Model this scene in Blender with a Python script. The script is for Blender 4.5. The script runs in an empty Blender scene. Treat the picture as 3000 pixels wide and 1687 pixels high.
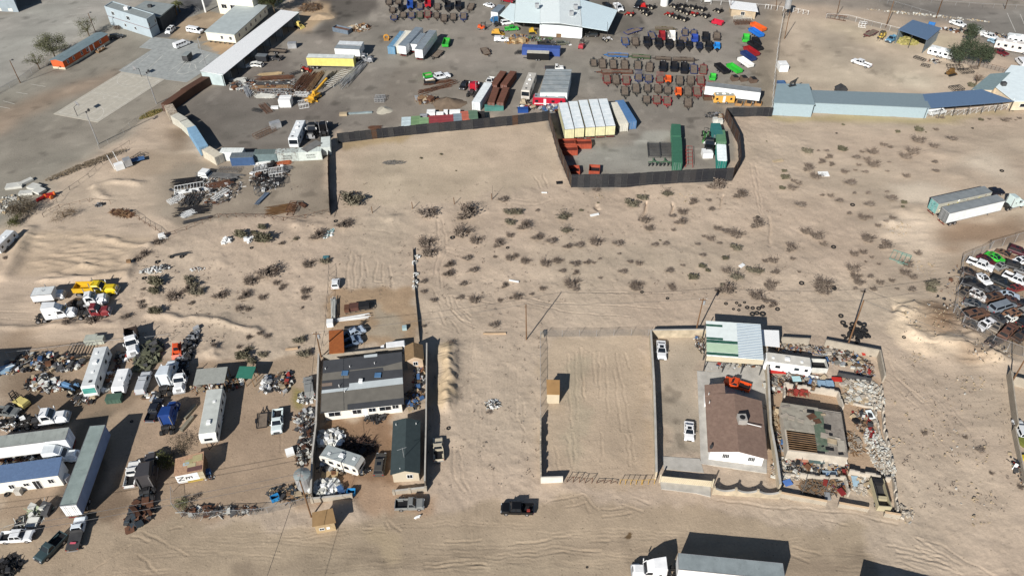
import bpy,math,random
import numpy as np
from mathutils import Vector,Matrix
R=math.radians
scn=bpy.context.scene
CAM_H,FOC,TILT,ROLL=112.2,2310.0,0.8457,-0.0202
cd=bpy.data.cameras.new("camera");cam=bpy.data.objects.new("camera",cd);scn.collection.objects.link(cam)
cd.sensor_width=36.0;cd.lens=FOC/3000*36.0;cd.clip_start=1.0;cd.clip_end=6000
cam.matrix_world=Matrix.Translation((0,0,CAM_H))@Matrix.Rotation(TILT,4,'X')@Matrix.Rotation(ROLL,4,'Z')
scn.camera=cam
SH=(0.81,1.44)
SUN_EL=math.atan(1/math.hypot(*SH));SUN_AZ=math.atan2(-SH[0],-SH[1])
w=bpy.data.worlds.new("World");scn.world=w;w.use_nodes=True
nt=w.node_tree;bg=nt.nodes['Background'];sky=nt.nodes.new('ShaderNodeTexSky')
sky.sky_type='NISHITA';sky.sun_disc=False;sky.sun_elevation=SUN_EL;sky.sun_rotation=SUN_AZ
sky.altitude=1100;sky.air_density=1.0;sky.dust_density=0.6
nt.links.new(sky.outputs[0],bg.inputs[0]);bg.inputs[1].default_value=0.05
ld=bpy.data.lights.new("sun",'SUN');ld.energy=5.0;ld.angle=R(0.5);ld.color=(1.0,0.955,0.89)
sun=bpy.data.objects.new("sun",ld);scn.collection.objects.link(sun)
sun.rotation_euler=Vector((-SH[0],-SH[1],1)).to_track_quat('Z','Y').to_euler();sun.location=(-60,-100,90)
vs=scn.view_settings;vs.view_transform='Standard';vs.look='None';vs.exposure=0.30;vs.gamma=1.0
scn.cycles.max_bounces=4;scn.cycles.diffuse_bounces=2;scn.cycles.glossy_bounces=2
TS=2575/750.0
def G(t,x,y,z=0.0):
 px=750*int(t[0])+x/TS;py=(0,422,844,1265)[int(t[1])]+y/TS
 u=px-1500;v=py-843.5;c,s=math.cos(ROLL),math.sin(ROLL);u,v=u*c+v*s,-u*s+v*c
 d=(u,FOC*math.sin(TILT)-v*math.cos(TILT),-(FOC*math.cos(TILT)+v*math.sin(TILT)))
 k=(CAM_H-z)/-d[2]
 return Vector((d[0]*k,d[1]*k,z))
def GL(t,*a,z=0.0):
 return[G(t,a[i],a[i+1],z)for i in range(0,len(a),2)]
def s2l(c):
 c=c/255.0
 return c/12.92 if c<=0.04045 else((c+0.055)/1.055)**2.4
def C(r,g,b,k=0.80):
 k+=.2*max(0,min(1,(min(r,g,b)-185)/35))
 return tuple(max(0.004,min(0.86,s2l(v)*k))for v in(r,g,b))
MATS={}
def M(name,rgb=None,rough=0.8,metal=0.0,var=0.18,kind='plain',scale=1.0,rgb2=None,amt=0.5,obj_rand=0.0,bump=0.0,rot=0.0):
 if name in MATS:return MATS[name]
 m=bpy.data.materials.new(name);MATS[name]=m;m.use_nodes=True
 t=m.node_tree;N=t.nodes;L=t.links;b=N['Principled BSDF']
 col=C(*rgb)if max(rgb)>1.01 else tuple(rgb)
 b.inputs['Roughness'].default_value=rough;b.inputs['Metallic'].default_value=metal
 b.inputs['Specular IOR Level'].default_value=0.3 if rough>.6 else 0.5
 m.diffuse_color=(*col,1)
 tc=N.new('ShaderNodeTexCoord')
 def noise(sc,det=4):
  n=N.new('ShaderNodeTexNoise');n.inputs['Scale'].default_value=sc;n.inputs['Detail'].default_value=det
  L.new(tc.outputs['Object'],n.inputs['Vector']);return n
 def mixc(a,bb,f,mode='MIX'):
  x=N.new('ShaderNodeMix');x.data_type='RGBA';x.blend_type=mode
  for i,v in((6,a),(7,bb)):
   if hasattr(v,'links')or hasattr(v,'is_output'):L.new(v,x.inputs[i])
   else:x.inputs[i].default_value=(*v,1)
  if hasattr(f,'is_output'):L.new(f,x.inputs[0])
  else:x.inputs[0].default_value=f
  return x.outputs[2]
 def ramp(v,lo,hi):
  r=N.new('ShaderNodeMapRange');L.new(v,r.inputs[0]);r.inputs[1].default_value=lo;r.inputs[2].default_value=hi;return r.outputs[0]
 n1=noise(0.7*scale,6);n2=noise(6*scale,3)
 dark=tuple(v*(1-var*1.1)for v in col);lite=tuple(min(.9,v*(1+var*1.2))for v in col)
 c=mixc(dark,lite,ramp(n1.outputs[0],.3,.7))
 c=mixc(c,tuple(v*(1-var*.8)for v in col),ramp(n2.outputs[0],.55,.85))
 if rgb2 is not None:
  col2=C(*rgb2)if max(rgb2)>1.01 else tuple(rgb2)
  n3=noise(1.3*scale,8);n3.inputs['Roughness'].default_value=.7
  c=mixc(c,col2,ramp(n3.outputs[0],1-amt-.1,1-amt+.12))
 hgt=None
 if kind in('ribx','riby'):
  wv=N.new('ShaderNodeTexWave');wv.wave_type='BANDS';wv.bands_direction='X' if kind=='ribx' else 'Y'
  wv.inputs['Scale'].default_value=scale if scale!=1.0 else 1.1;wv.inputs['Distortion'].default_value=0
  if rot:
   mp=N.new('ShaderNodeMapping');mp.inputs['Rotation'].default_value=(0,0,rot);L.new(tc.outputs['Object'],mp.inputs[0]);L.new(mp.outputs[0],wv.inputs['Vector'])
  else:L.new(tc.outputs['Object'],wv.inputs['Vector'])
  hgt=wv.outputs['Fac']
  c=mixc(c,tuple(v*.82 for v in col),ramp(wv.outputs['Fac'],.8,1.0))
 if kind=='block':
  bk=N.new('ShaderNodeTexBrick');L.new(tc.outputs['Object'],bk.inputs['Vector'])
  mp=N.new('ShaderNodeMapping');mp.inputs['Rotation'].default_value=(R(90),0,0);L.new(tc.outputs['Object'],mp.inputs[0]);L.new(mp.outputs[0],bk.inputs['Vector'])
  bk.inputs['Scale'].default_value=1;bk.inputs['Brick Width'].default_value=.41;bk.inputs['Row Height'].default_value=.205;bk.inputs['Mortar Size'].default_value=.02
  c=mixc(c,tuple(v*.7 for v in col),bk.outputs['Fac'])
 if obj_rand:
  oi=N.new('ShaderNodeObjectInfo');hs=N.new('ShaderNodeHueSaturation')
  L.new(c,hs.inputs['Color']);L.new(oi.outputs['Random'],(r:=N.new('ShaderNodeMapRange')).inputs[0])
  r.inputs[3].default_value=1-obj_rand;r.inputs[4].default_value=1+obj_rand;L.new(r.outputs[0],hs.inputs['Value']);c=hs.outputs[0]
 L.new(c,b.inputs['Base Color'])
 if hgt is not None or bump:
  bp=N.new('ShaderNodeBump');bp.inputs['Strength'].default_value=.3 if hgt is not None else bump;bp.inputs['Distance'].default_value=.06
  L.new(hgt if hgt is not None else n2.outputs[0],bp.inputs['Height']);L.new(bp.outputs[0],b.inputs['Normal'])
 return m
PAINT=M('paint_slot',(.5,.5,.5))
def paint(r,g,b,rough=.35,rust=0.0):
 n='paint_%d_%d_%d%s'%(r,g,b,'_r%d'%int(rust*100)if rust else '')
 return M(n,(r,g,b),rough,.0,.10,rgb2=(96,70,54)if rust else None,amt=rust or.5,scale=1.2)
glass=M('window_glass',(.012,.016,.022),.08,0,.1)
rubber=M('rubber',(.018,.018,.019),.85,0,.25)
rim_m=M('wheel_rim',(.42,.42,.43),.4,.6,.15)
black_m=M('black_parts',(.016,.016,.018),.7,0,.3)
dgrey=M('dark_grey_steel',(.06,.06,.062),.6,.2,.3)
steel=M('galvanised_steel',(.42,.43,.44),.5,.4,.2)
frame_m=M('chassis',(.03,.028,.027),.75,.1,.4)
white_m=M('white_paint',(.78,.79,.78),.5,0,.07)
rust_m=M('rusty_steel',(.14,.065,.038),.85,.2,.35,rgb2=(.07,.045,.035),amt=.45)
deck_m=M('deck_planks',(.19,.15,.115),.9,0,.25,'ribx',2.2)
lampy=M('headlight_lens',(.75,.76,.78),.15,.2,.05)
redl=M('tail_light_red',(.35,.02,.015),.3,0,.05)
concrete=M('concrete',(192,188,180),.9,0,.14,bump=.2)
cmu=M('concrete_block',(184,174,158),.92,0,.16,'block')
wood_m=M('weathered_wood',(140,112,84),.9,0,.3)
polewood=M('pole_wood',(122,92,66),.9,0,.25)
plywood=M('plywood',(192,168,130),.85,0,.16,rgb2=(150,115,80),amt=.3)
class MB:
 def __init__(s):s.v=[];s.f=[];s.mi=[];s.mats=[];s.cur=0
 def m(s,mat):
  if mat not in s.mats:s.mats.append(mat)
  s.cur=s.mats.index(mat);return s
 def face(s,idx):s.f.append(tuple(idx));s.mi.append(s.cur)
 def poly(s,pts):
  n=len(s.v);s.v+=[tuple(p)for p in pts];s.face(range(n,n+len(pts)));return s
 def hexa(s,p):
  n=len(s.v);s.v+=[tuple(q)for q in p]
  for q in((3,2,1,0),(4,5,6,7),(0,1,5,4),(1,2,6,5),(2,3,7,6),(3,0,4,7)):s.face([n+i for i in q])
  return s
 def box(s,x0,x1,y0,y1,z0,z1,rot=0.0,piv=None):
  p=[(x0,y0,z0),(x1,y0,z0),(x1,y1,z0),(x0,y1,z0),(x0,y0,z1),(x1,y0,z1),(x1,y1,z1),(x0,y1,z1)]
  if rot:
   cx,cy=piv or((x0+x1)/2,(y0+y1)/2);c,q=math.cos(rot),math.sin(rot)
   p=[(cx+(a-cx)*c-(b-cy)*q,cy+(a-cx)*q+(b-cy)*c,z)for a,b,z in p]
  return s.hexa(p)
 def cbox(s,cx,cy,cz,sx,sy,sz,rot=0.0):return s.box(cx-sx/2,cx+sx/2,cy-sy/2,cy+sy/2,cz,cz+sz,rot)
 def taper(s,b,t):
  return s.hexa([(b[0],-b[2],b[3]),(b[1],-b[2],b[3]),(b[1],b[2],b[3]),(b[0],b[2],b[3]),(t[0],-t[2],t[3]),(t[1],-t[2],t[3]),(t[1],t[2],t[3]),(t[0],t[2],t[3])])
 def beam(s,p,q,w,h=None):
  p,q=Vector(p),Vector(q);d=(q-p)
  if d.length<1e-5:return s
  d.normalize();up=Vector((0,0,1))if abs(d.z)<.95 else Vector((1,0,0));a=d.cross(up).normalized()*(w/2);b=d.cross(a).normalized()*((h or w)/2)
  return s.hexa([p-a-b,p+a-b,p+a+b,p-a+b,q-a-b,q+a-b,q+a+b,q-a+b])
 def tube(s,p,q,r0,r1=None,n=8,cap=True):
  p,q=Vector(p),Vector(q);r1=r0 if r1 is None else r1;d=(q-p)
  if d.length<1e-6:return s
  d.normalize();up=Vector((0,0,1))if abs(d.z)<.95 else Vector((1,0,0));a=d.cross(up).normalized();b=d.cross(a)
  k=len(s.v)
  for c,r in((p,r0),(q,r1)):
   for i in range(n):
    t=2*math.pi*i/n;s.v.append(tuple(c+(a*math.cos(t)+b*math.sin(t))*r))
  for i in range(n):s.face((k+i,k+(i+1)%n,k+n+(i+1)%n,k+n+i))
  if cap:s.face([k+i for i in range(n)][::-1]);s.face([k+n+i for i in range(n)])
  return s
 def prism(s,pts,z0,z1):
  n=len(s.v);k=len(pts);s.v+=[(p[0],p[1],z0)for p in pts]+[(p[0],p[1],z1)for p in pts]
  s.face([n+i for i in range(k)][::-1]);s.face([n+k+i for i in range(k)])
  for i in range(k):s.face((n+i,n+(i+1)%k,n+k+(i+1)%k,n+k+i))
  return s
 def prof(s,pts,hw,inset=0.0,zb=9):
  n=len(s.v);k=len(pts)
  for sg in(-1,1):
   for x,z in pts:s.v.append((x,sg*(hw-(inset if z>zb else 0)),z))
  s.face([n+i for i in range(k)]);s.face([n+k+i for i in range(k)][::-1])
  for i in range(k):s.face((n+(i+1)%k,n+i,n+k+i,n+k+(i+1)%k))
  return s
 def torus(s,c,rr,r,n=12,m=6,axis='z'):
  k=len(s.v)
  for i in range(n):
   a=2*math.pi*i/n
   for j in range(m):
    b=2*math.pi*j/m;q=rr+r*math.cos(b);z=r*math.sin(b)
    p=(q*math.cos(a),q*math.sin(a),z)if axis=='z' else(q*math.cos(a),z,q*math.sin(a))
    s.v.append((c[0]+p[0],c[1]+p[1],c[2]+p[2]))
  for i in range(n):
   for j in range(m):s.face((k+i*m+j,k+((i+1)%n)*m+j,k+((i+1)%n)*m+(j+1)%m,k+i*m+(j+1)%m))
  return s
 def mesh(s,name):
  me=bpy.data.meshes.new(name);me.from_pydata(s.v,[],s.f)
  for mt in s.mats:me.materials.append(mt)
  me.polygons.foreach_set('material_index',s.mi);me.update();return me
COL=scn.collection
def link(name,me,parent=None,loc=None,rot=0.0):
 o=bpy.data.objects.new(name,me);COL.objects.link(o)
 if parent is not None:o.parent=parent
 if loc is not None:o.location=loc
 if rot:o.rotation_euler=(0,0,rot)
 return o
def tag(o,label,cat,group=None,kind=None):
 if label:o['label']=label
 if cat:o['category']=cat
 if group:o['group']=group
 if kind:o['kind']=kind
 return o
def structure(name,mb):o=link(name,mb.mesh(name));o['kind']='structure';return o
def stuff(name,mb,label,cat,loc=None):
 o=link(name,mb.mesh(name),None,loc);return tag(o,label,cat,None,'stuff')
def thing(name,label,cat,loc,rot=0.0,group=None):
 o=link(name,None,None,loc,rot);o.empty_display_size=.5;return tag(o,label,cat,group)
def part(name,mb,par,label=None,mat_over=None):
 o=link(name,mb.mesh(name),par)
 if label:o['label']=label
 return o
REG=[]
LM=[]
def lm(words,p):LM.append((words,p[0],p[1]))
class Kit:
 def __init__(s):s.parts=[]
 def add(s,name,mb,par=None):s.parts.append((name,mb.mesh(name),par));return len(s.parts)-1
 def put(s,name,label,cat,loc,rot=0.0,sc=None,col=None,group=None,skip=(),desc=None):
  single=len(s.parts)==1
  root=None if single else thing(name,label,cat,loc,rot,group)
  made=[]
  for pn,me,pp in s.parts:
   if pn in skip:made.append(None);continue
   o=link(name if single else pn,me,None if single else(root if pp is None else made[pp]))
   if col is not None:
    for i,sl in enumerate(o.material_slots):
     if me.materials[i]==PAINT:sl.link='OBJECT';sl.material=col
   made.append(o)
  if single:
   root=made[0];root.location=loc;root.rotation_euler=(0,0,rot);tag(root,label,cat,group)
  if sc:root.scale=sc if hasattr(sc,'__len__')else(sc,sc,sc)
  if desc:REG.append((root,desc))
  return root
def span(t,x0,y0,x1,y1,z=0.0,t2=None):
 a=G(t,x0,y0,z);b=G(t2 or t,x1,y1,z);d=b-a
 return(a+b)/2,math.atan2(d.y,d.x),d.length
rng=np.random.default_rng(7)
def vnoise(x,y,cell,seed):
 r=np.random.default_rng(seed);g=r.random((256,256))
 u=x/cell;v=y/cell;i=np.floor(u).astype(int);j=np.floor(v).astype(int);fu=u-i;fv=v-j
 fu=fu*fu*(3-2*fu);fv=fv*fv*(3-2*fv)
 a=g[i%256,j%256];b=g[(i+1)%256,j%256];c=g[i%256,(j+1)%256];d=g[(i+1)%256,(j+1)%256]
 return(a*(1-fu)+b*fu)*(1-fv)+(c*(1-fu)+d*fu)*fv-.5
def axis(parts):
 o=[]
 for a,b,st in parts:o+=list(np.arange(a,b,st))
 return np.array(o+[parts[-1][1]])
gx=axis([(-900,-200,25),(-200,-85,1.0),(-85,80,.22),(80,200,1.0),(200,900,25)])
gy=axis([(-300,40,20),(40,56,1),(56,132,.2),(132,200,.36),(200,330,1.0),(330,1500,30)])
X,Y=np.meshgrid(gx,gy,indexing='ij');shp=X.shape;X=X.ravel();Y=Y.ravel()
def inside(P):
 c=np.zeros(X.shape,bool);n=len(P)
 for i in range(n):
  x0,y0=P[i][0],P[i][1];x1,y1=P[i-1][0],P[i-1][1]
  if y0==y1:continue
  c^=((y0>JY)!=(y1>JY))&(JX<(x1-x0)*(JY-y0)/(y1-y0)+x0)
 return c
def pdist(P,ax,ay):
 d=np.full(ax.shape,1e9)
 for a,b in zip(P[:-1],P[1:]):
  vx,vy=b[0]-a[0],b[1]-a[1];L2=vx*vx+vy*vy+1e-9
  t=np.clip(((ax-a[0])*vx+(ay-a[1])*vy)/L2,0,1);d=np.minimum(d,np.hypot(ax-a[0]-t*vx,ay-a[1]-t*vy))
 return d
JX=X+vnoise(X,Y,5.1,1)*4.2+vnoise(X,Y,1.3,2)*1.6;JY=Y+vnoise(X,Y,4.9,3)*4.2+vnoise(X,Y,1.2,4)*1.6
def lin(r,g,b):return np.array(C(r,g,b))
col=np.tile(lin(200,183,165),(X.size,1));rough=np.ones(X.size)
HARD=[]
def zone(P,rgb,sandy=None,hard=0,late=0):
 global JX,JY
 if hard and not late:HARD.append((P,rgb,sandy));return
 if hard:sx,sy=JX,JY;JX,JY=X+(JX-X)*.08,Y+(JY-Y)*.08
 m=inside(P);col[m]=lin(*rgb)
 if sandy is not None:rough[m]=sandy
 if hard:JX,JY=sx,sy
zone(GL('00',-900,-1500,-900,1900,0,2250,400,1950,700,1500,1300,1300,1500,1050,1700,950,2100,700,3000,-100,6500,-700,6500,-1500),(164,160,152),.15)
zone(GL('00',-900,900,-900,2400,0,2300,450,1880,800,1630,1250,1400,1480,1180,1640,1040,2060,800,2400,700,1600,330,1080,240,560,620,0,960),(156,151,141),.12)
zone(GL('00',-200,1500,500,1050,1000,900,1250,690,800,820,300,1000,-200,1150),(166,150,134),.12)
zone(GL('00',-900,-1500,-900,950,0,940,530,590,1050,200,1900,-350,3100,-1500),(178,176,170),.1)
zone(GL('00',-400,250,250,90,900,-200,1500,-500,300,-700,-400,-600),(150,144,136),.1)
zone(GL('00',1530,370,1690,380,1880,180,2110,60,2200,-300,1900,-300,1750,150),(112,112,114),.02,1)
zone(GL('00',1700,385,2080,420,2300,160,2100,110,1850,200),(178,160,138),.05,1)
zone(GL('00',2030,440,2250,560,2420,440,2150,410),(190,165,135),.1,1)
zone(GL('10',-325,800,-925,1040,-800,1200,-495,1449,-300,1560,300,1510,700,1480,760,1350,1700,1270,2575,1180,2940,1150,3175,1889,4700,1819,4840,1680,4710,1110,5150,1090,5300,150,5000,-50,5000,-1500,1000,-1500,900,-200,500,-30,400,110,100,560),(153,147,139),.06)
zone(GL('10',-325,800,-925,1040,-800,1200,-495,1449,-300,1560,300,1510,700,1480,760,1350,900,1250,1000,1050,700,1000,400,700,100,560),(130,124,118),.06)
zone(GL('10',500,30,700,20,840,140,760,190,560,270,520,340,380,310,250,380,420,180),(192,168,140),.4)
zone(GL('10',1500,560,2600,900,2575,1180,1800,1230,1300,1240,1200,1000),(150,143,134),.06)
zone(GL('10',840,140,620,20,700,-60,1250,0,1100,180,800,300,760,420,560,330),(112,107,102),.05)
zone(GL('20',2400,500,2560,100,2780,100,2620,1080,2400,1080,2450,900),(152,142,128),.1)
zone(GL('20',1230,1340,1560,1300,1580,1449,1250,1449),(182,180,172),.05)
zone(GL('20',600,1500,1350,1440,1700,1780,700,1760),(164,162,155),.05)
zone(GL('10',2600,0,3700,0,3900,250,3600,420,2700,420),(130,125,118),.04)
zone(GL('30',-1400,-60,150,20,1150,130,1900,260,2900,700,2900,-900,-1400,-900),(160,152,143),.08)
zone(GL('30',1000,-30,1800,20,2900,130,2900,900,2300,500,1800,180,1300,90),(140,136,131),.05)
zone(GL('30',150,170,600,200,1200,320,1500,420,1950,500,2250,740,2080,920,1500,950,60,860),(206,191,172),.12)
zone(GL('30',330,300,800,300,1250,620,1150,760,640,640,500,480),(186,173,157),.1)
zone(GL('30',1300,780,1650,760,1720,930,1300,920),(222,210,190),.1)
zone(GL('30',560,200,1250,360,1300,500,900,420,600,290),(205,190,168),.12)
zone(GL('30',1300,310,1950,330,1900,480,1290,460),(206,192,168),.12)
zone(GL('30',40,1140,900,1170,1600,1190,2100,1130,2400,1110,2400,1150,1700,1220,900,1230,30,1200),(188,172,136),.5)
zone(GL('10',780,1400,1600,1340,2560,1260,2560,1290,1650,1400,1300,1500,900,1560),(188,168,136),.5)
zone(GL('01',2000,150,2900,100,3300,100,3310,700,2575,720,2200,740,1760,820,1480,760,1560,560,1650,300),(164,153,139),.15)
zone(GL('01',1500,60,2050,100,2000,160,1600,320,1300,340,1000,260,1300,130),(186,168,149),.6)
zone(GL('01',1650,-120,1900,-150,1950,30,1720,60),(140,124,108),.5)
zone(GL('01',260,850,1500,900,1500,1020,1300,1130,1280,1340,450,1370,60,1330,100,1100),(198,180,159),.9)
zone(GL('11',760,100,2000,-180,2940,-280,3100,400,2600,450,1500,600,1150,560,850,500),(204,187,167),.35)
zone(GL('11',1000,80,2100,60,2400,300,1900,500,1100,420),(197,181,161),.3)
zone(GL('12',-2575,440,-900,700,630,720,620,1449,560,2120,-800,2400,-2575,2600),(176,156,136),.35)
zone(GL('02',0,880,480,860,900,1010,1330,1130,1100,1300,0,1449),(150,132,114),.2)
zone(GL('02',830,1260,1120,1260,950,1500,1120,1700,900,2200,600,2200,640,1500),(134,120,105),.2)
zone(GL('03',1100,600,1430,150,1330,700,1250,900,850,1100,800,800),(140,123,106),.2)
zone(GL('12',740,0,1600,0,1650,560,700,680),(178,154,129),.5)
zone(GL('12',1150,130,1250,150,1560,560,1120,560,1230,300),(176,162,144),.25)
zone(GL('12',690,1290,1380,1260,1400,2100,580,2100),(160,132,108),.3)
zone(GL('12',250,1100,400,950,440,1200,300,1200),(150,138,90),.3)
zone(GL('13',-2575,1000,-600,900,560,1000,1500,800,3000,620,4600,750,6200,1000,6200,2500,-2575,2500),(186,169,148),.3)
zone(GL('13',-300,1250,900,1200,2000,1180,3800,1000,6200,1300,6200,1500,3500,1300,2000,1330,900,1400,-300,1500),(172,156,137),.25)
zone(GL('13',1000,1000,1400,960,1500,1300,1300,1250,1100,1150),(196,178,152),.25)
zone(GL('13',1040,560,1400,520,1800,600,1750,780,1250,900,1080,750),(190,164,140),.3)
zone(GL('22',330,500,1370,480,1420,1960,540,1980,350,1850),(197,179,158),.45)
zone(GL('22',560,700,740,620,760,1449,640,1900,560,1800),(190,176,155),.4)
zone(GL('22',1440,480,1920,470,1870,860,1880,1700,1500,1700),(198,184,166),.1)
zone(GL('22',1500,1050,1780,1150,1860,1300,1860,1690,1500,1690),(186,174,158),.1)
zone(GL('31',1300,420,1700,380,1900,480,1600,620,1350,560),(224,210,192),.3)
zone(GL('31',1180,760,1350,660,1620,720,1800,1000,1500,1250,1350,1050,1150,950),(226,208,188),.7)
zone(GL('31',2100,0,2600,300,2600,420,1900,200),(218,204,186),.2)
zone(GL('31',1650,860,2300,760,2600,700,2600,980,2000,960,1900,1100,1650,980),(162,140,120),.3)
zone(GL('31',1660,1030,1950,1010,1900,1080,1700,1080),(156,124,98),.3)
zone(GL('32',1900,-300,2600,-300,2800,600,2350,640,1900,300),(164,146,126),.15)
zone(GL('32',1250,150,1600,150,1700,450,2000,560,2350,560,2450,800,2150,830,1500,650,1250,480),(228,208,184),.9)
zone(GL('32',1550,200,1750,130,1920,460,1750,520,1600,420),(142,116,94),.4)
zone(GL('32',1980,560,2180,600,2150,830,1990,800),(142,116,94),.4)
zone(GL('32',0,900,1120,900,1200,2150,0,2000),(186,162,138),.3)
zone(GL('12',1810,590,1950,560,2000,700,2010,900,1990,1160,1890,1230,1800,1150),(214,192,162),.5)
zone(GL('23',1135,1060,1180,1000,1210,1010,1205,1060,1170,1075),(122,102,78),.2,1)
def blur(a,n):
 a=a.reshape(shp+a.shape[1:])
 for _ in range(n):
  p=a.copy();p[1:-1]=(a[:-2]+a[2:]+a[1:-1]*2)/4;a=p.copy();a[:,1:-1]=(p[:,:-2]+p[:,2:]+p[:,1:-1]*2)/4
 return a.reshape((-1,)+a.shape[2:])
col=blur(col,9);rough=blur(rough,6)
for hz in HARD:zone(*hz,hard=1,late=1)
Z=(vnoise(X,Y,9,11)*.35+vnoise(X,Y,3.5,12)*.22+vnoise(X,Y,1.3,13)*.09)*rough+vnoise(X,Y,.6,14)*.035*rough
Z+=vnoise(X,Y,.5,15)*.035*(.4+rough)+vnoise(X,Y,1.7,16)*.07*rough
def inside_bank(x,y):return abs(y-(150+(x-1300)*.62))<210
def ridge(P,w,h,sh=2.0):
 global Z
 d=pdist(P,X+vnoise(X,Y,1.8,21)*1.0,Y+vnoise(X,Y,1.8,22)*1.0);Z=Z+h*np.exp(-(d/w)**sh)
def mound(p,w,h):
 global Z
 d=np.hypot(X-p[0]+vnoise(X,Y,1.1,23)*.8,Y-p[1]+vnoise(X,Y,1.1,24)*.8);Z=Z+h*np.exp(-(d/w)**2)
ridge(GL('01',300,860,150,1160,60,1330),1.4,.9);ridge(GL('01',450,1380,800,1360,1220,1310),1.0,.7)
ridge(GL('01',1500,1020,1330,1130,1290,1330),1.0,.5);ridge(GL('01',1050,940,1200,1000,1500,1030),.7,.4)
for i in range(50):
 a=random.Random(i);x=a.uniform(300,1150);y=a.uniform(880,1320)
 ridge(GL('01',x,y,x+a.uniform(60,260),y+a.uniform(-110,60)),.4,.26)
ridge(GL('02',-200,400,300,400,800,375,1200,350),.8,.35);ridge(GL('02',1500,260,1800,310,2100,300,2575,440),.9,.5)
ridge(GL('00',1450,1300,900,1650,500,1900),.8,.4)
ridge(GL('01',980,420,1150,380,1400,400),.9,.7);ridge(GL('01',960,440,1050,540),.8,.6)
for i,(x,y)in enumerate([(1890,610),(1920,690),(1890,740),(1925,790),(1900,850),(1930,900),(1900,960),(1925,1010),(1890,1070),(1920,1140),(1880,1180)]):
 mound(G('12',x+30,y+20),.8,.4+.15*(i%3))
ridge(GL('12',1935,620,1950,900,1920,1180),1.9,.75)
for y in range(560,1200,24):ridge(GL('12',1830,y+10,1960,y,2005,y+30),.25,.16)
for i in range(150):
 a=random.Random(i+500);x=a.uniform(1250,2300);y=a.uniform(150,800)
 if inside_bank(x,y):mound(G('32',x,y),a.uniform(.3,.8),a.uniform(.2,.45)*a.choice((1,1,-1)))
for i in range(26):
 a=random.Random(i+700);mound(G('31',a.uniform(1180,1650),a.uniform(700,1250)),a.uniform(.4,1.0),a.uniform(.12,.3))
for x,y,w_,h_ in[(1380,260,2.2,.8),(1450,440,2.0,.9),(1560,520,1.6,.9),(1850,560,2.6,1.3),(1800,700,2.5,.8),(1450,180,1.5,.6),(2230,700,2.6,1.1),(2350,720,1.8,.6),(2120,680,1.2,.4),(1700,300,3.5,.9),(1600,620,1.8,.5)]:
 mound(G('32',x,y),w_,h_)
for x,y,w_,h_ in[(1250,800,1.5,.5),(1350,680,1.8,.5),(1230,900,1.3,.4),(1500,640,2,.3),(1700,1050,2.5,.3),(1900,330,3,.6),(1750,100,3,.4)]:
 mound(G('31',x,y),w_,h_)
for x,y,w_,h_ in[(420,810,1.8,.7),(1370,740,1.8,.5),(-350,1180,2.2,.5),(2250,640,2,.4),(600,820,1.5,.4)]:
 mound(G('11',x,y),w_,h_)
for x,y,w_,h_ in[(2130,640,1.6,.9),(1500,100,2.2,.4),(2250,330,2,.4),(560,400,3,.3)]:mound(G('02',x,y),w_,h_)
ridge(GL('21',1350,590,1300,760),.35,-.8);ridge(GL('21',1612,590,1603,700),.3,-.7);ridge(GL('21',850,620,885,655),.5,-.6)
ridge(GL('21',2120,520,2070,640),.25,-.4);ridge(GL('31',0,730,40,800,20,1020),.3,-.25)
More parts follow.
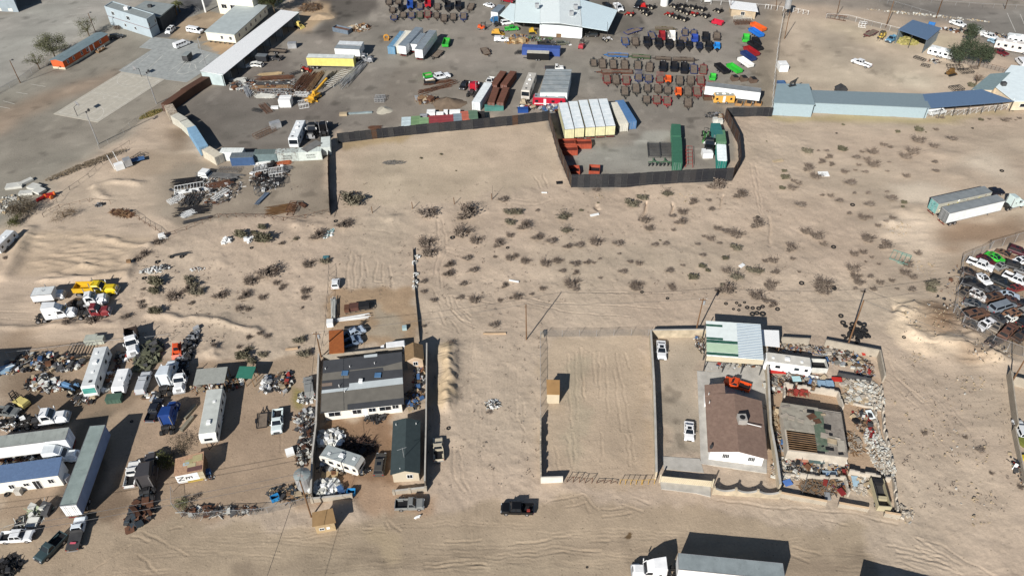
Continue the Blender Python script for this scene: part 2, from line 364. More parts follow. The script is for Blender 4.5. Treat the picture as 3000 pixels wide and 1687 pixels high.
RUTS=[('22',640,640,640,900,655,1320),('22',690,600,730,1100),('22',735,640,720,900,728,1130),('22',870,640,880,1090),('22',940,690,965,1330),('22',1040,650,1090,900,1150,1180,1190,1440),('22',1130,650,1185,820),('22',560,660,565,1000,600,1400),('22',820,650,835,950),('22',1030,830,1060,1150,1110,1440),('23',550,20,580,200,610,440),('23',620,10,640,250,615,380),('23',420,140,460,260,460,400),('23',900,10,905,300),('23',1150,20,1180,350),('23',1200,20,1230,300),('33',1510,1060,1700,1200,1950,1330),('33',1500,1065,1800,1160,2000,1300,2300,1440),('33',1480,1140,1620,1240,1900,1390),('33',1490,1145,1700,1220),('33',1200,1140,1500,1190,1750,1260),('33',1290,1200,1500,1240,1850,1340),('33',1290,1250,1600,1310,1950,1430),('33',1290,1300,1550,1380),('33',230,1240,400,1300),('33',250,1150,520,1240),('33',550,880,800,930),('23',310,730,450,680,710,635),('23',530,750,730,720),('23',600,680,630,710),('23',910,780,1150,765),('23',1110,735,1330,800),('23',1230,660,1390,720),('23',720,645,870,790),('23',740,720,770,810),('23',70,1250,550,1200),('23',90,1220,250,1190),('23',720,1190,900,1188),('23',380,1070,600,1050),('23',780,1105,980,1095),('23',0,1130,400,1080),('23',900,860,1200,820),('23',2050,690,2300,700,2575,750),('33',0,750,400,770,900,830,1300,930),('12',1780,0,1830,130,1870,210),('12',1870,60,1940,180,2050,310,2160,350),('12',1940,80,1980,230,2080,330,2200,400),('12',1985,90,2040,200,2150,320),('12',2040,180,2160,290),('12',1850,240,1910,370),('12',1960,330,2050,440),('12',1940,80,2150,110,2380,150),('11',1820,760,1840,980,1840,1100,1780,1350),('11',1870,760,1910,950,1910,1100,1850,1250,1860,1449),('11',1920,1080,2100,1150),('11',1920,1050,2150,1100),('11',1920,1110,2050,1160),('11',1700,900,1830,950),('11',1690,930,1830,990),('11',1720,970,1830,1030),('11',955,1070,920,1260,925,1449),('11',1000,1110,985,1250,1000,1449),('11',1065,1100,1055,1300,1030,1449),('11',1100,1180,1120,1340),('11',1210,1180,1190,1390,1260,1400),('11',1275,1200,1270,1400),('11',1345,1230,1370,1420),('11',1130,860,1280,870,1370,900),('13',1980,150,1995,450,2080,600),('13',2045,150,2080,450,2150,620),('13',1330,880,1450,1000),('13',1300,890,1340,980),('13',1700,1330,2100,1300),('13',1700,1360,2300,1330),('13',1900,1110,2250,1090),('13',250,20,250,200),('03',1380,1220,1560,1400),('03',1440,1010,1900,1240),('03',1320,1050,1500,1100),('03',1700,970,1830,960),('03',900,1400,1300,1150),('21',2400,200,2470,600,2500,720),('21',2450,200,2520,720),('21',0,600,250,615,400,560),('21',0,560,250,580),('21',230,330,290,450),('21',310,300,360,450),('20',2520,300,2550,1050),('31',1600,1449,1750,1100),('00',0,1320,500,1050),('00',0,1200,400,990),('01',1330,540,1350,600),('30',640,640,760,800,950,850,1150,830,1240,740),('30',560,650,700,850,950,900),('32',1130,620,1170,900,1500,1200),('32',1200,640,1280,900,1600,1150),('22',0,60,400,150,900,170,1500,200),('22',100,130,600,250,1200,290),('22',800,40,1300,60,1700,50),('02',0,300,500,340,900,300),('02',0,230,300,240),('22',40,1120,45,1300),('22',110,1150,120,1300),('22',60,1330,120,1449)]
tr=random.Random(12)
for i in range(64):
 if i<40:t_,x,y,dx,dy='13',tr.uniform(-1500,6500),0,tr.uniform(500,1800),0;y=1000+.00001*(x-1800)**2+tr.uniform(-60,420);dy=tr.uniform(-.05,.09)*dx
 elif i<54:t_,x,y,dx,dy='12',tr.uniform(2050,2700),tr.uniform(100,2300),tr.uniform(-60,60),tr.uniform(250,700)
 else:t_,x,y,dx,dy='32',tr.uniform(1180,1700),tr.uniform(700,1300),tr.uniform(200,500),tr.uniform(200,700)
 b_=tr.uniform(-.06,.06)*dx;RUTS.append((t_,x,y,x+dx/2,y+dy/2+b_,x+dx,y+dy));RUTS.append((t_,x,y+26,x+dx/2,y+dy/2+b_+26,x+dx,y+dy+26)if i<40 else(t_,x+26,y,x+dx/2+26,y+dy/2,x+dx+26,y+dy))
RAND=set(RUTS[-128:])
nearz=(Y<205)
idx=np.where(nearz)[0];xs=X[idx]+vnoise(X,Y,1.4,31)[idx]*.5;ys=Y[idx]+vnoise(X,Y,1.4,32)[idx]*.5
for r in RUTS:
 P=GL(*r);bx=[p[0]for p in P];by=[p[1]for p in P]
 s=(xs>min(bx)-2)&(xs<max(bx)+2)&(ys>min(by)-2)&(ys<max(by)+2);k=idx[s]
 if len(k)==0:continue
 d=pdist(P,xs[s],ys[s]);dp=1.0 if r not in RAND else.45;sc=1.0 if P[0].y<130 else 1.3
 Z[k]+=dp*-.10*np.exp(-(d/(.13*sc))**2)+dp*.035*np.exp(-((d-.3*sc)/(.12*sc))**2)
pads=rough<.11;Z[pads]*=.5
far=(np.abs(X)>260)|(Y>330)|(Y<40);Z[far]=0
ZG=Z.reshape(shp)
def zt(x,y):
 i=min(max(np.searchsorted(gx,x)-1,0),len(gx)-2);j=min(max(np.searchsorted(gy,y)-1,0),len(gy)-2)
 return float(max(ZG[i,j],ZG[i+1,j],ZG[i,j+1],ZG[i+1,j+1])*.5+min(ZG[i,j],ZG[i+1,j+1])*.5)
me=bpy.data.meshes.new('ground');nx,ny=shp
me.vertices.add(nx*ny);me.vertices.foreach_set('co',np.stack([X,Y,Z],1).astype(np.float32).ravel())
I=np.arange(nx*ny).reshape(shp);q=np.stack([I[:-1,:-1],I[1:,:-1],I[1:,1:],I[:-1,1:]],-1).reshape(-1,4)
me.loops.add(q.size);me.loops.foreach_set('vertex_index',q.ravel().astype(np.int32))
me.polygons.add(len(q));me.polygons.foreach_set('loop_start',np.arange(0,q.size,4,dtype=np.int32))
me.update(calc_edges=True)
yd=np.clip(1.2-rough*3,0,1);cv=(vnoise(X,Y,22,41)*.10+vnoise(X,Y,6,42)*.12+vnoise(X,Y,2.2,43)*.08)*(1.35+.65*yd);st=vnoise(X,Y,4.2,47)+vnoise(X,Y,1.6,48)*.5;cv-=yd*np.clip(st-.33,0,.2)*1.6;cv+=yd*np.clip(-st-.36,0,.2)*1.2
cc=col*(1+cv)[:,None];cc[:,0]*=1+vnoise(X,Y,15,44)*.04
cc[:,2]*=.95;cc[:,1]*=.985
at=me.color_attributes.new('soil','FLOAT_COLOR','POINT');at.data.foreach_set('color',np.concatenate([cc,rough[:,None]],1).astype(np.float32).ravel())
gm=bpy.data.materials.new('ground_soil');gm.use_nodes=True;t=gm.node_tree;N=t.nodes;L=t.links;b=N['Principled BSDF'];b.inputs['Roughness'].default_value=.95;b.inputs['Specular IOR Level'].default_value=.1
a=N.new('ShaderNodeAttribute');a.attribute_name='soil';tc=N.new('ShaderNodeTexCoord')
def gno(sc,det,ro=.6,strx=1.0):
 n=N.new('ShaderNodeTexNoise');n.inputs['Scale'].default_value=sc;n.inputs['Detail'].default_value=det;n.inputs['Roughness'].default_value=ro
 mp=N.new('ShaderNodeMapping');mp.inputs['Scale'].default_value=(strx,1,1);L.new(tc.outputs['Object'],mp.inputs[0]);L.new(mp.outputs[0],n.inputs['Vector']);return n.outputs[0]
def mr(v,a0,a1,b0,b1):
 r=N.new('ShaderNodeMapRange');L.new(v,r.inputs[0]);r.inputs[1].default_value=a0;r.inputs[2].default_value=a1;r.inputs[3].default_value=b0;r.inputs[4].default_value=b1;return r.outputs[0]
def mul(u,v):
 m=N.new('ShaderNodeMath');m.operation='MULTIPLY';L.new(u,m.inputs[0]);L.new(v,m.inputs[1]);return m.outputs[0]
f=mul(mul(mr(gno(2.3,6),.3,.7,.90,1.08),mr(gno(.12,5,.6,.35),.3,.7,.92,1.07)),mr(gno(9,3,.8),.55,.8,1.0,.84))
f=mul(f,mr(gno(.5,8,.75),.58,.7,1.0,.86));f=mul(f,mr(gno(1.1,8,.8),.60,.66,1.0,.88));f=mul(f,mr(gno(3.7,2,.5),.70,.76,1.0,1.18))
vo=N.new('ShaderNodeTexVoronoi');vo.inputs['Scale'].default_value=.9;L.new(tc.outputs['Object'],vo.inputs['Vector']);f=mul(f,mr(vo.outputs['Distance'],.07,.11,.55,1.0));vo=N.new('ShaderNodeTexVoronoi');vo.inputs['Scale'].default_value=.37;L.new(tc.outputs['Object'],vo.inputs['Vector']);f=mul(f,mr(vo.outputs['Distance'],.05,.07,1.25,1.0))
vm=N.new('ShaderNodeVectorMath');vm.operation='SCALE';L.new(a.outputs['Color'],vm.inputs[0]);L.new(f,vm.inputs['Scale']);L.new(vm.outputs[0],b.inputs['Base Color'])
bp=N.new('ShaderNodeBump');bp.inputs['Strength'].default_value=.55;bp.inputs['Distance'].default_value=.14;L.new(gno(3.2,8,.7),bp.inputs['Height']);L.new(bp.outputs[0],b.inputs['Normal'])
me.materials.append(gm);me.shade_smooth()
go=bpy.data.objects.new('ground',me);COL.objects.link(go);go['kind']='structure'
def gz(p):return Vector((p[0],p[1],zt(p[0],p[1])))
def wheel(mb,x,y,r,wd,rim=rim_m,dual=False):
 s=1 if y>0 else-1
 mb.m(rubber).tube((x,y-wd/2,r),(x,y+wd/2,r),r,n=12)
 mb.m(rim).tube((x,y+s*(wd/2-.02),r),(x,y+s*(wd/2+.012),r),r*.58,n=10)
def add_wheels(k,pos,r=.33,wd=.22,rim=rim_m,name='wheel'):
 for x,y in pos:
  mb=MB();wheel(mb,x,y,r,wd,rim);k.add(name,mb)
def car_kit(L=4.7,W=1.84,H=1.45,kind='sedan',wreck=False):
 k=Kit();h=L/2;b=MB().m(PAINT);hw=W/2;zb=.58*H+.05
 long=kind in('suv','van','wagon')
 xr0,xf0=(-h+.12,h-1.25)if long else(-h+.75,h-1.3)
 if kind=='van':xf0=h-.75
 xr1,xf1=(xr0+.18,xf0-.75)if long else(xr0+.65,xf0-.8)
 if kind=='van':xf1=xf0-.65
 P=[(-h,.32),(h-.05,.30),(h,.5),(h-.06,zb-.22),(h-.35,zb-.10),(xf0,zb),(xr0,zb+.02),(-h+.1,zb-.04),(-h,zb-.3)]
 n0=len(b.v);b.prof([(-h,.32),(h-.05,.30),(h,.5),(h-.06,zb-.24),(-h+.02,zb-.24)],hw)
 b.taper((-h+.02,h-.06,hw,zb-.24),(-h+.12,h-.5 if not kind=='van' else h-.3,hw-.12,zb-.02))
 b.taper((xr0-.1,h-.5,hw-.12,zb-.02),(xr0,xf0+.1,hw-.13,zb+.03))
 for sg in(-1,1):
  b.beam((xf0,sg*(hw-.12),zb),(xf1,sg*(hw-.26),H-.03),.09);b.beam((xr0,sg*(hw-.12),zb),(xr1,sg*(hw-.26),H-.03),.11)
  xm=(xr0+xf0)/2;b.beam((xm,sg*(hw-.115),zb),(xm-.05,sg*(hw-.25),H-.03),.09)
  b.cbox(xf0-.12,sg*(hw+.08),zb+.02,.12,.16,.12)
 b.taper((xr1-.04,xf1+.04,hw-.23,H-.05),(xr1+.1,xf1-.1,hw-.31,H))
 b.m(black_m).box(-h+.35,h-.35,-hw+.12,hw-.12,.2,.34)
 k.add('body',b)
 g=MB().m(black_m if wreck else glass).taper((xr0+.03,xf0-.03,hw-.14,zb),(xr1+.02,xf1-.02,hw-.27,H-.04));k.add('window',g)
 if kind=='sedan' or kind=='suv':
  s=MB().m(glass).cbox((xf1+xr1)/2+.25,0,H+.001,.7,.75,.012);k.add('sunroof',s)
 wx=h-.88*L/4.7;
 add_wheels(k,[(wx,hw-.1),(wx,-hw+.1),(-wx+.05,hw-.1),(-wx+.05,-hw+.1)]if not wreck else[(wx,hw-.1),(-wx,-hw+.1)],.34 if kind!='suv' else.37)
 if not wreck:
  for sg in(-1,1):
   k.add('headlight',MB().m(lampy).cbox(h-.09,sg*(hw-.27),zb-.36,.14,.34,.14));k.add('tail_light',MB().m(redl).cbox(-h+.02,sg*(hw-.2),zb-.34,.08,.26,.16))
  k.add('grille',MB().m(black_m).cbox(h-.03,0,.38,.1,.9,.22))
 return k
def pickup_kit(cab=2.2,L=5.6,W=1.95,H=1.82,bed='open',dual=False):
 k=Kit();h=L/2;hw=W/2;xh=h-1.45;xc=xh-cab;zb=1.13;b=MB().m(PAINT)
 b.prof([(xc,.42),(h-.05,.42),(h,.6),(h-.08,1.0),(xh,1.1),(xc,1.1)],hw)
 b.taper((xh-.1,h-.08,hw,1.0),(xh-.05,h-.35,hw-.1,1.16));b.box(xc,xh,-hw+.03,hw-.03,1.08,1.14)
 for sg in(-1,1):
  b.beam((xh,sg*(hw-.1),zb),(xh-.6,sg*(hw-.22),H-.03),.1);b.beam((xc+.05,sg*(hw-.1),zb),(xc+.18,sg*(hw-.22),H-.03),.14)
  if cab>1.8:b.beam((xc+cab*.45,sg*(hw-.1),zb),(xc+cab*.45,sg*(hw-.21),H-.03),.1)
  b.cbox(xh-.15,sg*(hw+.1),zb+.02,.14,.2,.18)
 b.taper((xc+.12,xh-.55,hw-.18,H-.05),(xc+.22,xh-.68,hw-.27,H))
 b.m(black_m).box(-h+.25,h-.3,-hw+.25,hw-.25,.3,.46)
 b.m(dgrey).box(h-.03,h+.08,-hw+.1,hw-.1,.45,.66);k.add('body',b)
 k.add('window',MB().m(glass).taper((xc+.05,xh-.03,hw-.12,zb),(xc+.17,xh-.6,hw-.24,H-.035)))
 if bed=='open':
  d=MB().m(PAINT)
  for sg in(-1,1):
   d.box(-h,xc-.04,sg*hw-.08*(sg>0),sg*hw+.08*(sg<0),.5,1.14)
   d.cbox(-h+.95,sg*(hw-.2),.7,1.0,.25,.2)
  d.box(-h,-h+.07,-hw+.08,hw-.08,.55,1.12);d.box(xc-.12,xc-.05,-hw+.08,hw-.08,.55,1.13);d.m(black_m).box(-h+.07,xc-.12,-hw+.08,hw-.08,.6,.66);k.add('truck_bed',d)
 elif bed=='flat':
  d=MB().m(dgrey).box(-h,xc-.1,-hw-.1,hw+.1,.88,.98);d.box(xc-.2,xc-.1,-hw,hw,.98,1.6);k.add('flatbed',d)
 elif bed=='cap':
  d=MB().m(PAINT).box(-h,xc-.04,-hw,hw,.5,1.14);d.taper((-h+.02,xc-.04,hw-.03,1.14),(-h+.15,xc-.06,hw-.15,H));k.add('camper_shell',d)
 wx=h-.95;y=hw-.12
 add_wheels(k,[(wx,y),(wx,-y),(-h+1.15,y),(-h+1.15,-y)]+([(-h+1.15,hw+.1),(-h+1.15,-hw-.1)]if dual else[]),.39,.25)
 for sg in(-1,1):
  k.add('headlight',MB().m(lampy).cbox(h-.03,sg*(hw-.25),.78,.1,.32,.18));k.add('tail_light',MB().m(redl).cbox(-h-.01,sg*(hw-.06),.75,.05,.1,.3))
 k.add('grille',MB().m(dgrey).cbox(h,0,.7,.06,1.0,.3))
 k.add('bumper',MB().m(rim_m).box(-h-.14,-h-.01,-hw+.08,hw-.08,.48,.64))
 return k
def van_kit(L=5.9,W=2.02,H=2.05):
 k=Kit();h=L/2;hw=W/2;b=MB().m(PAINT)
 b.prof([(-h,.4),(h-.05,.4),(h,.65),(h-.05,1.0),(h-.85,1.2),(-h+.03,1.2)],hw)
 b.taper((-h+.03,h-.85,hw,1.2),(-h+.1,h-1.45,hw-.14,H-.08));b.taper((-h+.1,h-1.45,hw-.14,H-.08),(-h+.25,h-1.6,hw-.3,H))
 b.m(black_m).box(-h+.3,h-.3,-hw+.2,hw-.2,.25,.42);k.add('body',b)
 g=MB().m(glass);g.hexa([(h-.86,-hw+.08,1.22),(h-.82,-hw+.08,1.22),(h-.82,hw-.08,1.22),(h-.86,hw-.08,1.22),(h-1.46,-hw+.2,H-.12),(h-1.40,-hw+.2,H-.12),(h-1.40,hw-.2,H-.12),(h-1.46,hw-.2,H-.12)]);k.add('windscreen',g)
 for sg in(-1,1):
  for i in range(4):
   x0=-h+.3+i*1.05;y0=sg*(hw-.03);y1=sg*(hw-.11)
   k.add('window',MB().m(glass).hexa([(x0,min(y0,y0+sg*.03),1.3),(x0+.85,min(y0,y0+sg*.03),1.3),(x0+.85,max(y0,y0+sg*.03),1.3),(x0,max(y0,y0+sg*.03),1.3),(x0,min(y1,y1+sg*.03),1.78),(x0+.85,min(y1,y1+sg*.03),1.78),(x0+.85,max(y1,y1+sg*.03),1.78),(x0,max(y1,y1+sg*.03),1.78)]))
  k.add('headlight',MB().m(lampy).cbox(h-.03,sg*(hw-.25),.75,.1,.3,.2))
 add_wheels(k,[(h-1,hw-.12),(h-1,-hw+.12),(-h+1.3,hw-.12),(-h+1.3,-hw+.12)],.37,.24)
 return k
def tractor_kit(sleeper=2.0,L=7.8,roof=3.7,hood=1.9,chassis=None):
 k=Kit();h=L/2;xh=h-hood;xc=xh-1.75;xs=xc-sleeper;rear=-h
 f=MB().m(frame_m)
 for sg in(-1,1):f.box(rear,h-.3,sg*.43-.05,sg*.43+.05,.75,1.0)
 for i in range(6):f.box(rear+.3+i*(xs-rear)/6,rear+.42+i*(xs-rear)/6,-.43,.43,.78,.95)
 f.m(dgrey).cbox(rear+1.75,0,1.0,1.0,.95,.16);f.m(black_m).cbox(xs-.45,.2,.98,.5,.8,.35);k.add('frame',f)
 b=MB().m(PAINT);b.taper((xh,h-.05,1.05,.55),(xh,h-.12,.86,1.35));b.taper((xh,h-.12,.86,1.35),(xh,h-.45,.68,1.75))
 for sg in(-1,1):b.taper((h-1.5,h-.1,.1,.5),(h-1.3,h-.4,.1,1.15));b.hexa([(h-1.6,sg*.98-.22,.62),(h-.12,sg*.98-.22,.55),(h-.12,sg*.98+.22,.55),(h-1.6,sg*.98+.22,.62),(h-1.35,sg*.98-.2,1.2),(h-.3,sg*.98-.2,1.1),(h-.3,sg*.98+.16,1.1),(h-1.35,sg*.98+.16,1.2)])
 b.m(steel).box(h-.06,h+.12,-1.15,1.15,.4,.72);k.add('hood',b)
 c=MB().m(PAINT);zr=2.75
 c.taper((xc,xh+.05,1.12,.75),(xc,xh-.05,1.12,1.75));c.taper((xc,xh-.55,1.05,zr-.25),(xc,xh-.75,.9,zr))
 for sg in(-1,1):c.beam((xh-.05,sg*1.08,1.75),(xh-.6,sg*1.0,zr-.2),.1);c.beam((xc+.15,sg*1.08,1.7),(xc+.15,sg*1.02,zr-.2),.3)
 if not sleeper:c.box(xc-.02,xc+.1,-1.1,1.1,.8,zr-.1)
 ci=k.add('cab',c)
 k.add('window',MB().m(glass).taper((xc+.1,xh-.06,1.08,1.7),(xc+.1,xh-.6,1.0,zr-.24)),ci)
 if sleeper:
  s=MB().m(PAINT).box(xs,xc,-1.2,1.2,.8,zr)
  s.hexa([(xs,-1.2,zr),(xh-.8,-.98,zr-.05),(xh-.8,.98,zr-.05),(xs,1.2,zr),(xs,-1.1,roof),(xc+.1,-.85,roof-.25),(xc+.1,.85,roof-.25),(xs,1.1,roof)])
  si=k.add('sleeper',s)
  for sg in(-1,1):k.add('window',MB().m(glass).cbox((xs+xc)/2,sg*1.2,1.9,.45,.05,.3),si)
 for sg in(-1,1):
  k.add('fuel_tank',MB().m(rim_m).tube((xc-.6 if not sleeper else xc-1.2,sg*.92,.62),(xc+1.0,sg*.92,.62),.3,n=10))
  k.add('mirror',MB().m(white_m).cbox(xh-.1,sg*1.35,1.85,.12,.2,.6))
  k.add('exhaust_stack',MB().m(rim_m).tube((xs-.12,sg*.95,1.0),(xs-.12,sg*.95,zr+.7),.09,n=8))
  k.add('headlight',MB().m(lampy).cbox(h-.1,sg*.95,.85,.12,.3,.2))
 k.add('grille',MB().m(steel).cbox(h-.08,0,.8,.08,.9,.8))
 add_wheels(k,[(h-1.1,.98),(h-1.1,-.98)],.5,.3)
 for x in(rear+.7,rear+2.0):
  for sg in(-1,1):mb=MB();wheel(mb,x,sg*.92,.5,.56);k.add('wheel',mb)
 return k
def utility_kit(L=3.4,W=1.95,deck=deck_m,gate=False,axle=1,walls='rail'):
 k=Kit();h=L/2;hw=W/2;d=MB().m(deck).box(-h,h,-hw,hw,.48,.54);k.add('deck',d)
 f=MB().m(PAINT)
 for sg in(-1,1):
  f.beam((-h,sg*hw,.5),(h,sg*hw,.5),.09,.14)
  if walls=='rail':
   f.beam((-h,sg*hw,.8),(h,sg*hw,.8),.06)
   n=max(2,int(L/.8))
   for i in range(n+1):f.beam((-h+L*i/n,sg*hw,.5),(-h+L*i/n,sg*hw,.8),.05)
  f.beam((h,sg*hw*.5,.48),(h+1.0,0,.48),.1,.12)
 f.beam((h,-hw,.5),(h,hw,.5),.09,.14);f.beam((-h,-hw,.5),(-h,hw,.5),.09,.14)
 if walls=='rail':f.beam((h,-hw,.8),(h,hw,.8),.06)
 f.m(dgrey).cbox(h+1.15,0,.42,.35,.14,.16);f.cbox(h+.75,0,.1,.1,.1,.5);k.add('frame',f)
 if gate:
  g=MB().m(PAINT);
  for i in range(7):g.beam((-h-.02,-hw+i*W/6,.5),(-h-.45,-hw+i*W/6,1.6),.035)
  for j in range(4):q=j/3;g.beam((-h-.02-.43*q,-hw,.5+1.1*q),(-h-.02-.43*q,hw,.5+1.1*q),.045)
  k.add('ramp_gate',g)
 xs=[0]if axle==1 else[-.45,.42]
 for sg in(-1,1):
  k.add('fender',MB().m(PAINT).box(xs[0]-.42,xs[-1]+.42,sg*(hw+.17)-.13,sg*(hw+.17)+.13,.66,.72))
  for x in xs:mb=MB();wheel(mb,x,sg*(hw+.15),.32,.2);k.add('wheel',mb)
 return k
def dump_kit(L=3.4,W=1.9,hgt=.8,axle=1):
 k=Kit();h=L/2;hw=W/2;d=MB().m(PAINT);z0,z1=.5,.5+hgt
 for sg in(-1,1):d.box(-h,h,sg*hw-.05,sg*hw+.05,z0,z1);d.beam((-h,sg*hw,z1),(h,sg*hw,z1),.11)
 d.box(-h-.02,-h+.05,-hw,hw,z0,z1-.02);d.box(h-.05,h+.02,-hw,hw,z0,z1+.1);d.box(-h,h,-hw,hw,z0-.08,z0+.04);k.add('tub',d)
 f=MB().m(black_m)
 for sg in(-1,1):f.beam((h,sg*hw*.8,.45),(h+1.2,0,.45),.11)
 f.cbox(h+1.2,0,.38,.35,.15,.18);f.cbox(h+.35,0,.5,.5,.7,.35);f.cbox(h+.8,0,.05,.1,.1,.5);k.add('tongue',f)
 xs=[0]if axle==1 else[-.45,.42]
 for sg in(-1,1):
  k.add('fender',MB().m(PAINT).box(xs[0]-.42,xs[-1]+.42,sg*(hw+.17)-.13,sg*(hw+.17)+.13,.68,.74))
  for x in xs:mb=MB();wheel(mb,x,sg*(hw+.15),.34,.2);k.add('wheel',mb)
 return k
def farm_tractor_kit():
 k=Kit();b=MB().m(PAINT).taper((.1,1.7,.32,.7),(.1,1.65,.25,1.3));b.m(black_m).box(-1.0,.2,-.3,.3,.55,.95);b.box(.3,1.6,-.2,.2,.4,.7);k.add('hood',b)
 for sg in(-1,1):
  k.add('fender',MB().m(PAINT).hexa([(-1.2,sg*.62-.2,.9),(0,sg*.62-.2,.9),(0,sg*.62+.2,.9),(-1.2,sg*.62+.2,.9),(-1.0,sg*.62-.2,1.35),(-.3,sg*.62-.2,1.35),(-.3,sg*.62+.2,1.35),(-1.0,sg*.62+.2,1.35)]))
 for sg in(-1,1):
  mb=MB();wheel(mb,-.6,sg*.85,.7,.4,paint(200,190,170));k.add('wheel',mb);mb=MB();wheel(mb,1.25,sg*.65,.4,.25,paint(200,190,170));k.add('wheel',mb)
 r=MB().m(black_m)
 for sg in(-1,1):r.beam((-1.0,sg*.5,1.0),(-1.05,sg*.5,2.2),.08)
 r.beam((-1.05,-.5,2.2),(-1.05,.5,2.2),.08);k.add('roll_bar',r)
 k.add('seat',MB().m(black_m).cbox(-.6,0,.95,.45,.5,.12));k.add('steering_wheel',MB().m(black_m).torus((-.05,0,1.35),.18,.03,8,4))
 k.add('loader_bucket',MB().m(PAINT).prof([(2.1,.15),(2.6,.1),(2.5,.3),(2.15,.7)],.75));a=MB().m(PAINT)
 for sg in(-1,1):a.beam((.2,sg*.45,1.0),(2.2,sg*.45,.5),.1)
 k.add('loader_arm',a);return k
def forklift_kit():
 k=Kit();b=MB().m(PAINT).box(-1.4,.9,-.75,.75,.4,1.0);b.taper((-1.5,-.3,.75,1.0),(-1.4,-.4,.65,1.45));k.add('body',b)
 c=MB().m(black_m)
 for x in(-.35,.8):
  for y in(-.6,.6):c.beam((x,y,1.0),(x,y,2.25),.09)
 for x in(-.35,0,.4,.8):c.beam((x,-.6,2.25),(x,.6,2.25),.09)
 k.add('overhead_guard',c);m=MB().m(dgrey)
 for y in(-.4,.4):m.beam((1.1,y,.2),(1.1,y,2.7),.14)
 for z in(.6,1.4,2.6):m.beam((1.1,-.4,z),(1.1,.4,z),.1)
 k.add('mast',m)
 for y in(-.3,.3):k.add('fork',MB().m(dgrey).box(1.2,2.3,y-.06,y+.06,.08,.14))
 add_wheels(k,[(.7,.7),(.7,-.7),(-1,.65),(-1,-.65)],.4,.3);return k
def skid_kit(boom=False):
 k=Kit();b=MB().m(PAINT).box(-1.3,.6,-.55,.55,.45,1.2);k.add('body',b);k.add('cab',MB().m(PAINT).taper((-.7,.5,.5,1.2),(-.6,.35,.42,2.0)));k.add('window',MB().m(glass).taper((-.6,.56,.44,1.25),(-.5,.42,.38,1.85)))
 for sg in(-1,1):
  k.add('lift_arm',MB().m(PAINT).beam((-1.2,sg*.72,1.5),(1.0,sg*.72,.6),.16))
  mb=MB().m(rubber);n=len(mb.v);mb.prof([(-1.1,0),(.9,0),(1.2,.3),(.9,.62),(-1.1,.62),(-1.4,.3)],.18);mb.v=[(a,c+sg*.75,d)for a,c,d in mb.v];k.add('track',mb)
 k.add('bucket',MB().m(PAINT).prof([(1.0,.1),(1.6,.05),(1.5,.2),(1.1,.7)],.9));return k
def tyre_kit(rr=.36,r=.13):
 k=Kit();k.add('tyre',MB().m(rubber).torus((0,0,r),rr,r,16,7));return k
K=dict(sedan=car_kit(),suv=car_kit(4.8,1.92,1.75,'suv'),wagon=car_kit(4.7,1.8,1.5,'wagon'),minivan=car_kit(5.0,1.95,1.78,'van'),hatch=car_kit(4.3,1.8,1.5,'wagon'),wreck=car_kit(4.6,1.8,1.35,'sedan',True),wreck_suv=car_kit(4.7,1.9,1.7,'suv',True),regular=pickup_kit(1.5,5.4),crew=pickup_kit(2.35,5.9),crew_dual=pickup_kit(2.35,6.5,dual=True),flatbed=pickup_kit(1.5,6.4,bed='flat'),capped=pickup_kit(1.6,5.6,bed='cap'),van=van_kit(),semi=tractor_kit(),daycab=tractor_kit(0,6.6),bigsleeper=tractor_kit(2.4,8.2,3.9,1.7),rail=utility_kit(),rail_gate=utility_kit(gate=True),rail_small=utility_kit(2.8,1.75),rail_long=utility_kit(5.6,2.0,axle=2),flat=utility_kit(4.4,2.1,axle=2,walls='none'),dump=dump_kit(),dump_long=dump_kit(4.4,2.0,.75,2),dump_small=dump_kit(2.4,1.6,.6),farm=farm_tractor_kit(),forklift=forklift_kit(),skid=skid_kit(),tyre=tyre_kit(),tyre_big=tyre_kit(.5,.17))
NAMES=dict(sedan='sedan_car',suv='suv_car',wagon='wagon_car',minivan='minivan',hatch='hatchback_car',wreck='wrecked_car',wreck_suv='wrecked_suv',regular='pickup_truck',crew='crew_cab_pickup',crew_dual='crew_cab_pickup',flatbed='flatbed_truck',capped='pickup_truck',van='passenger_van',semi='semi_tractor',daycab='day_cab_tractor',bigsleeper='semi_tractor',rail='utility_trailer',rail_gate='utility_trailer',rail_small='utility_trailer',rail_long='long_utility_trailer',flat='equipment_trailer',dump='dump_trailer',dump_long='dump_trailer',dump_small='dump_trailer',farm='farm_tractor',forklift='forklift',skid='skid_steer_loader',tyre='tyre',tyre_big='tyre')
CATS=dict(sedan='car',suv='car',wagon='car',minivan='van',hatch='car',wreck='wrecked car',wreck_suv='wrecked car',regular='pickup truck',crew='pickup truck',crew_dual='pickup truck',flatbed='truck',capped='pickup truck',van='van',semi='semi truck',daycab='semi truck',bigsleeper='semi truck',rail='trailer',rail_gate='trailer',rail_small='trailer',rail_long='trailer',flat='trailer',dump='dump trailer',dump_long='dump trailer',dump_small='dump trailer',farm='tractor',forklift='forklift',skid='loader',tyre='tyre',tyre_big='tyre')
LEN=dict(sedan=4.7,suv=4.8,wagon=4.7,minivan=5.0,hatch=4.3,wreck=4.6,wreck_suv=4.7,regular=5.4,crew=5.9,crew_dual=6.5,flatbed=6.4,capped=5.6,van=5.9,semi=7.8,daycab=6.6,bigsleeper=8.2,rail=3.4,rail_gate=3.4,rail_small=2.8,rail_long=5.6,flat=4.4,dump=3.4,dump_long=4.4,dump_small=2.4,farm=4.0,forklift=3.8,skid=3.0)
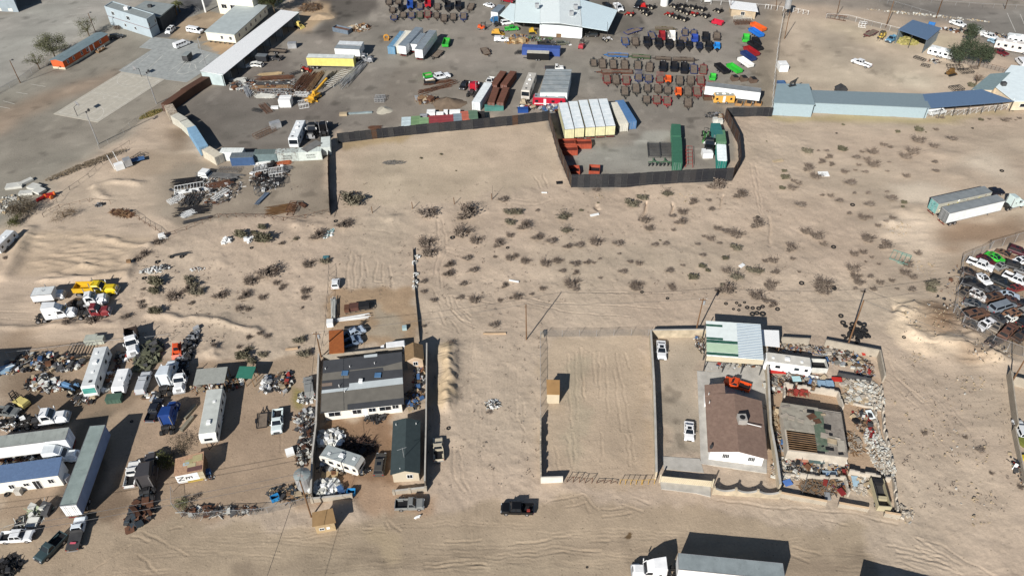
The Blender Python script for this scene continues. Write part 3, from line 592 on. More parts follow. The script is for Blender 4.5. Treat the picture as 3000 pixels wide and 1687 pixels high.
def V(kind,t,x0,y0,x1,y1,col,label=None,desc=None,z=.8,fit=.12,group=None,skip=(),t2=None,cat=None,name=None):
 c,a,l=span(t,x0,y0,x1,y1,z,t2);s=max(1-fit,min(1+fit,l/LEN[kind]));q=gz(c)
 pm=paint(*col)if not isinstance(col,bpy.types.Material)else col
 return K[kind].put(name or NAMES[kind],label,cat or CATS[kind],(c.x,c.y,q.z),a,(s,min(1.06,max(.94,s)),min(1.06,max(.94,s))),pm,group,skip,desc)
def ribs(mb,x0,x1,y,z0,z1,n,d,outward):
 for i in range(n):
  a=x0+(x1-x0)*(i+.25)/n;b_=x0+(x1-x0)*(i+.75)/n
  mb.box(a,b_,min(y,y+d*outward),max(y,y+d*outward),z0,z1)
def container(t,x0,y0,x1,y1,col,label,L=None,W=2.44,H=2.6,zref=None,rust=.28,group=None,t2=None,z0=0,door=1,roofcol=None,name='shipping_container',logo=None):
 zr=H if zref is None else zref;c,a,l=span(t,x0,y0,x1,y1,zr+z0,t2);L=L or l;h=L/2
 q=gz(c);o=thing(name,label,'container',(c.x,c.y,q.z+z0),a,group)
 cm=paint(*col,.7,rust);rm=paint(*(roofcol or col),.75,min(.45,rust+.1));hw=W/2
 b=MB().m(cm)
 for sg in(-1,1):b.box(-h+.1,h-.1,sg*hw-(.06 if sg>0 else 0),sg*hw+(.06 if sg<0 else 0),.15,H-.12);ribs(b,-h+.15,h-.15,sg*(hw-.001),.17,H-.14,max(8,int(L/.35)),.035,sg)
 k=1 if door>0 else-1
 b.box(-k*h-.0,-k*(h-.08),-hw+.1,hw-.1,.15,H-.12)if k<0 else b.box(-h,-h+.08,-hw+.1,hw-.1,.15,H-.12)
 part('side_wall',b,o)
 f=MB().m(cm)
 for sx in(-1,1):
  for sy in(-1,1):f.box(min(sx*h,sx*(h-.16)),max(sx*h,sx*(h-.16)),min(sy*hw,sy*(hw-.14))-.0,max(sy*hw,sy*(hw-.14)),0,H-.003)
 f.box(-h+.16,h-.16,-hw+.02,hw-.02,.02,.15)
 part('corner_frame',f,o)
 r=MB().m(rm).box(-h+.16,h-.16,-hw,hw,H-.12,H-.02)
 for i in range(int(L/.7)):r.box(-h+.3+i*.7,-h+.62+i*.7,-hw+.12,hw-.12,H-.02,H+.005)
 r.box(-h+.003,-h+.16,-hw+.14,hw-.14,H-.12,H-.02);r.box(h-.16,h-.003,-hw+.14,hw-.14,H-.12,H-.02);part('roof',r,o)
 for sg in(-1,1):
  x_=h if k>0 else-h
  d=MB().m(cm).box(min(x_-k*.07,x_-k*.01),max(x_-k*.07,x_-k*.01),min(sg*.01,sg*(hw-.15)),max(sg*.01,sg*(hw-.15)),.16,H-.14)
  d.m(steel)
  for yy in(.35,.8):d.beam((x_+k*.02,sg*yy,.2),(x_+k*.02,sg*yy,H-.2),.05)
  part('door',d,o)
 if logo:logo(o,h,hw,H)
 return o
def textpart(par,txt,size,loc,rot,mat,name='lettering',depth=.01,extra=1.0):
 cu=bpy.data.curves.new('lettering','FONT');cu.body=txt;cu.size=size;cu.align_x='CENTER';cu.align_y='CENTER';cu.extrude=depth;cu.materials.append(mat);cu.space_character=extra
 o=bpy.data.objects.new(name,cu);COL.objects.link(o);bpy.context.view_layer.update();me=bpy.data.meshes.new_from_object(o.evaluated_get(bpy.context.evaluated_depsgraph_get()));bpy.data.objects.remove(o);o=link(name,me,par,loc);o.rotation_euler=rot;return o
def semi_trailer(t,x0,y0,x1,y1,side,roof,label,W=2.6,H=4.0,zb=1.15,group=None,t2=None,seams=0,skirt=None,L=None,end=None,name='semi_trailer',swap=False,zref=None):
 c,a,l=span(t,x0,y0,x1,y1,H if zref is None else zref,t2);L=L or l;h=L/2;hw=W/2;q=gz(c)
 o=thing(name,label,'trailer',(c.x,c.y,q.z),a,group)
 b=MB().m(paint(*side)).box(-h,h,-hw,hw,zb,H-.04)
 if seams:
  for sg in(-1,1):ribs(b,-h+.05,h-.05,sg*(hw-.001),zb+.1,H-.15,seams,.02,sg)
 part('body',b,o)
 rf=M('roof_%d_%d_%d'%roof,roof,.55,.0,.16,rgb2=tuple(int(v*.8)for v in roof),amt=.35,scale=.8);r=MB().m(rf).box(-h+.03,h-.03,-hw+.03,hw-.03,H-.04,H+.01)
 for i in range(int(L/1.2)):r.box(-h+.6+i*1.2,-h+.66+i*1.2,-hw+.05,hw-.05,H+.01,H+.02)
 part('roof',r,o)
 tr=MB().m(rim_m)
 for sg in(-1,1):tr.box(-h-.01,h+.01,sg*hw-.03,sg*hw+.03,H-.1,H+.03);tr.box(-h-.01,h+.01,sg*hw-.025,sg*hw+.025,zb-.02,zb+.1)
 for x in(-h,h):tr.box(x-.03,x+.03,-hw,hw,H-.1,H+.025)
 part('rail_trim',tr,o)
 for sg in(-1,1):
  d=MB().m(paint(*(end or side))).box(-h-.05,-h-.002,min(sg*.02,sg*(hw-.05)),max(sg*.02,sg*(hw-.05)),zb+.05,H-.15);d.m(steel)
  for yy in(.45,.75):d.beam((-h-.07,sg*yy,zb+.1),(-h-.07,sg*yy,H-.2),.035)
  part('rear_door',d,o)
 f=MB().m(frame_m).box(-h+.2,h-.3,-.5,.5,zb-.25,zb-.02);f.box(-h+.0,-h+.1,-1.1,1.1,.5,.65)
 for sg in(-1,1):f.beam((-h+.05,sg*.6,.6),(-h+.05,sg*.6,zb),.1)
 part('chassis',f,o)
 for x in(-h+1.6,-h+2.9):
  for sg in(-1,1):mb=MB();wheel(mb,x,sg*(hw-.3),.5,.55);part('wheel',mb,o)
 for sg in(-1,1):part('landing_leg',MB().m(dgrey).beam((h-2.8,sg*.7,0.02),(h-2.8,sg*.7,zb),.14),o)
 part('tail_light',MB().m(redl).box(-h-.03,-h,-1.1,1.1,.68,.76),o)
 return o
def coach(t,x0,y0,x1,y1,col,label,L=None,W=2.5,H=3.1,kind='rv',roof=None,group=None,t2=None,name='motorhome',cat='motorhome',stripe=None,glasscol=None,vents=3,wdw=5):
 c,a,l=span(t,x0,y0,x1,y1,H,t2);L=L or l;h=L/2;hw=W/2;q=gz(c);o=thing(name,label,cat,(c.x,c.y,q.z),a,group)
 pm=paint(*col);z0=.45;b=MB().m(pm)
 if kind=='rv':b.prof([(-h,z0),(h-.1,z0),(h,1.1),(h-.25,H-.35),(h-.5,H-.08),(-h+.15,H-.08),(-h,H-.3)],hw)
 else:b.prof([(-h+.15,z0),(h-.3,z0),(h,1.0),(h,H-.8),(h-.5,H-.08),(-h+.3,H-.08),(-h,H-.5),(-h,1.0)],hw)
 part('body',b,o)
 r=MB().m(M('rvroof_%d_%d_%d'%(roof or col),roof or col,.6,0,.12,rgb2=(130,130,128),amt=.22)).box(-h+.3,h-.5,-hw+.06,hw-.06,H-.08,H-.02);part('roof',r,o)
 rd=random.Random(int(abs(c.x)*7));
 for i in range(vents):
  x=-h+L*(i+.7)/(vents+.3);y=rd.uniform(-.4,.4)
  if i==1:part('air_conditioner',MB().m(white_m).taper((x-.5,x+.5,.38,H-.02),(x-.4,x+.4,.32,H+.28)),o)
  else:part('roof_vent',MB().m(dgrey if i%2 else white_m).cbox(x,y,H-.02,.5,.5,.12),o)
 for sg in(-1,1):
  for i in range(wdw):
   x=-h+L*(i+.5)/wdw
   if i==wdw//2 and sg>0:part('door',MB().m(white_m).box(x-.35,x+.35,sg*hw-.02,sg*hw+.02,z0+.1,z0+2.05),o);continue
   ww=.45 if i%2 else.3
   part('window',MB().m(glass).box(x-ww,x+ww,sg*hw-.015,sg*hw+.015,H*.48,H*.72),o)
 if kind=='rv':
  part('windscreen',MB().m(glasscol or glass).hexa([(h-.1,-hw+.12,1.55),(h+.0,-hw+.12,1.5),(h+.0,hw-.12,1.5),(h-.1,hw-.12,1.55),(h-.32,-hw+.15,H-.42),(h-.18,-hw+.15,H-.42),(h-.18,hw-.15,H-.42),(h-.32,hw-.15,H-.42)]),o)
  for sg in(-1,1):part('headlight',MB().m(lampy).cbox(h-.02,sg*(hw-.3),.85,.08,.35,.2),o)
 else:
  part('window',MB().m(glass).box(h-.02,h+.015,-.7,.7,H*.5,H*.7),o)
  tg=MB().m(black_m)
  for sg in(-1,1):tg.beam((h-.2,sg*.7,.5),(h+1.2,0,.5),.1)
  part('tongue',tg,o)
 if stripe:
  for sg in(-1,1):part('stripe',MB().m(paint(*stripe)).box(-h+.2,h-.5,sg*hw-.008,sg*hw+.008,z0+.45,z0+.7),o)
 xs=[h-1.4,-h+2.2]if kind=='rv' else[-.5,.5]
 for x in xs:
  for sg in(-1,1):mb=MB();wheel(mb,x,sg*(hw-.14),.4,.3);part('wheel',mb,o)
 return o
def V3(p,z=None):return Vector((p[0],p[1],p[2]if z is None and len(p)>2 else(z or 0)))
class Bld:
 def __init__(s,name,label,cat,pts,group=None,z=0.0):
  s.p=[Vector((p[0],p[1]))for p in pts];n=len(s.p);c=sum(s.p,Vector((0,0)))/n;s.c=c
  ar=sum(s.p[i].x*s.p[(i+1)%n].y-s.p[(i+1)%n].x*s.p[i].y for i in range(n))
  s.o=thing(name,label,cat,(c.x,c.y,z),0,group);s.l=[q-c for q in s.p];s.ccw=ar>0
 def ring(s,over=0.0):
  n=len(s.l);out=[]
  for i in range(n):
   a,b,c=s.l[i-1],s.l[i],s.l[(i+1)%n];d1=(b-a).normalized();d2=(c-b).normalized();sg=1 if s.ccw else-1
   n1=Vector((d1.y,-d1.x))*sg;n2=Vector((d2.y,-d2.x))*sg;m=(n1+n2);m=m/max(.3,m.dot(n1));out.append(b+m*over)
  return out
 def slab(s,name,z0,z1,mat,over=0.0,label=None):
  r=s.ring(over);r=r if s.ccw else r[::-1];return part(name,MB().m(mat).prism(r,z0,z1),s.o,label)
 def walls(s,h,mat,th=.2,z0=0.0,name='wall'):
  r=s.ring(0);q=s.ring(-th);n=len(r)
  for i in range(n):
   j=(i+1)%n;hh=h[i]if hasattr(h,'__len__')else h
   if hh<=0:continue
   P=[r[i],r[j],q[j],q[i]];P=P if s.ccw else P[::-1]
   part(name,MB().m(mat if not isinstance(mat,(list,tuple))else mat[i]).prism(P,z0,hh),s.o)
 def gable(s,h,rise,mat,over=.3,wall=None,th=.12,ends=0,name='roof'):
  r=s.ring(over);a,b,c,d=[r[(i+ends)%4]for i in range(4)];m1=(a+b)/2;m2=(c+d)/2;mb=MB().m(mat);k=rise*(over/max(.1,(a-b).length/2))
  for lo1,lo2 in((a,d),(b,c)):
   up=[Vector((m1.x,m1.y,h+rise)),Vector((m2.x,m2.y,h+rise))];lo=[Vector((lo1.x,lo1.y,h-k)),Vector((lo2.x,lo2.y,h-k))];dz=Vector((0,0,th))
   mb.hexa([lo[0],lo[1],up[1],up[0],lo[0]+dz,lo[1]+dz,up[1]+dz,up[0]+dz])
  ro=part(name,mb,s.o)
  if wall:
   q=[s.l[(i+ends)%4]for i in range(4)]
   for u,v in((q[0],q[1]),(q[2],q[3])):
    m=(u+v)/2;nn=(Vector((v.y-u.y,u.x-v.x)).normalized())*.06;g=MB().m(wall)
    P=[Vector((u.x,u.y,h-.01)),Vector((v.x,v.y,h-.01)),Vector((m.x,m.y,h+rise-.03))];n3=Vector((nn.x,nn.y,0));k0=len(g.v)
    g.v+=[tuple(p+n3)for p in P]+[tuple(p-n3)for p in P]
    for f in((0,1,2),(5,4,3),(0,3,4,1),(1,4,5,2),(2,5,3,0)):g.face([k0+i for i in f])
    part('gable_wall',g,s.o)
  return ro
 def shed(s,hs,mat,over=.3,th=.1,name='roof'):
  r=s.ring(over);P=[Vector((q.x,q.y,z))for q,z in zip(r,hs)];P=P if s.ccw else P[::-1];n=len(P);mb=MB().m(mat);k=len(mb.v)
  mb.v+=[tuple(p)for p in P]+[tuple(p+Vector((0,0,th)))for p in P];mb.face([k+i for i in range(n)][::-1]);mb.face([k+n+i for i in range(n)])
  for i in range(n):mb.face((k+i,k+(i+1)%n,k+n+(i+1)%n,k+n+i))
  return part(name,mb,s.o)
 def open(s,e,f0,f1,z0,z1,mat=None,name='window',out=.03,frame=True,fm=None):
  a=s.l[e];b=s.l[(e+1)%len(s.l)];d=b-a;sg=1 if s.ccw else-1;nn=Vector((d.y,-d.x)).normalized()*sg
  p,q=a+d*f0,a+d*f1;mb=MB().m(mat or glass)
  def bx(mb,p,q,z0,z1,i,o_):mb.hexa([(*(p-nn*i),z0),(*(q-nn*i),z0),(*(q+nn*o_),z0),(*(p+nn*o_),z0),(*(p-nn*i),z1),(*(q-nn*i),z1),(*(q+nn*o_),z1),(*(p+nn*o_),z1)])
  bx(mb,p,q,z0,z1,.02,out);w_=part(name,mb,s.o)
  if frame:
   f=MB().m(fm or white_m);u=d.normalized()*.07
   bx(f,p-u,q+u,z1,z1+.07,0,out+.03);bx(f,p-u,q+u,z0-.07,z0,0,out+.03);bx(f,p-u,p,z0,z1,0,out+.03);bx(f,q,q+u,z0,z1,0,out+.03);bx(f,(p+q)/2-u*.3,(p+q)/2+u*.3,z0,z1,0,out+.015)
   part('frame',f,w_)
  return w_
 def at(s,t,x,y,z):g=G(t,x,y,z);return Vector((g.x-s.c.x,g.y-s.c.y,z))
 def cbox(s,name,t,x,y,z,sx,sy,sz,mat,rot=0.0):
  g=s.at(t,x,y,z);return part(name,MB().m(mat).cbox(g.x,g.y,z,sx,sy,sz,rot),s.o)
 def pipe(s,t,x,y,z,h=.5,r=.06,mat=None,name='vent_pipe'):
  g=s.at(t,x,y,z);return part(name,MB().m(mat or white_m).tube((g.x,g.y,z-.1),(g.x,g.y,z+h),r,n=8),s.o)
 def posts(s,h,mat=None,n=(3,3),w=.12):
  N_=len(s.l)
  for e in range(N_):
   k=n[e%len(n)]
   for i in range(k):
    p=s.l[e].lerp(s.l[(e+1)%N_],i/k);hh=h[e]+(h[(e+1)%N_]-h[e])*i/k if hasattr(h,'__len__')else h
    part('post',MB().m(mat or dgrey).cbox(p.x,p.y,0,w,w,hh),s.o)
def wallrun(name,label,cat,P,h,th=.2,mat=cmu,cap=None,group=None,pier=0,ruin=0.0,seed=1,sect=4.0,tops=None):
 P=[Vector((p[0],p[1]))for p in P];c=P[0];o=thing(name,label,cat,(c.x,c.y,0),0,group);rd=random.Random(seed);mb=MB().m(mat);cb=MB().m(cap or concrete)
 for a,b in zip(P[:-1],P[1:]):
  d=b-a;n=max(1,int(round(d.length/(sect if not ruin else.8))));u=d.normalized();nn=Vector((-u.y,u.x))*th/2
  for i in range(n):
   p=a+d*(i/n)-c;q=a+d*((i+1)/n)-c;z0=min(zt(*(p+c)),zt(*(q+c)))-.3;hh=h
   if ruin:hh=h*(1-ruin*rd.random())if rd.random()>.12*ruin else h*.2
   mb.hexa([(*(p-nn),z0),(*(q-nn),z0),(*(q+nn),z0),(*(p+nn),z0),(*(p-nn),hh),(*(q-nn),hh),(*(q+nn),hh),(*(p+nn),hh)])
   if cap and not ruin:m2=nn*1.25;cb.hexa([(*(p-m2),hh),(*(q-m2),hh),(*(q+m2),hh),(*(p+m2),hh),(*(p-m2),hh+.05),(*(q-m2),hh+.05),(*(q+m2),hh+.05),(*(p+m2),hh+.05)])
 part('block_wall',mb,o)
 if cap and not ruin:part('coping',cb,o)
 if pier:
  for a,b in zip(P[:-1],P[1:]):
   d=b-a;n=max(1,int(round(d.length/pier)))
   for i in range(n+1):p=a+d*(i/n)-c;part('pier',MB().m(mat).cbox(p.x,p.y,-.2,.42,.42,h+.3),o)
 return o
black_panels=[M('black_panel_%d'%i,c_,.6,.15,.3,'ribx',5.0,rgb2=(98,62,42),amt=a_)for i,(c_,a_)in enumerate([((52,54,58),.22),((66,66,68),.25),((44,46,52),.2),((88,66,52),.4),((60,60,62),.34)])]
panel_inner=[M('rust_panel_%d'%i,c_,.8,.1,.25)for i,c_ in enumerate([(86,66,56),(74,60,52),(96,80,68)])]
def panel_fence(label,P,h,name='sheet_metal_fence',group=None,seed=3,pw=1.5,mats=None,low=True):
 P=[Vector((p[0],p[1]))for p in P];c=P[0];o=thing(name,label,'fence',(c.x,c.y,0),0,group);rd=random.Random(seed);mb=MB();ps=MB().m(dgrey);mats=mats or black_panels
 for a,b in zip(P[:-1],P[1:]):
  d=b-a;n=max(1,int(d.length/pw));u=d.normalized();nn=Vector((-u.y,u.x));ang=math.atan2(u.y,u.x)
  for i in range(n):
   p=a+d*(i/n)-c;q=a+d*((i+1)/n)-c;k=rd.choices(range(len(mats)),[4,3,3,.4,2][:len(mats)])[0];hh=h+rd.uniform(-.07,.07);off=nn*(.03 if i%2 else 0);t2_=nn*.02
   mb.m(mats[k]);p=p+off;q=q+off
   mb.hexa([(*(p-t2_),-.2),(*(q-t2_),-.2),(*(q+t2_),-.2),(*(p+t2_),-.2),(*(p-t2_),hh),(*(q-t2_),hh),(*(q+t2_),hh),(*(p+t2_),hh)])
   if i%2==0:ps.cbox(p.x-nn.x*.1*1,p.y-nn.y*.1,0,.1,.1,hh-.1)
  for z in(.7,h-.5):ps.beam((*(a-c-nn*.1),z),(*(b-c-nn*.1),z),.06)
 part('sheet_panel',mb,o)
 part('post_frame',ps,o);return o
linkm=None
def link_fence(label,P,h=1.8,group=None,name='chain_link_fence',mesh=True,step=3.0,rail=True,lean=0.0,col=None,r=.035,seed=5,diag=False):
 global linkm
 if linkm is None:
  linkm=bpy.data.materials.new('chain_link_mesh');linkm.use_nodes=True;t=linkm.node_tree;b=t.nodes['Principled BSDF'];b.inputs['Base Color'].default_value=(.16,.16,.16,1);b.inputs['Alpha'].default_value=.22;b.inputs['Roughness'].default_value=.6
 P=[Vector((p[0],p[1]))for p in P];c=P[0];o=thing(name,label,'fence',(c.x,c.y,0),0,group);rd=random.Random(seed);pm=col or steel;rl=MB().m(pm);ms=MB().m(linkm)
 for a,b in zip(P[:-1],P[1:]):
  d=b-a;n=max(1,int(round(d.length/step)));pts=[]
  for i in range(n+1):
   p=a+d*(i/n)-c;z=zt(*(p+c));lx,ly=rd.uniform(-lean,lean),rd.uniform(-lean,lean);pts.append((Vector((p.x,p.y,z)),Vector((p.x+lx,p.y+ly,z+h))))
   part('post',MB().m(pm).tube((p.x,p.y,z-.2),(p.x+lx,p.y+ly,z+h+.05),r,n=6),o)
  for(l0,u0),(l1,u1)in zip(pts[:-1],pts[1:]):
   if rail:rl.beam(u0,u1,.045)
   if diag:rl.beam(l0,u1,.04)
   if mesh:ms.poly([l0,l1,u1,u0])
 if rl.v:part('top_rail',rl,o)
 if ms.v:part('wire_mesh',ms,o)
 return o
def pole(t,bx,by,h,label,r=.14,arm=0,lamps=0,mat=None,tip=None,t2=None,xform=0,name='utility_pole',armrot=0.0,taper=.7):
 b=gz(G(t,bx,by));top=Vector((b.x,b.y,b.z+h))if tip is None else G(t2 or t,tip[0],tip[1],h)
 o=thing(name,label,'pole' if name!='floodlight_pole' else 'street light',b,0);tt=top-b;mat=mat or polewood
 part('shaft',MB().m(mat).tube((0,0,-.3),tt,r,r*taper,8),o)
 if arm:
  ca,sa=math.cos(armrot),math.sin(armrot);c_=tt+Vector((0,0,-.5));part('crossarm',MB().m(mat).beam(c_-Vector((ca*arm/2,sa*arm/2,0)),c_+Vector((ca*arm/2,sa*arm/2,0)),.12),o)
  for k in(-.45,0,.45):q=c_+Vector((ca*arm*k,sa*arm*k,.1));part('insulator',MB().m(white_m).tube(q,q+Vector((0,0,.18)),.05,n=6),o)
 if xform:q=tt+Vector((.3,0,-1.6));part('transformer',MB().m(steel).tube(q,q+Vector((0,0,.9)),.26,n=10),o)
 for i in range(lamps):
  a=armrot+(i-(lamps-1)/2)*.9;q=tt+Vector((math.cos(a)*.9,math.sin(a)*.9,.1));ln=MB().m(dgrey).beam(tt,q,.06);part('lamp_arm',ln,o);part('lamp_head',MB().m(dgrey).cbox(q.x,q.y,q.z,.5,.4,.3,a),o)
 return o,b+tt
def wire(a,b,label,sag=.6,r=.035,group=None):
 mb=MB().m(dgrey);n=10;P=[]
 for i in range(n+1):t_=i/n;p=a.lerp(b,t_);P.append(p-Vector((0,0,sag*4*t_*(1-t_)))-a)
 for p,q in zip(P[:-1],P[1:]):mb.tube(p,q,r,n=4,cap=False)
 o=link('overhead_wire',mb.mesh('overhead_wire'),None,a);return tag(o,label,'wire',group)
LEAF=[M('bush_leaf_%d'%i,c_,.9,0,.3,obj_rand=.18)for i,c_ in enumerate([(140,127,115),(124,118,101),(150,138,127),(112,108,88)])]
TWIG=M('bush_twig',(122,106,94),.95,0,.3)
def bush_kit(seed,leaf,n=230,spread=1.0,hgt=.75,wispy=.5,lean=0.0,leafn=3,lsz=.07):
 k=Kit();rd=random.Random(seed);tw=MB().m(TWIG);lf=MB().m(leaf);stems=[]
 for i in range(14):
  a=rd.uniform(0,6.28);e=rd.uniform(.1,.95);stems.append((a,e,rd.uniform(.6,1.1)))
 for i in range(int(n*1.35)):
  a,e,l=rd.choice(stems);a+=rd.gauss(0,.35);e=min(.98,max(.05,e+rd.gauss(0,.18)));l*=rd.uniform(.5,1.05)
  p=Vector((math.cos(a)*e*spread*l+lean*l,math.sin(a)*e*spread*l+lean*.6*l,hgt*l*math.sqrt(1-e*e*.75)))
  q=p*rd.uniform(.0,.45)
  s_=p.cross(Vector((0,0,1)));s_=(s_.normalized()if s_.length>1e-3 else Vector((1,0,0)))*.012
  tw.poly([q-s_,q+s_,p+s_*.4,p-s_*.4])
  for j in range(leafn):
   if rd.random()<wispy:continue
   c=q.lerp(p,rd.uniform(.35,1.05));u=Vector((rd.gauss(0,1),rd.gauss(0,1),rd.gauss(0,1))).normalized()*rd.uniform(.5,1.1)*lsz;v=Vector((rd.gauss(0,1),rd.gauss(0,1),rd.gauss(0,1))).normalized()*rd.uniform(.5,1.0)*lsz
   lf.poly([c-u,c+v,c+u*1.0,c-v])
 k.add('stem',tw);k.add('foliage',lf);return k
BK=[bush_kit(1,LEAF[0],330,1,.7,.35),bush_kit(2,LEAF[1],420,.95,.75,.1,lsz=.085),bush_kit(3,LEAF[2],300,1.05,.6,.5),bush_kit(4,LEAF[3],460,.9,.8,.05,lsz=.09),bush_kit(5,LEAF[2],260,1.1,.65,.7,.35),bush_kit(6,LEAF[0],360,1.15,.55,.3,.25),bush_kit(7,LEAF[1],300,1,.6,.3,-.2)]
BDESC={0:'grey brown',1:'dull green',2:'bare grey',3:'dark green',4:'wispy grey',5:'brownish',6:'olive'}
def bush(t,x,y,w,kind,h=1.0,rnd=[0]):
 rnd[0]+=1;rd=random.Random(rnd[0]);p=G(t,x,y);q=G(t,x+w,y);s=(q-p).length/2*(1.15 if kind in(1,3)else 1.3)
 size='large' if s>1.6 else 'small' if s<.75 else 'medium'
 BK[kind].put('desert_bush',None,'bush',(p.x,p.y,zt(p.x,p.y)-.05),rd.uniform(-.5,.5),(s,s*.9,s*rd.uniform(.65,1.0)*h),None,'desert bushes scattered over the sand',desc='%s %s bush'%(size,BDESC[kind]))
def tree(t,x,y,h,rad,label,leaf,name='leafy_tree',n=2600,trunk=.22,crown0=.35,seed=1,squash=.8,sparse=False,ls=.22,lobes=9):
 b=gz(G(t,x,y));o=thing(name,label,'tree',b,0);rd=random.Random(seed);tr=MB().m(M('bark',(110,96,80),.95,0,.3));zc=h*(crown0+(1-crown0)/2);C_=[]
 tr.tube((0,0,-.2),(0,0,h*crown0),trunk,trunk*.75,8)
 for i in range(lobes):
  a=6.283*i/lobes+rd.uniform(-.4,.4);r_=rad*rd.uniform(.25,.75);z=h*rd.uniform(crown0+.08,.88);c=Vector((math.cos(a)*r_,math.sin(a)*r_,z));C_.append((c,rad*rd.uniform(.28,.5)))
  m=Vector((c.x*.3,c.y*.3,h*crown0+(z-h*crown0)*.3));tr.tube((0,0,h*crown0*.85),m,trunk*.6,trunk*.4,6);tr.tube(m,c,trunk*.4,trunk*.1,5)
  for j in range(4):e=c+Vector((rd.gauss(0,1),rd.gauss(0,1),rd.gauss(0,.6)))*rad*.28;tr.tube(c.lerp(m,.3),e,trunk*.15,.02,4)
 C_.append((Vector((0,0,h*.85)),rad*.4));part('trunk',tr,o);lf=MB().m(leaf)
 for i in range(n):
  c,r_=rd.choice(C_);d=Vector((rd.gauss(0,1),rd.gauss(0,1),rd.gauss(0,squash)));d=d.normalized()*r_*(rd.random()**(.55 if not sparse else.9))*1.15;p=c+d
  u=Vector((rd.gauss(0,1),rd.gauss(0,1),rd.gauss(0,1))).normalized()*ls*rd.uniform(.5,1.2);v=Vector((rd.gauss(0,1),rd.gauss(0,1),rd.gauss(0,1))).normalized()*ls*rd.uniform(.4,1.0);lf.poly([p-u,p+v,p+u,p-v])
 part('crown',lf,o);return o
JM=[white_m,steel,dgrey,M('junk_rust',(120,84,62),.9,0,.3),M('junk_tan',(186,168,140),.9,0,.2),black_m,M('junk_blue',(70,105,150),.6,0,.2),M('junk_red',(150,56,48),.6,0,.2),M('junk_pale',(205,205,198),.7,0,.15)]
JMX=[white_m,steel,dgrey,dgrey,JM[3],JM[4],JM[4],black_m,black_m,JM[8],JM[8],M('junk_grey',(128,126,120),.8,0,.2),M('junk_brown2',(104,88,72),.9,0,.2),steel,dgrey,JM[3],JM[8],white_m,dgrey,JM[6],JM[7],JM[4],dgrey,black_m,JM[3],frame_m,frame_m,JM[4],dgrey]
def heap(name,label,t,x,y,w,d,hgt=.6,n=160,mats=None,size=(.2,.9),seed=1,stick=.4,rot=0.0,rock=False,cat='scrap heap'):
 p=gz(G(t,x,y));rd=random.Random(seed);mb=MB();mats=mats or JMX
 for i in range(int(n*1.9)):
  a=rd.uniform(0,6.283);r_=rd.random()**.55;u=math.cos(a)*r_*w;v=math.sin(a)*r_*d;c_,s_=math.cos(rot),math.sin(rot);cx,cy=u*c_-v*s_,u*s_+v*c_;z=hgt*(1-r_*r_)*rd.random();mb.m(rd.choice(mats));q=size[0]*.7+(size[1]*1.1-size[0]*.7)*rd.random()**2.3
  if rd.random()<stick:al=rd.uniform(0,3.14);e=Vector((math.cos(al),math.sin(al),rd.uniform(-.15,.3)))*q*1.6;mb.beam(Vector((cx,cy,z+.08))-e/2,Vector((cx,cy,z+.1))+e/2,rd.uniform(.04,.12),rd.uniform(.03,.1))
  else:
   al=rd.uniform(0,3.14);sx,sy,sz=q*rd.uniform(.4,1),q*rd.uniform(.3,.9),(q*rd.uniform(.3,.7)if rock else q*rd.uniform(.05,.5));k=len(mb.v);mb.cbox(cx,cy,z,sx,sy,sz,al)
   tx,ty=rd.uniform(-.3,.3),rd.uniform(-.3,.3)
   for i2 in range(k,k+8):vx,vy,vz=mb.v[i2];j_=(rd.uniform(-.12,.12)*q if rock else 0);mb.v[i2]=(vx+j_,vy+j_,vz+(vx-cx)*tx+(vy-cy)*ty)
 o=link(name,mb.mesh(name),None,p);return tag(o,label,cat,None,'stuff')
RN=[0]
def rack(t,x0,y0,x1,y1,wdt,hgt,mat,label,kind='lattice',n=8,t2=None,z=0.0,name='steel_rack',cat='steel rack',group=None,lev=2):
 c,a,l=span(t,x0,y0,x1,y1,z,t2);q=gz(c);h=l/2;hw=wdt/2;RN[0]+=1
 mb=MB().m(mat);o=None
 if kind=='lattice':
  for lv in range(lev):
   zz=.05+hgt*lv/max(1,lev-1)
   for sg in(-1,1):mb.beam((-h,sg*hw,zz),(h,sg*hw,zz),.09)
   for i in range(n+1):xx=-h+l*i/n;mb.beam((xx,-hw,zz),(xx,hw,zz),.07)
  for i in range(0,n+1,2):
   for sg in(-1,1):xx=-h+l*i/n;mb.beam((xx,sg*hw,0),(xx,sg*hw,hgt),.07)
 elif kind=='bars':
  rd=random.Random(RN[0])
  for lv in range(lev):
   for i in range(n):yy=-hw+wdt*(i+rd.uniform(.2,.8))/n;zz=.08+hgt*lv/lev;s_=rd.uniform(-.12,.12)*l;tl=rd.uniform(-.12,.12)*wdt;mb.beam((-h*rd.uniform(.75,1)+s_,yy-tl,zz),(h*rd.uniform(.75,1)+s_,yy+tl,zz+.03),rd.uniform(.07,.15),.08)
 elif kind=='truss':
  for sg in(-1,1):mb.beam((-h,sg*hw,.1),(h,sg*hw,.1),.1);mb.beam((-h,sg*hw*.8,hgt),(h,sg*hw*.8,hgt),.09)
  for i in range(n):
   xa=-h+l*i/n;xb=-h+l*(i+1)/n
   for sg in(-1,1):mb.beam((xa,sg*hw,.1),(xb,sg*hw*.8,hgt),.06);mb.beam((xb,sg*hw,.1),(xb,sg*hw*.8,hgt),.06)
   mb.beam((xa,-hw,.1),(xa,hw,.1),.06);mb.beam((xa,-hw*.8,hgt),(xa,hw*.8,hgt),.06)
 o=link(name,mb.mesh(name),None,(c.x,c.y,q.z+z),a);return tag(o,label,cat,group)
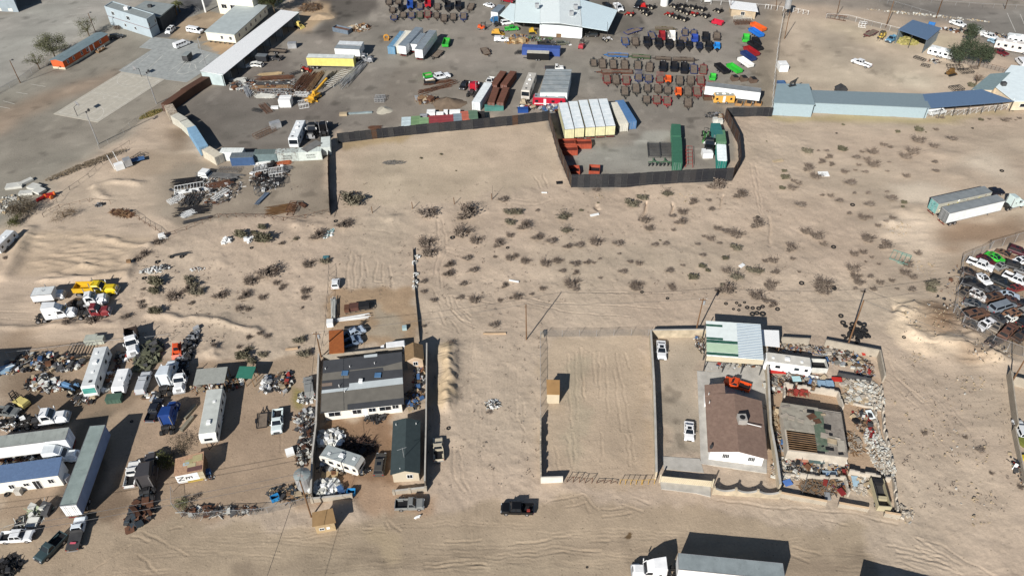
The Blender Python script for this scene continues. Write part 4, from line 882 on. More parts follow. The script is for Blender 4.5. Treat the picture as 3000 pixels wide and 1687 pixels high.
def slabo(t,x,y,sx,sy,sz,rot,mat,label,name,cat,z=0.0,tilt=0.0,group=None,desc=None):
 p=gz(G(t,x,y,z));mb=MB().m(mat).cbox(0,0,0,sx,sy,sz);mb.m(dgrey)
 o=link(name,mb.mesh(name),None,(p.x,p.y,p.z+z),0);o.rotation_euler=(tilt,0,rot);tag(o,label,cat,group)
 if desc:REG.append((o,desc))
 return o
def bin_(t,x,y,sx,sy,sz,rot,mat,label,name='steel_bin',cat='bin',lid=True,fill=None,group=None,z=0):
 p=gz(G(t,x,y,sz if lid else sz));o=thing(name,label,cat,(p.x,p.y,p.z+z),rot,group);b=MB().m(mat);hx,hy=sx/2,sy/2
 for sg in(-1,1):b.box(-hx,hx,sg*hy-.04,sg*hy+.04,.05,sz);b.box(sg*hx-.041,sg*hx+.041,-hy+.05,hy-.05,.05,sz)
 for i in range(max(2,int(sx/.6))):xx=-hx+sx*(i+.5)/max(2,int(sx/.6));b.cbox(xx,-hy-.06,.1,.08,.07,sz-.15);b.cbox(xx,hy+.06,.1,.08,.07,sz-.15)
 part('shell',b,o)
 if lid:l_=MB().m(mat).box(-hx-.05,hx+.05,-hy-.05,hy+.05,sz,sz+.06);l_.beam((-hx+.1,0,sz+.08),(hx-.1,0,sz+.08),.06);part('lid',l_,o)
 else:part('load',MB().m(fill or black_m).box(-hx+.06,hx-.06,-hy+.06,hy-.06,sz*.3 if not fill else sz*.6,sz*.35 if not fill else sz*.65),o)
 return o
roofwhite=M('roof_white_metal',(236,246,248),.5,.0,.06,'ribx',3.2)
roofwhite_y=M('roof_white_metal_across',(228,240,244),.5,.0,.07,'riby',3.2)
court_m=M('court_concrete',(196,190,176),.9,0,.08,rgb2=(176,170,158),amt=.3);pad_m=M('pad_concrete',(168,172,170),.9,0,.14,rgb2=(140,142,140),amt=.35);linew=M('line_paint',(214,212,204),.8,0,.15)
structure('court_slab',MB().m(court_m).prism([q for q in GL('00',537,1150,985,1235,1660,800,1225,725)],-.2,.06))
structure('playground_pavement',MB().m(pad_m).prism(GL('00',1195,712,1225,725,1640,800,1880,830,2080,700,2230,560,2080,520,1990,490,1990,440,1850,415,1535,375,1400,480,1530,500),-.2,.045))
CT=GL('00',537,1150,985,1235,1660,800,1225,725);ml=MB().m(linew)
def cpt(u,v):a=CT[0].lerp(CT[1],u);b_=CT[3].lerp(CT[2],u);p=a.lerp(b_,v);return Vector((p.x,p.y,.066))
def cline(mb,P,wd=.09):
 for a,b_ in zip(P[:-1],P[1:]):
  d=(b_-a).normalized();nn=Vector((-d.y,d.x,0))*wd/2;mb.poly([a-nn,b_-nn,b_+nn,a+nn])
cline(ml,[cpt(.06,.04),cpt(.94,.04),cpt(.94,.96),cpt(.06,.96),cpt(.06,.04)]);cline(ml,[cpt(.06,.5),cpt(.94,.5)]);cline(ml,[cpt(.25,.04),cpt(.25,.96)],.06);cline(ml,[cpt(.75,.04),cpt(.75,.96)],.06)
for v,sg in((.04,1),(.96,-1)):cline(ml,[cpt(.5+.42*math.cos(q/12*math.pi),v+sg*.24*math.sin(q/12*math.pi))for q in range(13)]);cline(ml,[cpt(.36,v),cpt(.36,v+sg*.2),cpt(.64,v+sg*.2),cpt(.64,v)])
cline(ml,[cpt(.5+.13*math.cos(q/8*math.pi),.5+.075*math.sin(q/8*math.pi))for q in range(17)]);structure('court_lines',ml)
ml=MB().m(linew);rd=random.Random(4)
for a in[(1860,640,1960,650,1975,700,1850,750,1775,740,1860,640),(1640,560,1500,690),(1500,560,1400,640),(1880,600,1700,720),(1250,700,1330,640,1450,560),(1900,690,1920,640),(2060,590,2110,545),(2000,640,2090,560)]:cline(ml,[Vector((q.x,q.y,.056))for q in GL('00',*a)],.12)
structure('play_lines',ml)
mb=MB().m(linew)
for a in[(30,1018,150,1050),(-30,1070,100,1095),(310,850,460,875),(160,930,280,950),(880,30,1160,25),(780,90,930,80),(700,150,860,140),(640,235,780,230)]:cline(mb,[Vector((q.x,q.y,zt(q.x,q.y)+.05))for q in GL('00',*a)],.12)
structure('parking_lines',mb)
o=Bld('corner_warehouse','blue grey warehouse cut off at the top left corner','building',GL('00',-500,95,190,125,150,-20,-40,-500));o.walls(5.5,M('wall_bluegrey',(158,170,178),.7,0,.08));o.slab('roof',5.5,5.7,roofwhite,.2)
for f in(.3,.5,.7,.86):o.open(0,f,f+.06,.2,1.2,M('pale_panel',(215,215,205)),'wall_panel',frame=False)
lb=M('wall_paleblue',(178,192,200),.75,0,.06);graym=M('roof_grey_flat',(150,158,158),.85,0,.1,rgb2=(125,130,130),amt=.3)
P=[G('00',1115,250),G('00',1535,385),G('00',1600,330),G('00',1290,190)]
P[2]=P[1]+(G('00',1555,165,6)-G('00',1475,220,6));P[3]=P[0]+(G('00',1555,165,6)-G('00',1475,220,6))
o=Bld('two_storey_block','pale blue two storey building with a stepped grey flat roof','building',P);o.walls(6.6,lb);o.slab('roof',6.0,6.35,graym,-.2);o.slab('red_trim',3.1,3.25,M('trim_dullred',(128,92,92)),.03)
for f,w_ in((.14,.06),(.5,.07)):o.open(0,f,f+w_,4.2,5.4)
for f in(.38,.62):o.open(0,f,f+.04,1.2,2.2)
for f in(.05,.8):o.open(1,f,f+.12,3.8,5.0)
q=(o.l[3]+o.l[0])/2;part('air_conditioner',MB().m(white_m).cbox(-1.2,1.0,6.35,1.3,1.3,1.0),o.o)
lm('the two storey block',o.c)
P=[G('00',1280,125,5),G('00',1600,165,5),G('00',1740,50,5),G('00',1465,15,5)]
o=Bld('grey_annex','dark walled annex with a wide grey roof behind the pale blue building','building',P);o.walls(4.6,M('wall_dark',(70,74,78)));o.slab('roof',4.6,5.0,graym,.4);o.cbox('air_conditioner','00',1510,75,5.0,1.2,1.2,.9,dgrey)
orange=M('wall_orange',(214,104,58),.7,0,.08)
A_,B_=G('00',540,690),G('00',662,702);far_=G('00',1115,385)-G('00',662,640);dd=G('00',1095,350,3)-G('00',645,622,3)
o=Bld('mobile_classroom','long orange mobile classroom with a grey roof and cream skirting','building',[A_,B_,B_+dd,A_+dd]);o.walls(2.8,orange);o.slab('skirting',0,.7,M('skirt_cream',(220,210,185)),.04);o.gable(2.8,.45,M('roof_bluegrey',(128,146,152),.6,0,.1,rgb2=(98,110,112),amt=.35),.25,orange)
for f in(.08,.2,.38,.5,.8):o.open(1,f,f+.03,1.3,2.4)
for f in(.55,.65):o.open(1,f,f+.022,.7,2.6,white_m,'door',frame=False)
lm('the orange mobile classroom',o.c);oc=o
g=gz(G('00',1010,515));t_=thing('entry_porch','small wooden porch against the orange mobile classroom','porch',g,math.atan2(dd.y,dd.x));part('deck',MB().m(wood_m).box(-1.6,1.6,-.8,.8,0,.6),t_);part('rail',MB().m(white_m).beam((-1.6,-.8,1.5),(1.6,-.8,1.5),.06),t_)
for x_ in(-1.6,0,1.6):part('rail_post',MB().m(white_m).cbox(x_,-.8,.6,.07,.07,.9),t_)
cream=M('wall_cream',(228,224,206),.75,0,.05)
P=[G('00',2065,320,3.2),G('00',2355,350,3.2),G('00',2620,110,3.2),G('00',2400,95,3.2)]
P=[G('00',2065,320,3.6),G('00',2355,350,3.6)];dv=G('00',2680,60,3.6)-P[1]
o=Bld('portable_classroom','cream portable classroom on blocks with a pale metal roof','building',[P[0],P[1],P[1]+dv,P[0]+dv]);o.walls(3.5,cream,z0=.6);o.slab('roof',3.5,3.72,M('roof_palegrey',(188,198,198),.6,0,.08,rgb2=(165,172,172),amt=.3),.25)
for i in range(6):part('footing',MB().m(dgrey).cbox(*(o.l[0].lerp(o.l[1],(i+.5)/6)),0,.3,.3,.6),o.o)
for f in(.5,.8):o.open(0,f,f+.08,1.6,2.7)
for f in(.1,.3,.45,.6,.75,.9):o.open(1,f,f+.04,1.6,2.7)
lm('the cream portable classroom',o.c)
P=[G('00',2215,140),G('00',2575,175)];dv=Vector((5,13,0));P=[P[0],P[1],P[1]+dv,P[0]+dv]
o=Bld('office_building','cream office building at the top edge above the portable classroom','building',P);o.walls(6,cream);o.slab('roof',6,6.2,roofwhite,.3)
for f in(.1,.35,.62):o.open(0,f,f+.14,2.2,3.6)
t_=pole('00',2070,125,7,'thick white canopy column beside the cream office building',.35,mat=white_m,name='canopy_column',taper=1.0)
P=[G('00',2020,720,4.2),G('00',2235,738,4.2)];dv=G('10',425,112,4.2)-P[1];dv2=G('10',250,108,4.2)-P[0]
o=Bld('open_bay_shed','very long open bay shed with a white metal roof along the yard edge','shed',[P[0],P[1],P[1]+dv,P[0]+dv2]);o.shed([4.3,3.6,3.6,4.3],roofwhite,.15);o.walls([3.9,0,3.9,3.9],M('shed_wall',(190,205,206),.7,0,.1));
for i in range(13):p=o.l[1].lerp(o.l[2],i/12);part('post',MB().m(dgrey).cbox(p.x-.3,p.y,0,.15,.15,3.7),o.o)
for i in range(1,12,2):p=o.l[1].lerp(o.l[2],i/12);q=o.l[0].lerp(o.l[3],i/12);part('bay_wall',MB().m(steel).beam((p.x,p.y,1.5),(q.x,q.y,1.5),.06,3.0),o.o)
lm('the long white roofed shed',o.c)
V('wagon','00',2575,640,2490,655,(232,232,226),'cream car parked in the mouth of the long white shed',t2='00')
V('suv','00',1740,275,1680,330,(225,228,230),'white hatchback driving on the dark asphalt by the pale blue building')
V('van','00',1890,295,2030,318,(228,230,232),'white passenger van parked by the cream portable classroom')
V('van','00',1755,470,1895,415,(228,230,232),'white passenger van standing on the painted playground pavement',z=.9)
p_=gz(G('00',1895,610));o=thing('cargo_trailer','small enclosed black cargo trailer alone on the playground pavement','trailer',p_,R(80));part('box',MB().m(dgrey).box(-1.6,1.6,-.95,.95,.5,2.3),o);part('roof',MB().m(graym).box(-1.6,1.6,-.95,.95,2.3,2.4),o)
for y_ in(-.95,.95):mb=MB();wheel(mb,0,y_,.33,.2);part('wheel',mb,o)
part('tongue',MB().m(black_m).beam((-1.6,0,.5),(-2.8,0,.5),.12),o)
V('suv','00',1140,370,1200,360,(40,42,46),'dark car half hidden behind the orange mobile classroom')
pole('00',990,1449,11,'tall floodlight pole beside the near end of the basketball court',.16,lamps=3,mat=steel,tip=(860,1125),name='floodlight_pole')
pole('00',1575,1045,11,'tall floodlight pole at the corner of the rusty container row',.16,lamps=3,mat=steel,tip=(1465,730),name='floodlight_pole')
pole('00',2072,660,9.5,'tall floodlight pole by the end of the long white shed',.14,lamps=2,mat=steel,tip=(1985,385),name='floodlight_pole')
pole('00',205,835,8.5,'wooden light pole on the chain link line left of the court',.14,lamps=1,tip=(98,612));pole('00',965,335,7.5,'wooden light pole behind the bare trees',.13,lamps=1,tip=(885,135))
for(x,y,a_,l_)in((780,1170,R(50),'basketball hoop at the near end of the court'),(1425,775,R(230),'basketball hoop at the far end of the court')):
 o=thing('basketball_hoop',l_,'basketball hoop',gz(G('00',x,y)),a_);part('post',MB().m(dgrey).tube((0,0,0),(0,0,2.9),.09),o);part('arm',MB().m(dgrey).beam((0,0,2.8),(1.2,0,3.3),.09),o);part('backboard',MB().m(M('board_grey',(140,140,142))).box(1.2,1.26,-.9,.9,2.9,4.0),o);part('rim',MB().m(rust_m).torus((1.55,0,3.05),.24,.025,10,4),o)
tl=M('tree_leaf_grey',(104,106,78),.9,0,.25);tg=M('tree_leaf_pine',(66,78,50),.9,0,.3)
tree('00',560,590,7.5,5.2,'big bushy grey green tree behind the orange mobile classroom',tl,n=5200,seed=2,ls=.17,lobes=13)
tree('00',400,700,5.5,3.2,'sparse small tree left of the orange mobile classroom',tl,n=900,seed=3,sparse=True,ls=.15)
tree('00',900,370,6.0,4.4,'thin half bare tree behind the far end of the orange classroom',tl,n=1700,seed=4,sparse=True,ls=.15)
tree('10',190,140,9.5,4.6,'dense dark green tree at the top beside the long shed',M('tree_leaf_dark',(62,68,38),.9,0,.3),n=5200,seed=5,trunk=.3,ls=.2,name='leafy_tree',lobes=12)
def palm(t,x,y,h,label,seed):
 b_=gz(G(t,x,y));o=thing('palm_tree',label,'palm tree',b_);rd=random.Random(seed);part('trunk',MB().m(wood_m).tube((0,0,-.1),(.2,.1,h),.28,.2,8),o);f=MB().m(M('palm_leaf',(110,112,70),.8,0,.2))
 for i in range(34):
  a=rd.uniform(0,6.28);P=[];e=rd.uniform(-.2,1.2)
  for j in range(6):s_=j/5*2.0;P.append(Vector((.2+math.cos(a)*s_,.1+math.sin(a)*s_,h+e*s_*.6-s_*s_*.35)))
  wv=Vector((-math.sin(a),math.cos(a),0))
  for j in range(5):f.poly([P[j]-wv*.16,P[j+1]-wv*.12,P[j+1]+wv*.12,P[j]+wv*.16])
 part('crown',f,o)
palm('00',1780,155,4.2,'palm tree with a ragged crown beside the annex',1);palm('00',1810,125,3.6,'smaller palm tree just behind the ragged palm',2)
o=heap('hedge','yellow green hedge below the floodlight pole by the containers','00',1520,1150,3.8,1.3,.9,900,[M('hedge_leaf',(132,130,78),.9,0,.25),M('hedge_leaf_dry',(160,140,90),.9,0,.25)],(.1,.35),3,.2,R(48),cat='hedge')
link_fence('chain link fence along the left lot toward the orange classroom',GL('00',-200,1060,0,940,200,835,380,700,530,600),1.6,seed=2);link_fence('low fence between the court lot and the dirt slope',GL('00',1700,1030,1560,1130,1375,1230,1180,1400,1000,1500),1.4,rail=False,seed=3)
link_fence('pipe fence of short posts across the school drive',GL('00',1935,185,1975,150,2010,115),1.0,step=1.6,mesh=False)
container('00',2090,760,1890,880,(92,66,54),'rusty brown shipping container touching the end of the long white shed',L=12.2,rust=.45)
container('00',1870,895,1680,1030,(100,70,56),'rusty brown shipping container second from the long white shed',L=11,rust=.5)
container('00',1690,1050,1735,1130,(198,186,168),'pale container with a rust streaked roof at the bend by the hedge',L=5.2,rust=.42)
container('00',1755,1150,1845,1205,(205,202,190),'pale container with black letters on its side below the bend',L=5.0,rust=.2)
container('00',1850,1215,1925,1285,(208,208,196),'pale container just above the light blue container',L=5.2,rust=.2)
container('00',1935,1300,2030,1449,(138,176,204),'long light blue container in the curved row',L=12.2,rust=.15)
container('01',2075,40,2190,110,(216,208,190),'cream container with rusty edges at the lower end of the curve',L=6.06,rust=.25)
container('01',2250,60,2410,60,(222,226,222),'white container turned behind the row near the curve',L=6.06,rust=.08)
container('01',2330,112,2540,105,(72,100,140),'dark blue container first in the straight row',L=6.06,rust=.2,roofcol=(110,120,126))
container('11',0,78,190,75,(120,138,140),'grey green container second in the straight row',L=6.06,rust=.12,roofcol=(110,124,122))
def cname(o,h,hw,H):
 textpart(o,'MAERSK',.62,(.2,-hw-.045,1.65),(R(90),0,0),dgrey,depth=.012);textpart(o,'SEALAND',.55,(.2,-hw-.045,.95),(R(90),0,0),dgrey,depth=.012)
container('11',197,72,423,62,(196,205,200),'pale container with dark lettering and rust blotched roof third in the straight row',L=6.06,rust=.42,logo=cname)
container('11',430,62,652,50,(208,216,210),'pale container with dark lettering fourth in the straight row',L=6.06,rust=.18,logo=cname)
container('11',700,-60,700,30,(205,212,208),'white container end on at the end of the straight row',L=5.5,rust=.12,door=-1)
slabo('11',560,25,2.6,5.2,.1,R(-40),M('mesh_grey',(120,120,118),.8),'grey wire mesh panel leaning across the lettered containers','wire_mesh_sheet','mesh sheet',z=2.65,tilt=.05)
lm('the lettered pale containers',G('11',420,80))
def quadroof(b,name,P,mat,th=.15):
 P=[Vector((p[0]-b.c.x,p[1]-b.c.y,p[2]))for p in P];n=(P[1]-P[0]).cross(P[2]-P[1]);P=P if n.z>0 else P[::-1];mb=MB().m(mat);k=len(P);mb.v=[tuple(p)for p in P]+[tuple(p+Vector((0,0,th)))for p in P]
 mb.face(list(range(k))[::-1]);mb.face(range(k,2*k))
 for i in range(k):mb.face((i,(i+1)%k,k+(i+1)%k,k+i))
 return part(name,mb,b.o)
shopw=M('shop_wall',(226,232,234),.7,0,.05,'ribx',4)
P=[G('20',278,362),G('20',702,392),G('20',780,60,3.5),G('20',420,-120,3.5)];P[3]=Vector((P[0].x+1.5,P[0].y+30,0));P[2]=Vector((P[1].x+1.5,P[1].y+30,0))
o=Bld('equipment_shop','big white workshop with broad white metal roofs and three rooftop coolers','building',P);o.walls(5.0,shopw)
E1=G('20',283,236,5.1);R1=G('20',480,238,6.2);E2=G('20',702,272,5.1);dv=Vector((1.5,31,0))
quadroof(o,'roof',[E1,R1,R1+dv,E1+dv],roofwhite_y);quadroof(o,'roof',[R1,E2,E2+dv,R1+dv],roofwhite_y)
L1=G('20',22,225,4.2);quadroof(o,'canopy',[L1,E1-Vector((.1,0,.15)),E1+dv-Vector((.1,0,.15)),L1+dv*.9],M('roof_white_bright',(224,238,240),.45,0,.04,'riby',2.4))
L2=G('20',962,318,3.6);quadroof(o,'canopy',[E2+Vector((.1,0,-.15)),L2,G('20',1062,108,3.6),E2+dv*.75+Vector((.1,0,-.15))],M('roof_white_blue',(216,234,242),.45,0,.05,'riby',2.4))
L3=G('10',2450,160,3.6);quadroof(o,'canopy',[L3,L1+Vector((-.1,0,-.2)),L1+dv*.5-Vector((.1,0,.2)),G('10',2560,40,3.6)],M('roof_white_blue2',(220,236,242),.45,0,.05,'riby',2.4))
gb=MB().m(shopw);n3=Vector((0,.05,0));PP=[E1,E2,R1];PP=[Vector((p.x-o.c.x,p.y-o.c.y+.3,p.z))for p in PP];gb.v=[tuple(p)for p in PP]+[tuple(p+Vector((0,.1,0)))for p in PP]
for f in((0,1,2),(5,4,3),(0,3,4,1),(1,4,5,2),(2,5,3,0)):gb.face(f)
part('gable_wall',gb,o.o)
for x,y in((252,75),(640,88),(598,150)):o.cbox('air_cooler','20',x,y,5.9,1.3,1.3,1.3,steel)
for x,y,t2_ in((950,330,'20'),(880,310,'20'),(1050,140,'20'),(30,250,'20'),(130,240,'20')):q=o.at(t2_,x,y,0);part('post',MB().m(dgrey).cbox(q.x,q.y+.4,0,.18,.18,4.0),o.o)
for x,y in((2455,250),(2560,90)):q=o.at('10',x,y,0);part('post',MB().m(dgrey).cbox(q.x,q.y,0,.15,.15,3.6),o.o)
lm('the big white workshop',G('20',500,300))
pole('20',962,390,8,'thin steel pole in front of the workshop canopy',.08,mat=dgrey,tip=(962,225));pole('20',965,90,7.5,'dark pole behind the workshop canopy',.1,mat=dgrey);
P=[G('20',2200,165),G('20',2440,195)];dv=Vector((.6,5.2,0));o=Bld('roadside_office','small stone office with an overhanging white roof by the white pipe fence','building',[P[0],P[1],P[1]+dv,P[0]+dv]);o.walls(2.7,M('stone_wall',(190,172,145),.9,0,.2));o.shed([2.8,2.8,3.1,3.1],roofwhite,.6);o.open(0,.4,.55,.9,2)
lm('the small stone office',o.c)
def dim(kind):return K[kind]
def Tr(rows,t,updown=1):
 for r in rows:
  x,y0,y1,kind,colr,lab=r[:6];dx=r[6]if len(r)>6 else 0
  a,b_=((x-dx,y0),(x,y1))if updown>0 else((x,y1),(x-dx,y0))
  V(kind,t,a[0],a[1],b_[0],b_[1],colr,lab,z=.7,fit=.7,group='trailers lined up for sale in the yard')
BR,BK_,RD,NV,BL,GN,OR=(84,72,62),(34,34,38),(140,38,36),(44,62,112),(40,84,150),(60,190,66),(224,100,44)
Tr([(1740,292,352,'rail_small',NV,'navy open trailer in the top row nearest the white dump trailer'),(1828,303,350,'rail_small',NV,'small navy open trailer right of another navy one in the top row'),(1420,325,388,'rail',NV,'navy trailer left of the small red dump trailer',25),(1508,332,398,'dump',(150,40,46),'red dump trailer between the navy trailer and the white one'),(1610,325,408,'dump',(226,224,218),'white dump trailer in the upper group'),(1945,342,415,'dump',BK_,'black dump trailer left of the single brown railed trailer',0)],'20',-1)
Tr([(1145,375,448,'rail',BL,'bright blue railed trailer at the left end of the upper group',15),(1243,372,455,'rail_gate',BR,'brown decked trailer with raised mesh gate second in the upper group',8),(1362,385,460,'dump',BK_,'largest black dump trailer at the left of the black row',10),(1475,400,470,'dump',BK_,'black dump trailer under the red one',8),(1580,410,478,'dump',BK_,'black dump trailer under the white one',6),(1688,420,492,'dump',BK_,'black dump trailer under the navy pair',6),(1782,425,482,'dump_small',BK_,'small black dump trailer in the middle of the black row',5),(1885,435,490,'dump_small',(30,40,66),'small dark navy dump trailer in the black row',5),(1978,430,498,'dump',BK_,'black dump trailer touching the bright blue one'),(2063,437,488,'dump_small',(40,140,220),'small bright blue dump trailer at the right end of the black row')],'20')
Tr([(1725,365,425,'flat',NV,'navy flat trailer behind the black dump row'),(1838,365,418,'dump',(48,76,160),'royal blue dump trailer behind the black row'),(2060,318,408,'rail_gate',BR,'brown railed trailer standing alone at the right of the upper group')],'20',-1)
nm=['first','second','third','fourth','fifth','sixth','seventh','eighth','ninth','tenth','eleventh','twelfth','thirteenth','fourteenth']
cw={BR:'brown',BK_:'black',RD:'red',NV:'navy',BL:'blue',GN:'green',OR:'orange',(62,62,58):'dark grey',(70,92,70):'dark green',(170,36,44):'bright red'}
DG=(62,62,58)
def row(t,rname,L_,up):
 for i,(x,y0,y1,kind,colr,*dx)in enumerate(L_):
  kd='solid walled' if 'dump' in kind else 'mesh gated' if 'gate' in kind else 'railed'
  Tr([(x,y0,y1,kind,colr,'%s %s trailer, %s from left in %s'%(cw.get(colr,'coloured'),kd,nm[i],rname),dx[0]if dx else 0)],t,up)
row('20','the row under the long trailers',[(822,597,662,'rail_small',DG,5),(912,590,686,'rail',BR,8),(1018,600,684,'rail',DG,6),(1135,607,692,'rail',BR,6),(1264,610,700,'rail',DG),(1378,630,715,'rail',BR,-8),(1517,640,716,'dump',BK_),(1628,640,716,'dump',BK_),(1730,650,736,'dump',BK_),(1828,648,738,'rail',NV),(1920,650,746,'rail',RD,-6)],-1)
row('20','the middle trailer row',[(958,750,832,'rail',RD,10),(1048,752,842,'rail_gate',BR,12),(1150,762,845,'rail',RD,4),(1272,740,812,'rail_gate',NV),(1372,750,822,'rail',NV),(1488,762,828,'rail_gate',RD),(1570,770,825,'dump_small',OR),(1685,762,850,'rail',DG),(1795,762,848,'rail',BR),(1900,760,848,'rail',RD,8)],1)
row('20','the second lowest trailer row',[(1136,868,958,'rail',DG,4),(1248,842,932,'rail',DG,4),(1360,845,922,'rail_small',DG),(1467,850,928,'rail',BR),(1565,870,940,'rail_gate',DG),(1673,892,955,'dump_small',OR),(1770,872,960,'rail_gate',BR),(1866,876,962,'rail',RD,10)],1)
row('20','the lowest trailer row',[(1352,960,1034,'rail',DG),(1458,962,1038,'rail',RD),(1562,972,1052,'rail',(170,36,44)),(1770,986,1070,'rail',BR)],1)
row('10','lower row at the yard top',[(1386,148,196,'rail',NV),(1476,120,176,'rail',DG),(1562,118,178,'rail',NV),(1645,115,182,'rail',(70,92,70)),(1725,106,170,'rail',RD),(1813,120,180,'rail_small',BR),(1888,142,212,'rail',BR),(1980,132,202,'rail',DG),(2085,122,198,'rail',NV)],1)
row('10','upper row at the yard top',[(1335,-20,45,'rail',BR),(1430,-20,35,'rail',BR),(1550,18,82,'dump',(40,80,160)),(1645,30,92,'rail',NV),(1730,0,70,'dump',(190,34,48)),(1820,32,94,'rail',BR),(1930,20,104,'dump',BK_),(2035,22,92,'dump',BK_),(2145,30,100,'rail',BR,-30)],1)
Tr([(1370,72,124,'rail_small',BR,'brown trailer squeezed between the two top rows at their left end'),(1460,46,104,'dump_small',BK_,'small black trailer squeezed between the two top rows')],'10')
Tr([(1560,-70,-10,'rail',BR,'brown trailer at the top edge above the royal blue one'),(1650,-60,10,'dump',BK_,'black trailer at the top edge between blue and red trailers'),(1890,-60,0,'dump',BK_,'black trailer cut by the top edge')],'10')
for(x0,y0,x1,y1,kind,c_,lab)in[(1165,560,960,550,'rail_long',(60,130,200),'long pale blue railed trailer lying crosswise above the rows'),(1390,575,1205,565,'rail_long',(70,100,60),'long green railed trailer lying crosswise'),(1600,590,1440,582,'rail_long',BR,'long brown railed trailer lying crosswise third in line'),(1620,595,1830,600,'rail_long',BR,'long brown railed trailer lying crosswise fourth in line'),(1440,285,1620,290,'rail_long',(110,100,70),'long tan railed trailer crosswise above the upper group'),(1140,335,1285,290,'flat',(40,60,130),'blue tilt bed trailer beside the workshop canopy'),(1210,722,900,722,'rail_long',(120,70,50),'very long rust brown trailer lying crosswise over the middle row')]:
 V(kind,'20',x0,y0,x1,y1,c_,lab,z=.6,fit=.75)
for(x0,y0,x1,y1,kind,c_,lab)in[(2540,305,2415,240,'dump_long',(230,106,50),'orange dump trailer at the top of the curved line'),(2520,370,2395,290,'dump_long',(44,120,210),'bright blue dump trailer second in the curved line'),(2350,425,2358,350,'dump',GN,'green dump trailer standing apart beside the curved line'),(2500,500,2390,425,'dump_long',BK_,'black dump trailer in the curved line above the red one'),(2475,560,2345,475,'dump_long',(156,38,44),'red dump trailer in the curved line'),(2440,610,2315,520,'dump_long',NV,'navy dump trailer in the curved line below the red one'),(2415,675,2285,585,'dump_long',(226,226,222),'white dump trailer at the lower end of the curved line'),(2160,735,2060,650,'dump_long',BK_,'black dump trailer beside the green one below the curve'),(2290,725,2185,655,'dump_long',GN,'green dump trailer below the curved line'),(2015,800,2025,750,'dump_small',GN,'small green dump trailer at the right end of the middle row'),(2120,240,2020,215,'dump',(200,40,66),'pinkish red dump trailer near the small stone office'),(2470,450,2440,390,'dump',BK_,'short black dump trailer tucked behind the curved line')]:
 V(kind,'20',x0,y0,x1,y1,c_,lab,z=.8,fit=.3)
for i,(x,y,dx)in enumerate([(1640,60,1),(1720,58,1),(1700,102,1),(1825,72,1),(1918,92,1),(2082,107,1),(1765,127,1),(1840,142,1),(1592,145,1),(1655,168,1),(1738,192,1),(1952,158,1),(1410,70,1),(1330,100,1),(1360,135,1)]):
 V('farm','20',x+30,y+10,x-30,y-12,(36,34,36)if i not in(7,8)else(160,44,40),None,'small %s tractor'%('black' if i not in(7,8)else 'red'),group='tractors by the white pipe fence')
V('farm','20',1240,150,1150,130,(170,50,44),'big red tractor at the corner of the workshop canopy',fit=.3);V('farm','20',920,400,975,385,(205,205,205),'little white grey tractor in front of the workshop canopy')
V('farm','20',1950,1300,1945,1420,(60,120,54),'green tractor with cream wheels beside the green containers',fit=.2);V('crew','20',1040,35,1100,115,(225,228,230),'white pickup parked behind the workshop canopy');V('crew','20',930,30,985,90,(30,30,34),'black pickup behind the workshop canopy');V('suv','20',1290,20,1250,75,(28,28,32),'black vehicle near the top pipe fence');V('skid','20',1300,60,1360,65,(200,40,40),'small red machine near the top pipe fence')
V('wagon','20',860,345,745,345,(42,42,40),'dark green old car beside the workshop wall');V('regular','20',255,440,440,435,(60,60,60),'dark pickup with a white hood along the workshop wall')
V('skid','20',165,315,245,310,(226,186,60),'small yellow mini excavator beside the workshop');V('wagon','20',470,430,550,425,(96,98,84),'grey green junk cart by the workshop wall')
slabo('20',480,370,2.4,1.2,1.2,0,wood_m,'wooden bench crate against the white workshop wall','wooden_crate','crate');V('forklift','20',680,500,720,420,(180,60,70),'red narrow machine in front of the workshop');slabo('20',585,455,.9,.7,.2,.4,white_m,'white panel lying on the ground before the workshop','loose_board','board')
container('10',1480,320,1360,470,(112,158,190),'light blue container at the left of the box group',L=12.2,rust=.3,door=1)
container('10',1530,315,1420,460,(222,218,204),'cream container between the blue container and a grey trailer',L=12.2,rust=.06)
semi_trailer('10',1475,455,1635,285,(222,226,228),(138,150,160),'long grey roofed white trailer beside the cream container',L=14.6,H=3.9)
semi_trailer('10',1585,438,1665,340,(222,226,228),(140,152,162),'short grey roofed white trailer between two long ones',L=8.5,H=3.4)
semi_trailer('10',1635,497,1778,308,(226,230,232),(142,152,160),'long grey roofed white trailer at the right end of the box group',L=14.6,H=4.0)
semi_trailer('10',515,562,985,572,(238,226,132),(215,220,216),'old yellow sided box trailer in the middle of the yard',H=3.9,seams=22,end=(180,180,176))
semi_trailer('10',800,470,1050,482,(228,230,230),(150,160,166),'white box truck body behind the yellow sided trailer',H=3.6,L=8.2)
semi_trailer('10',830,430,1070,440,(230,232,232),(215,220,222),'white trailer behind the grey roofed box body',H=3.5,L=8.0)
V('daycab','10',1020,580,1140,580,(150,152,156),'grey semi tractor at the end of the yellow sided trailer',z=1.5)
bin_('10',865,280,6.4,2.4,1.5,math.atan2(-1,1.9),M('bin_bluegrey',(110,124,138),.6,0,.15),'blue grey open dumpster beside a debris heap','open_dumpster','dumpster',False,M('dirt_fill',(120,90,75)))
heap('debris_heap','heap of pale boards and rubble beside the blue grey dumpster','10',1040,290,3.8,2.6,1.0,200,[JM[4],JM[8],JM[3],wood_m],(.3,1.6),4,.6)
heap('brush_heap','heap of grey branches at the top of the sandy corner','10',550,85,4.2,3.2,1.3,260,[wood_m,M('branch_grey',(120,108,96)),M('branch_brown',(90,70,60))],(.4,2.2),5,.95)
V('skid','10',400,245,470,265,(226,206,120),'pale yellow small machine at the end of the long shed')
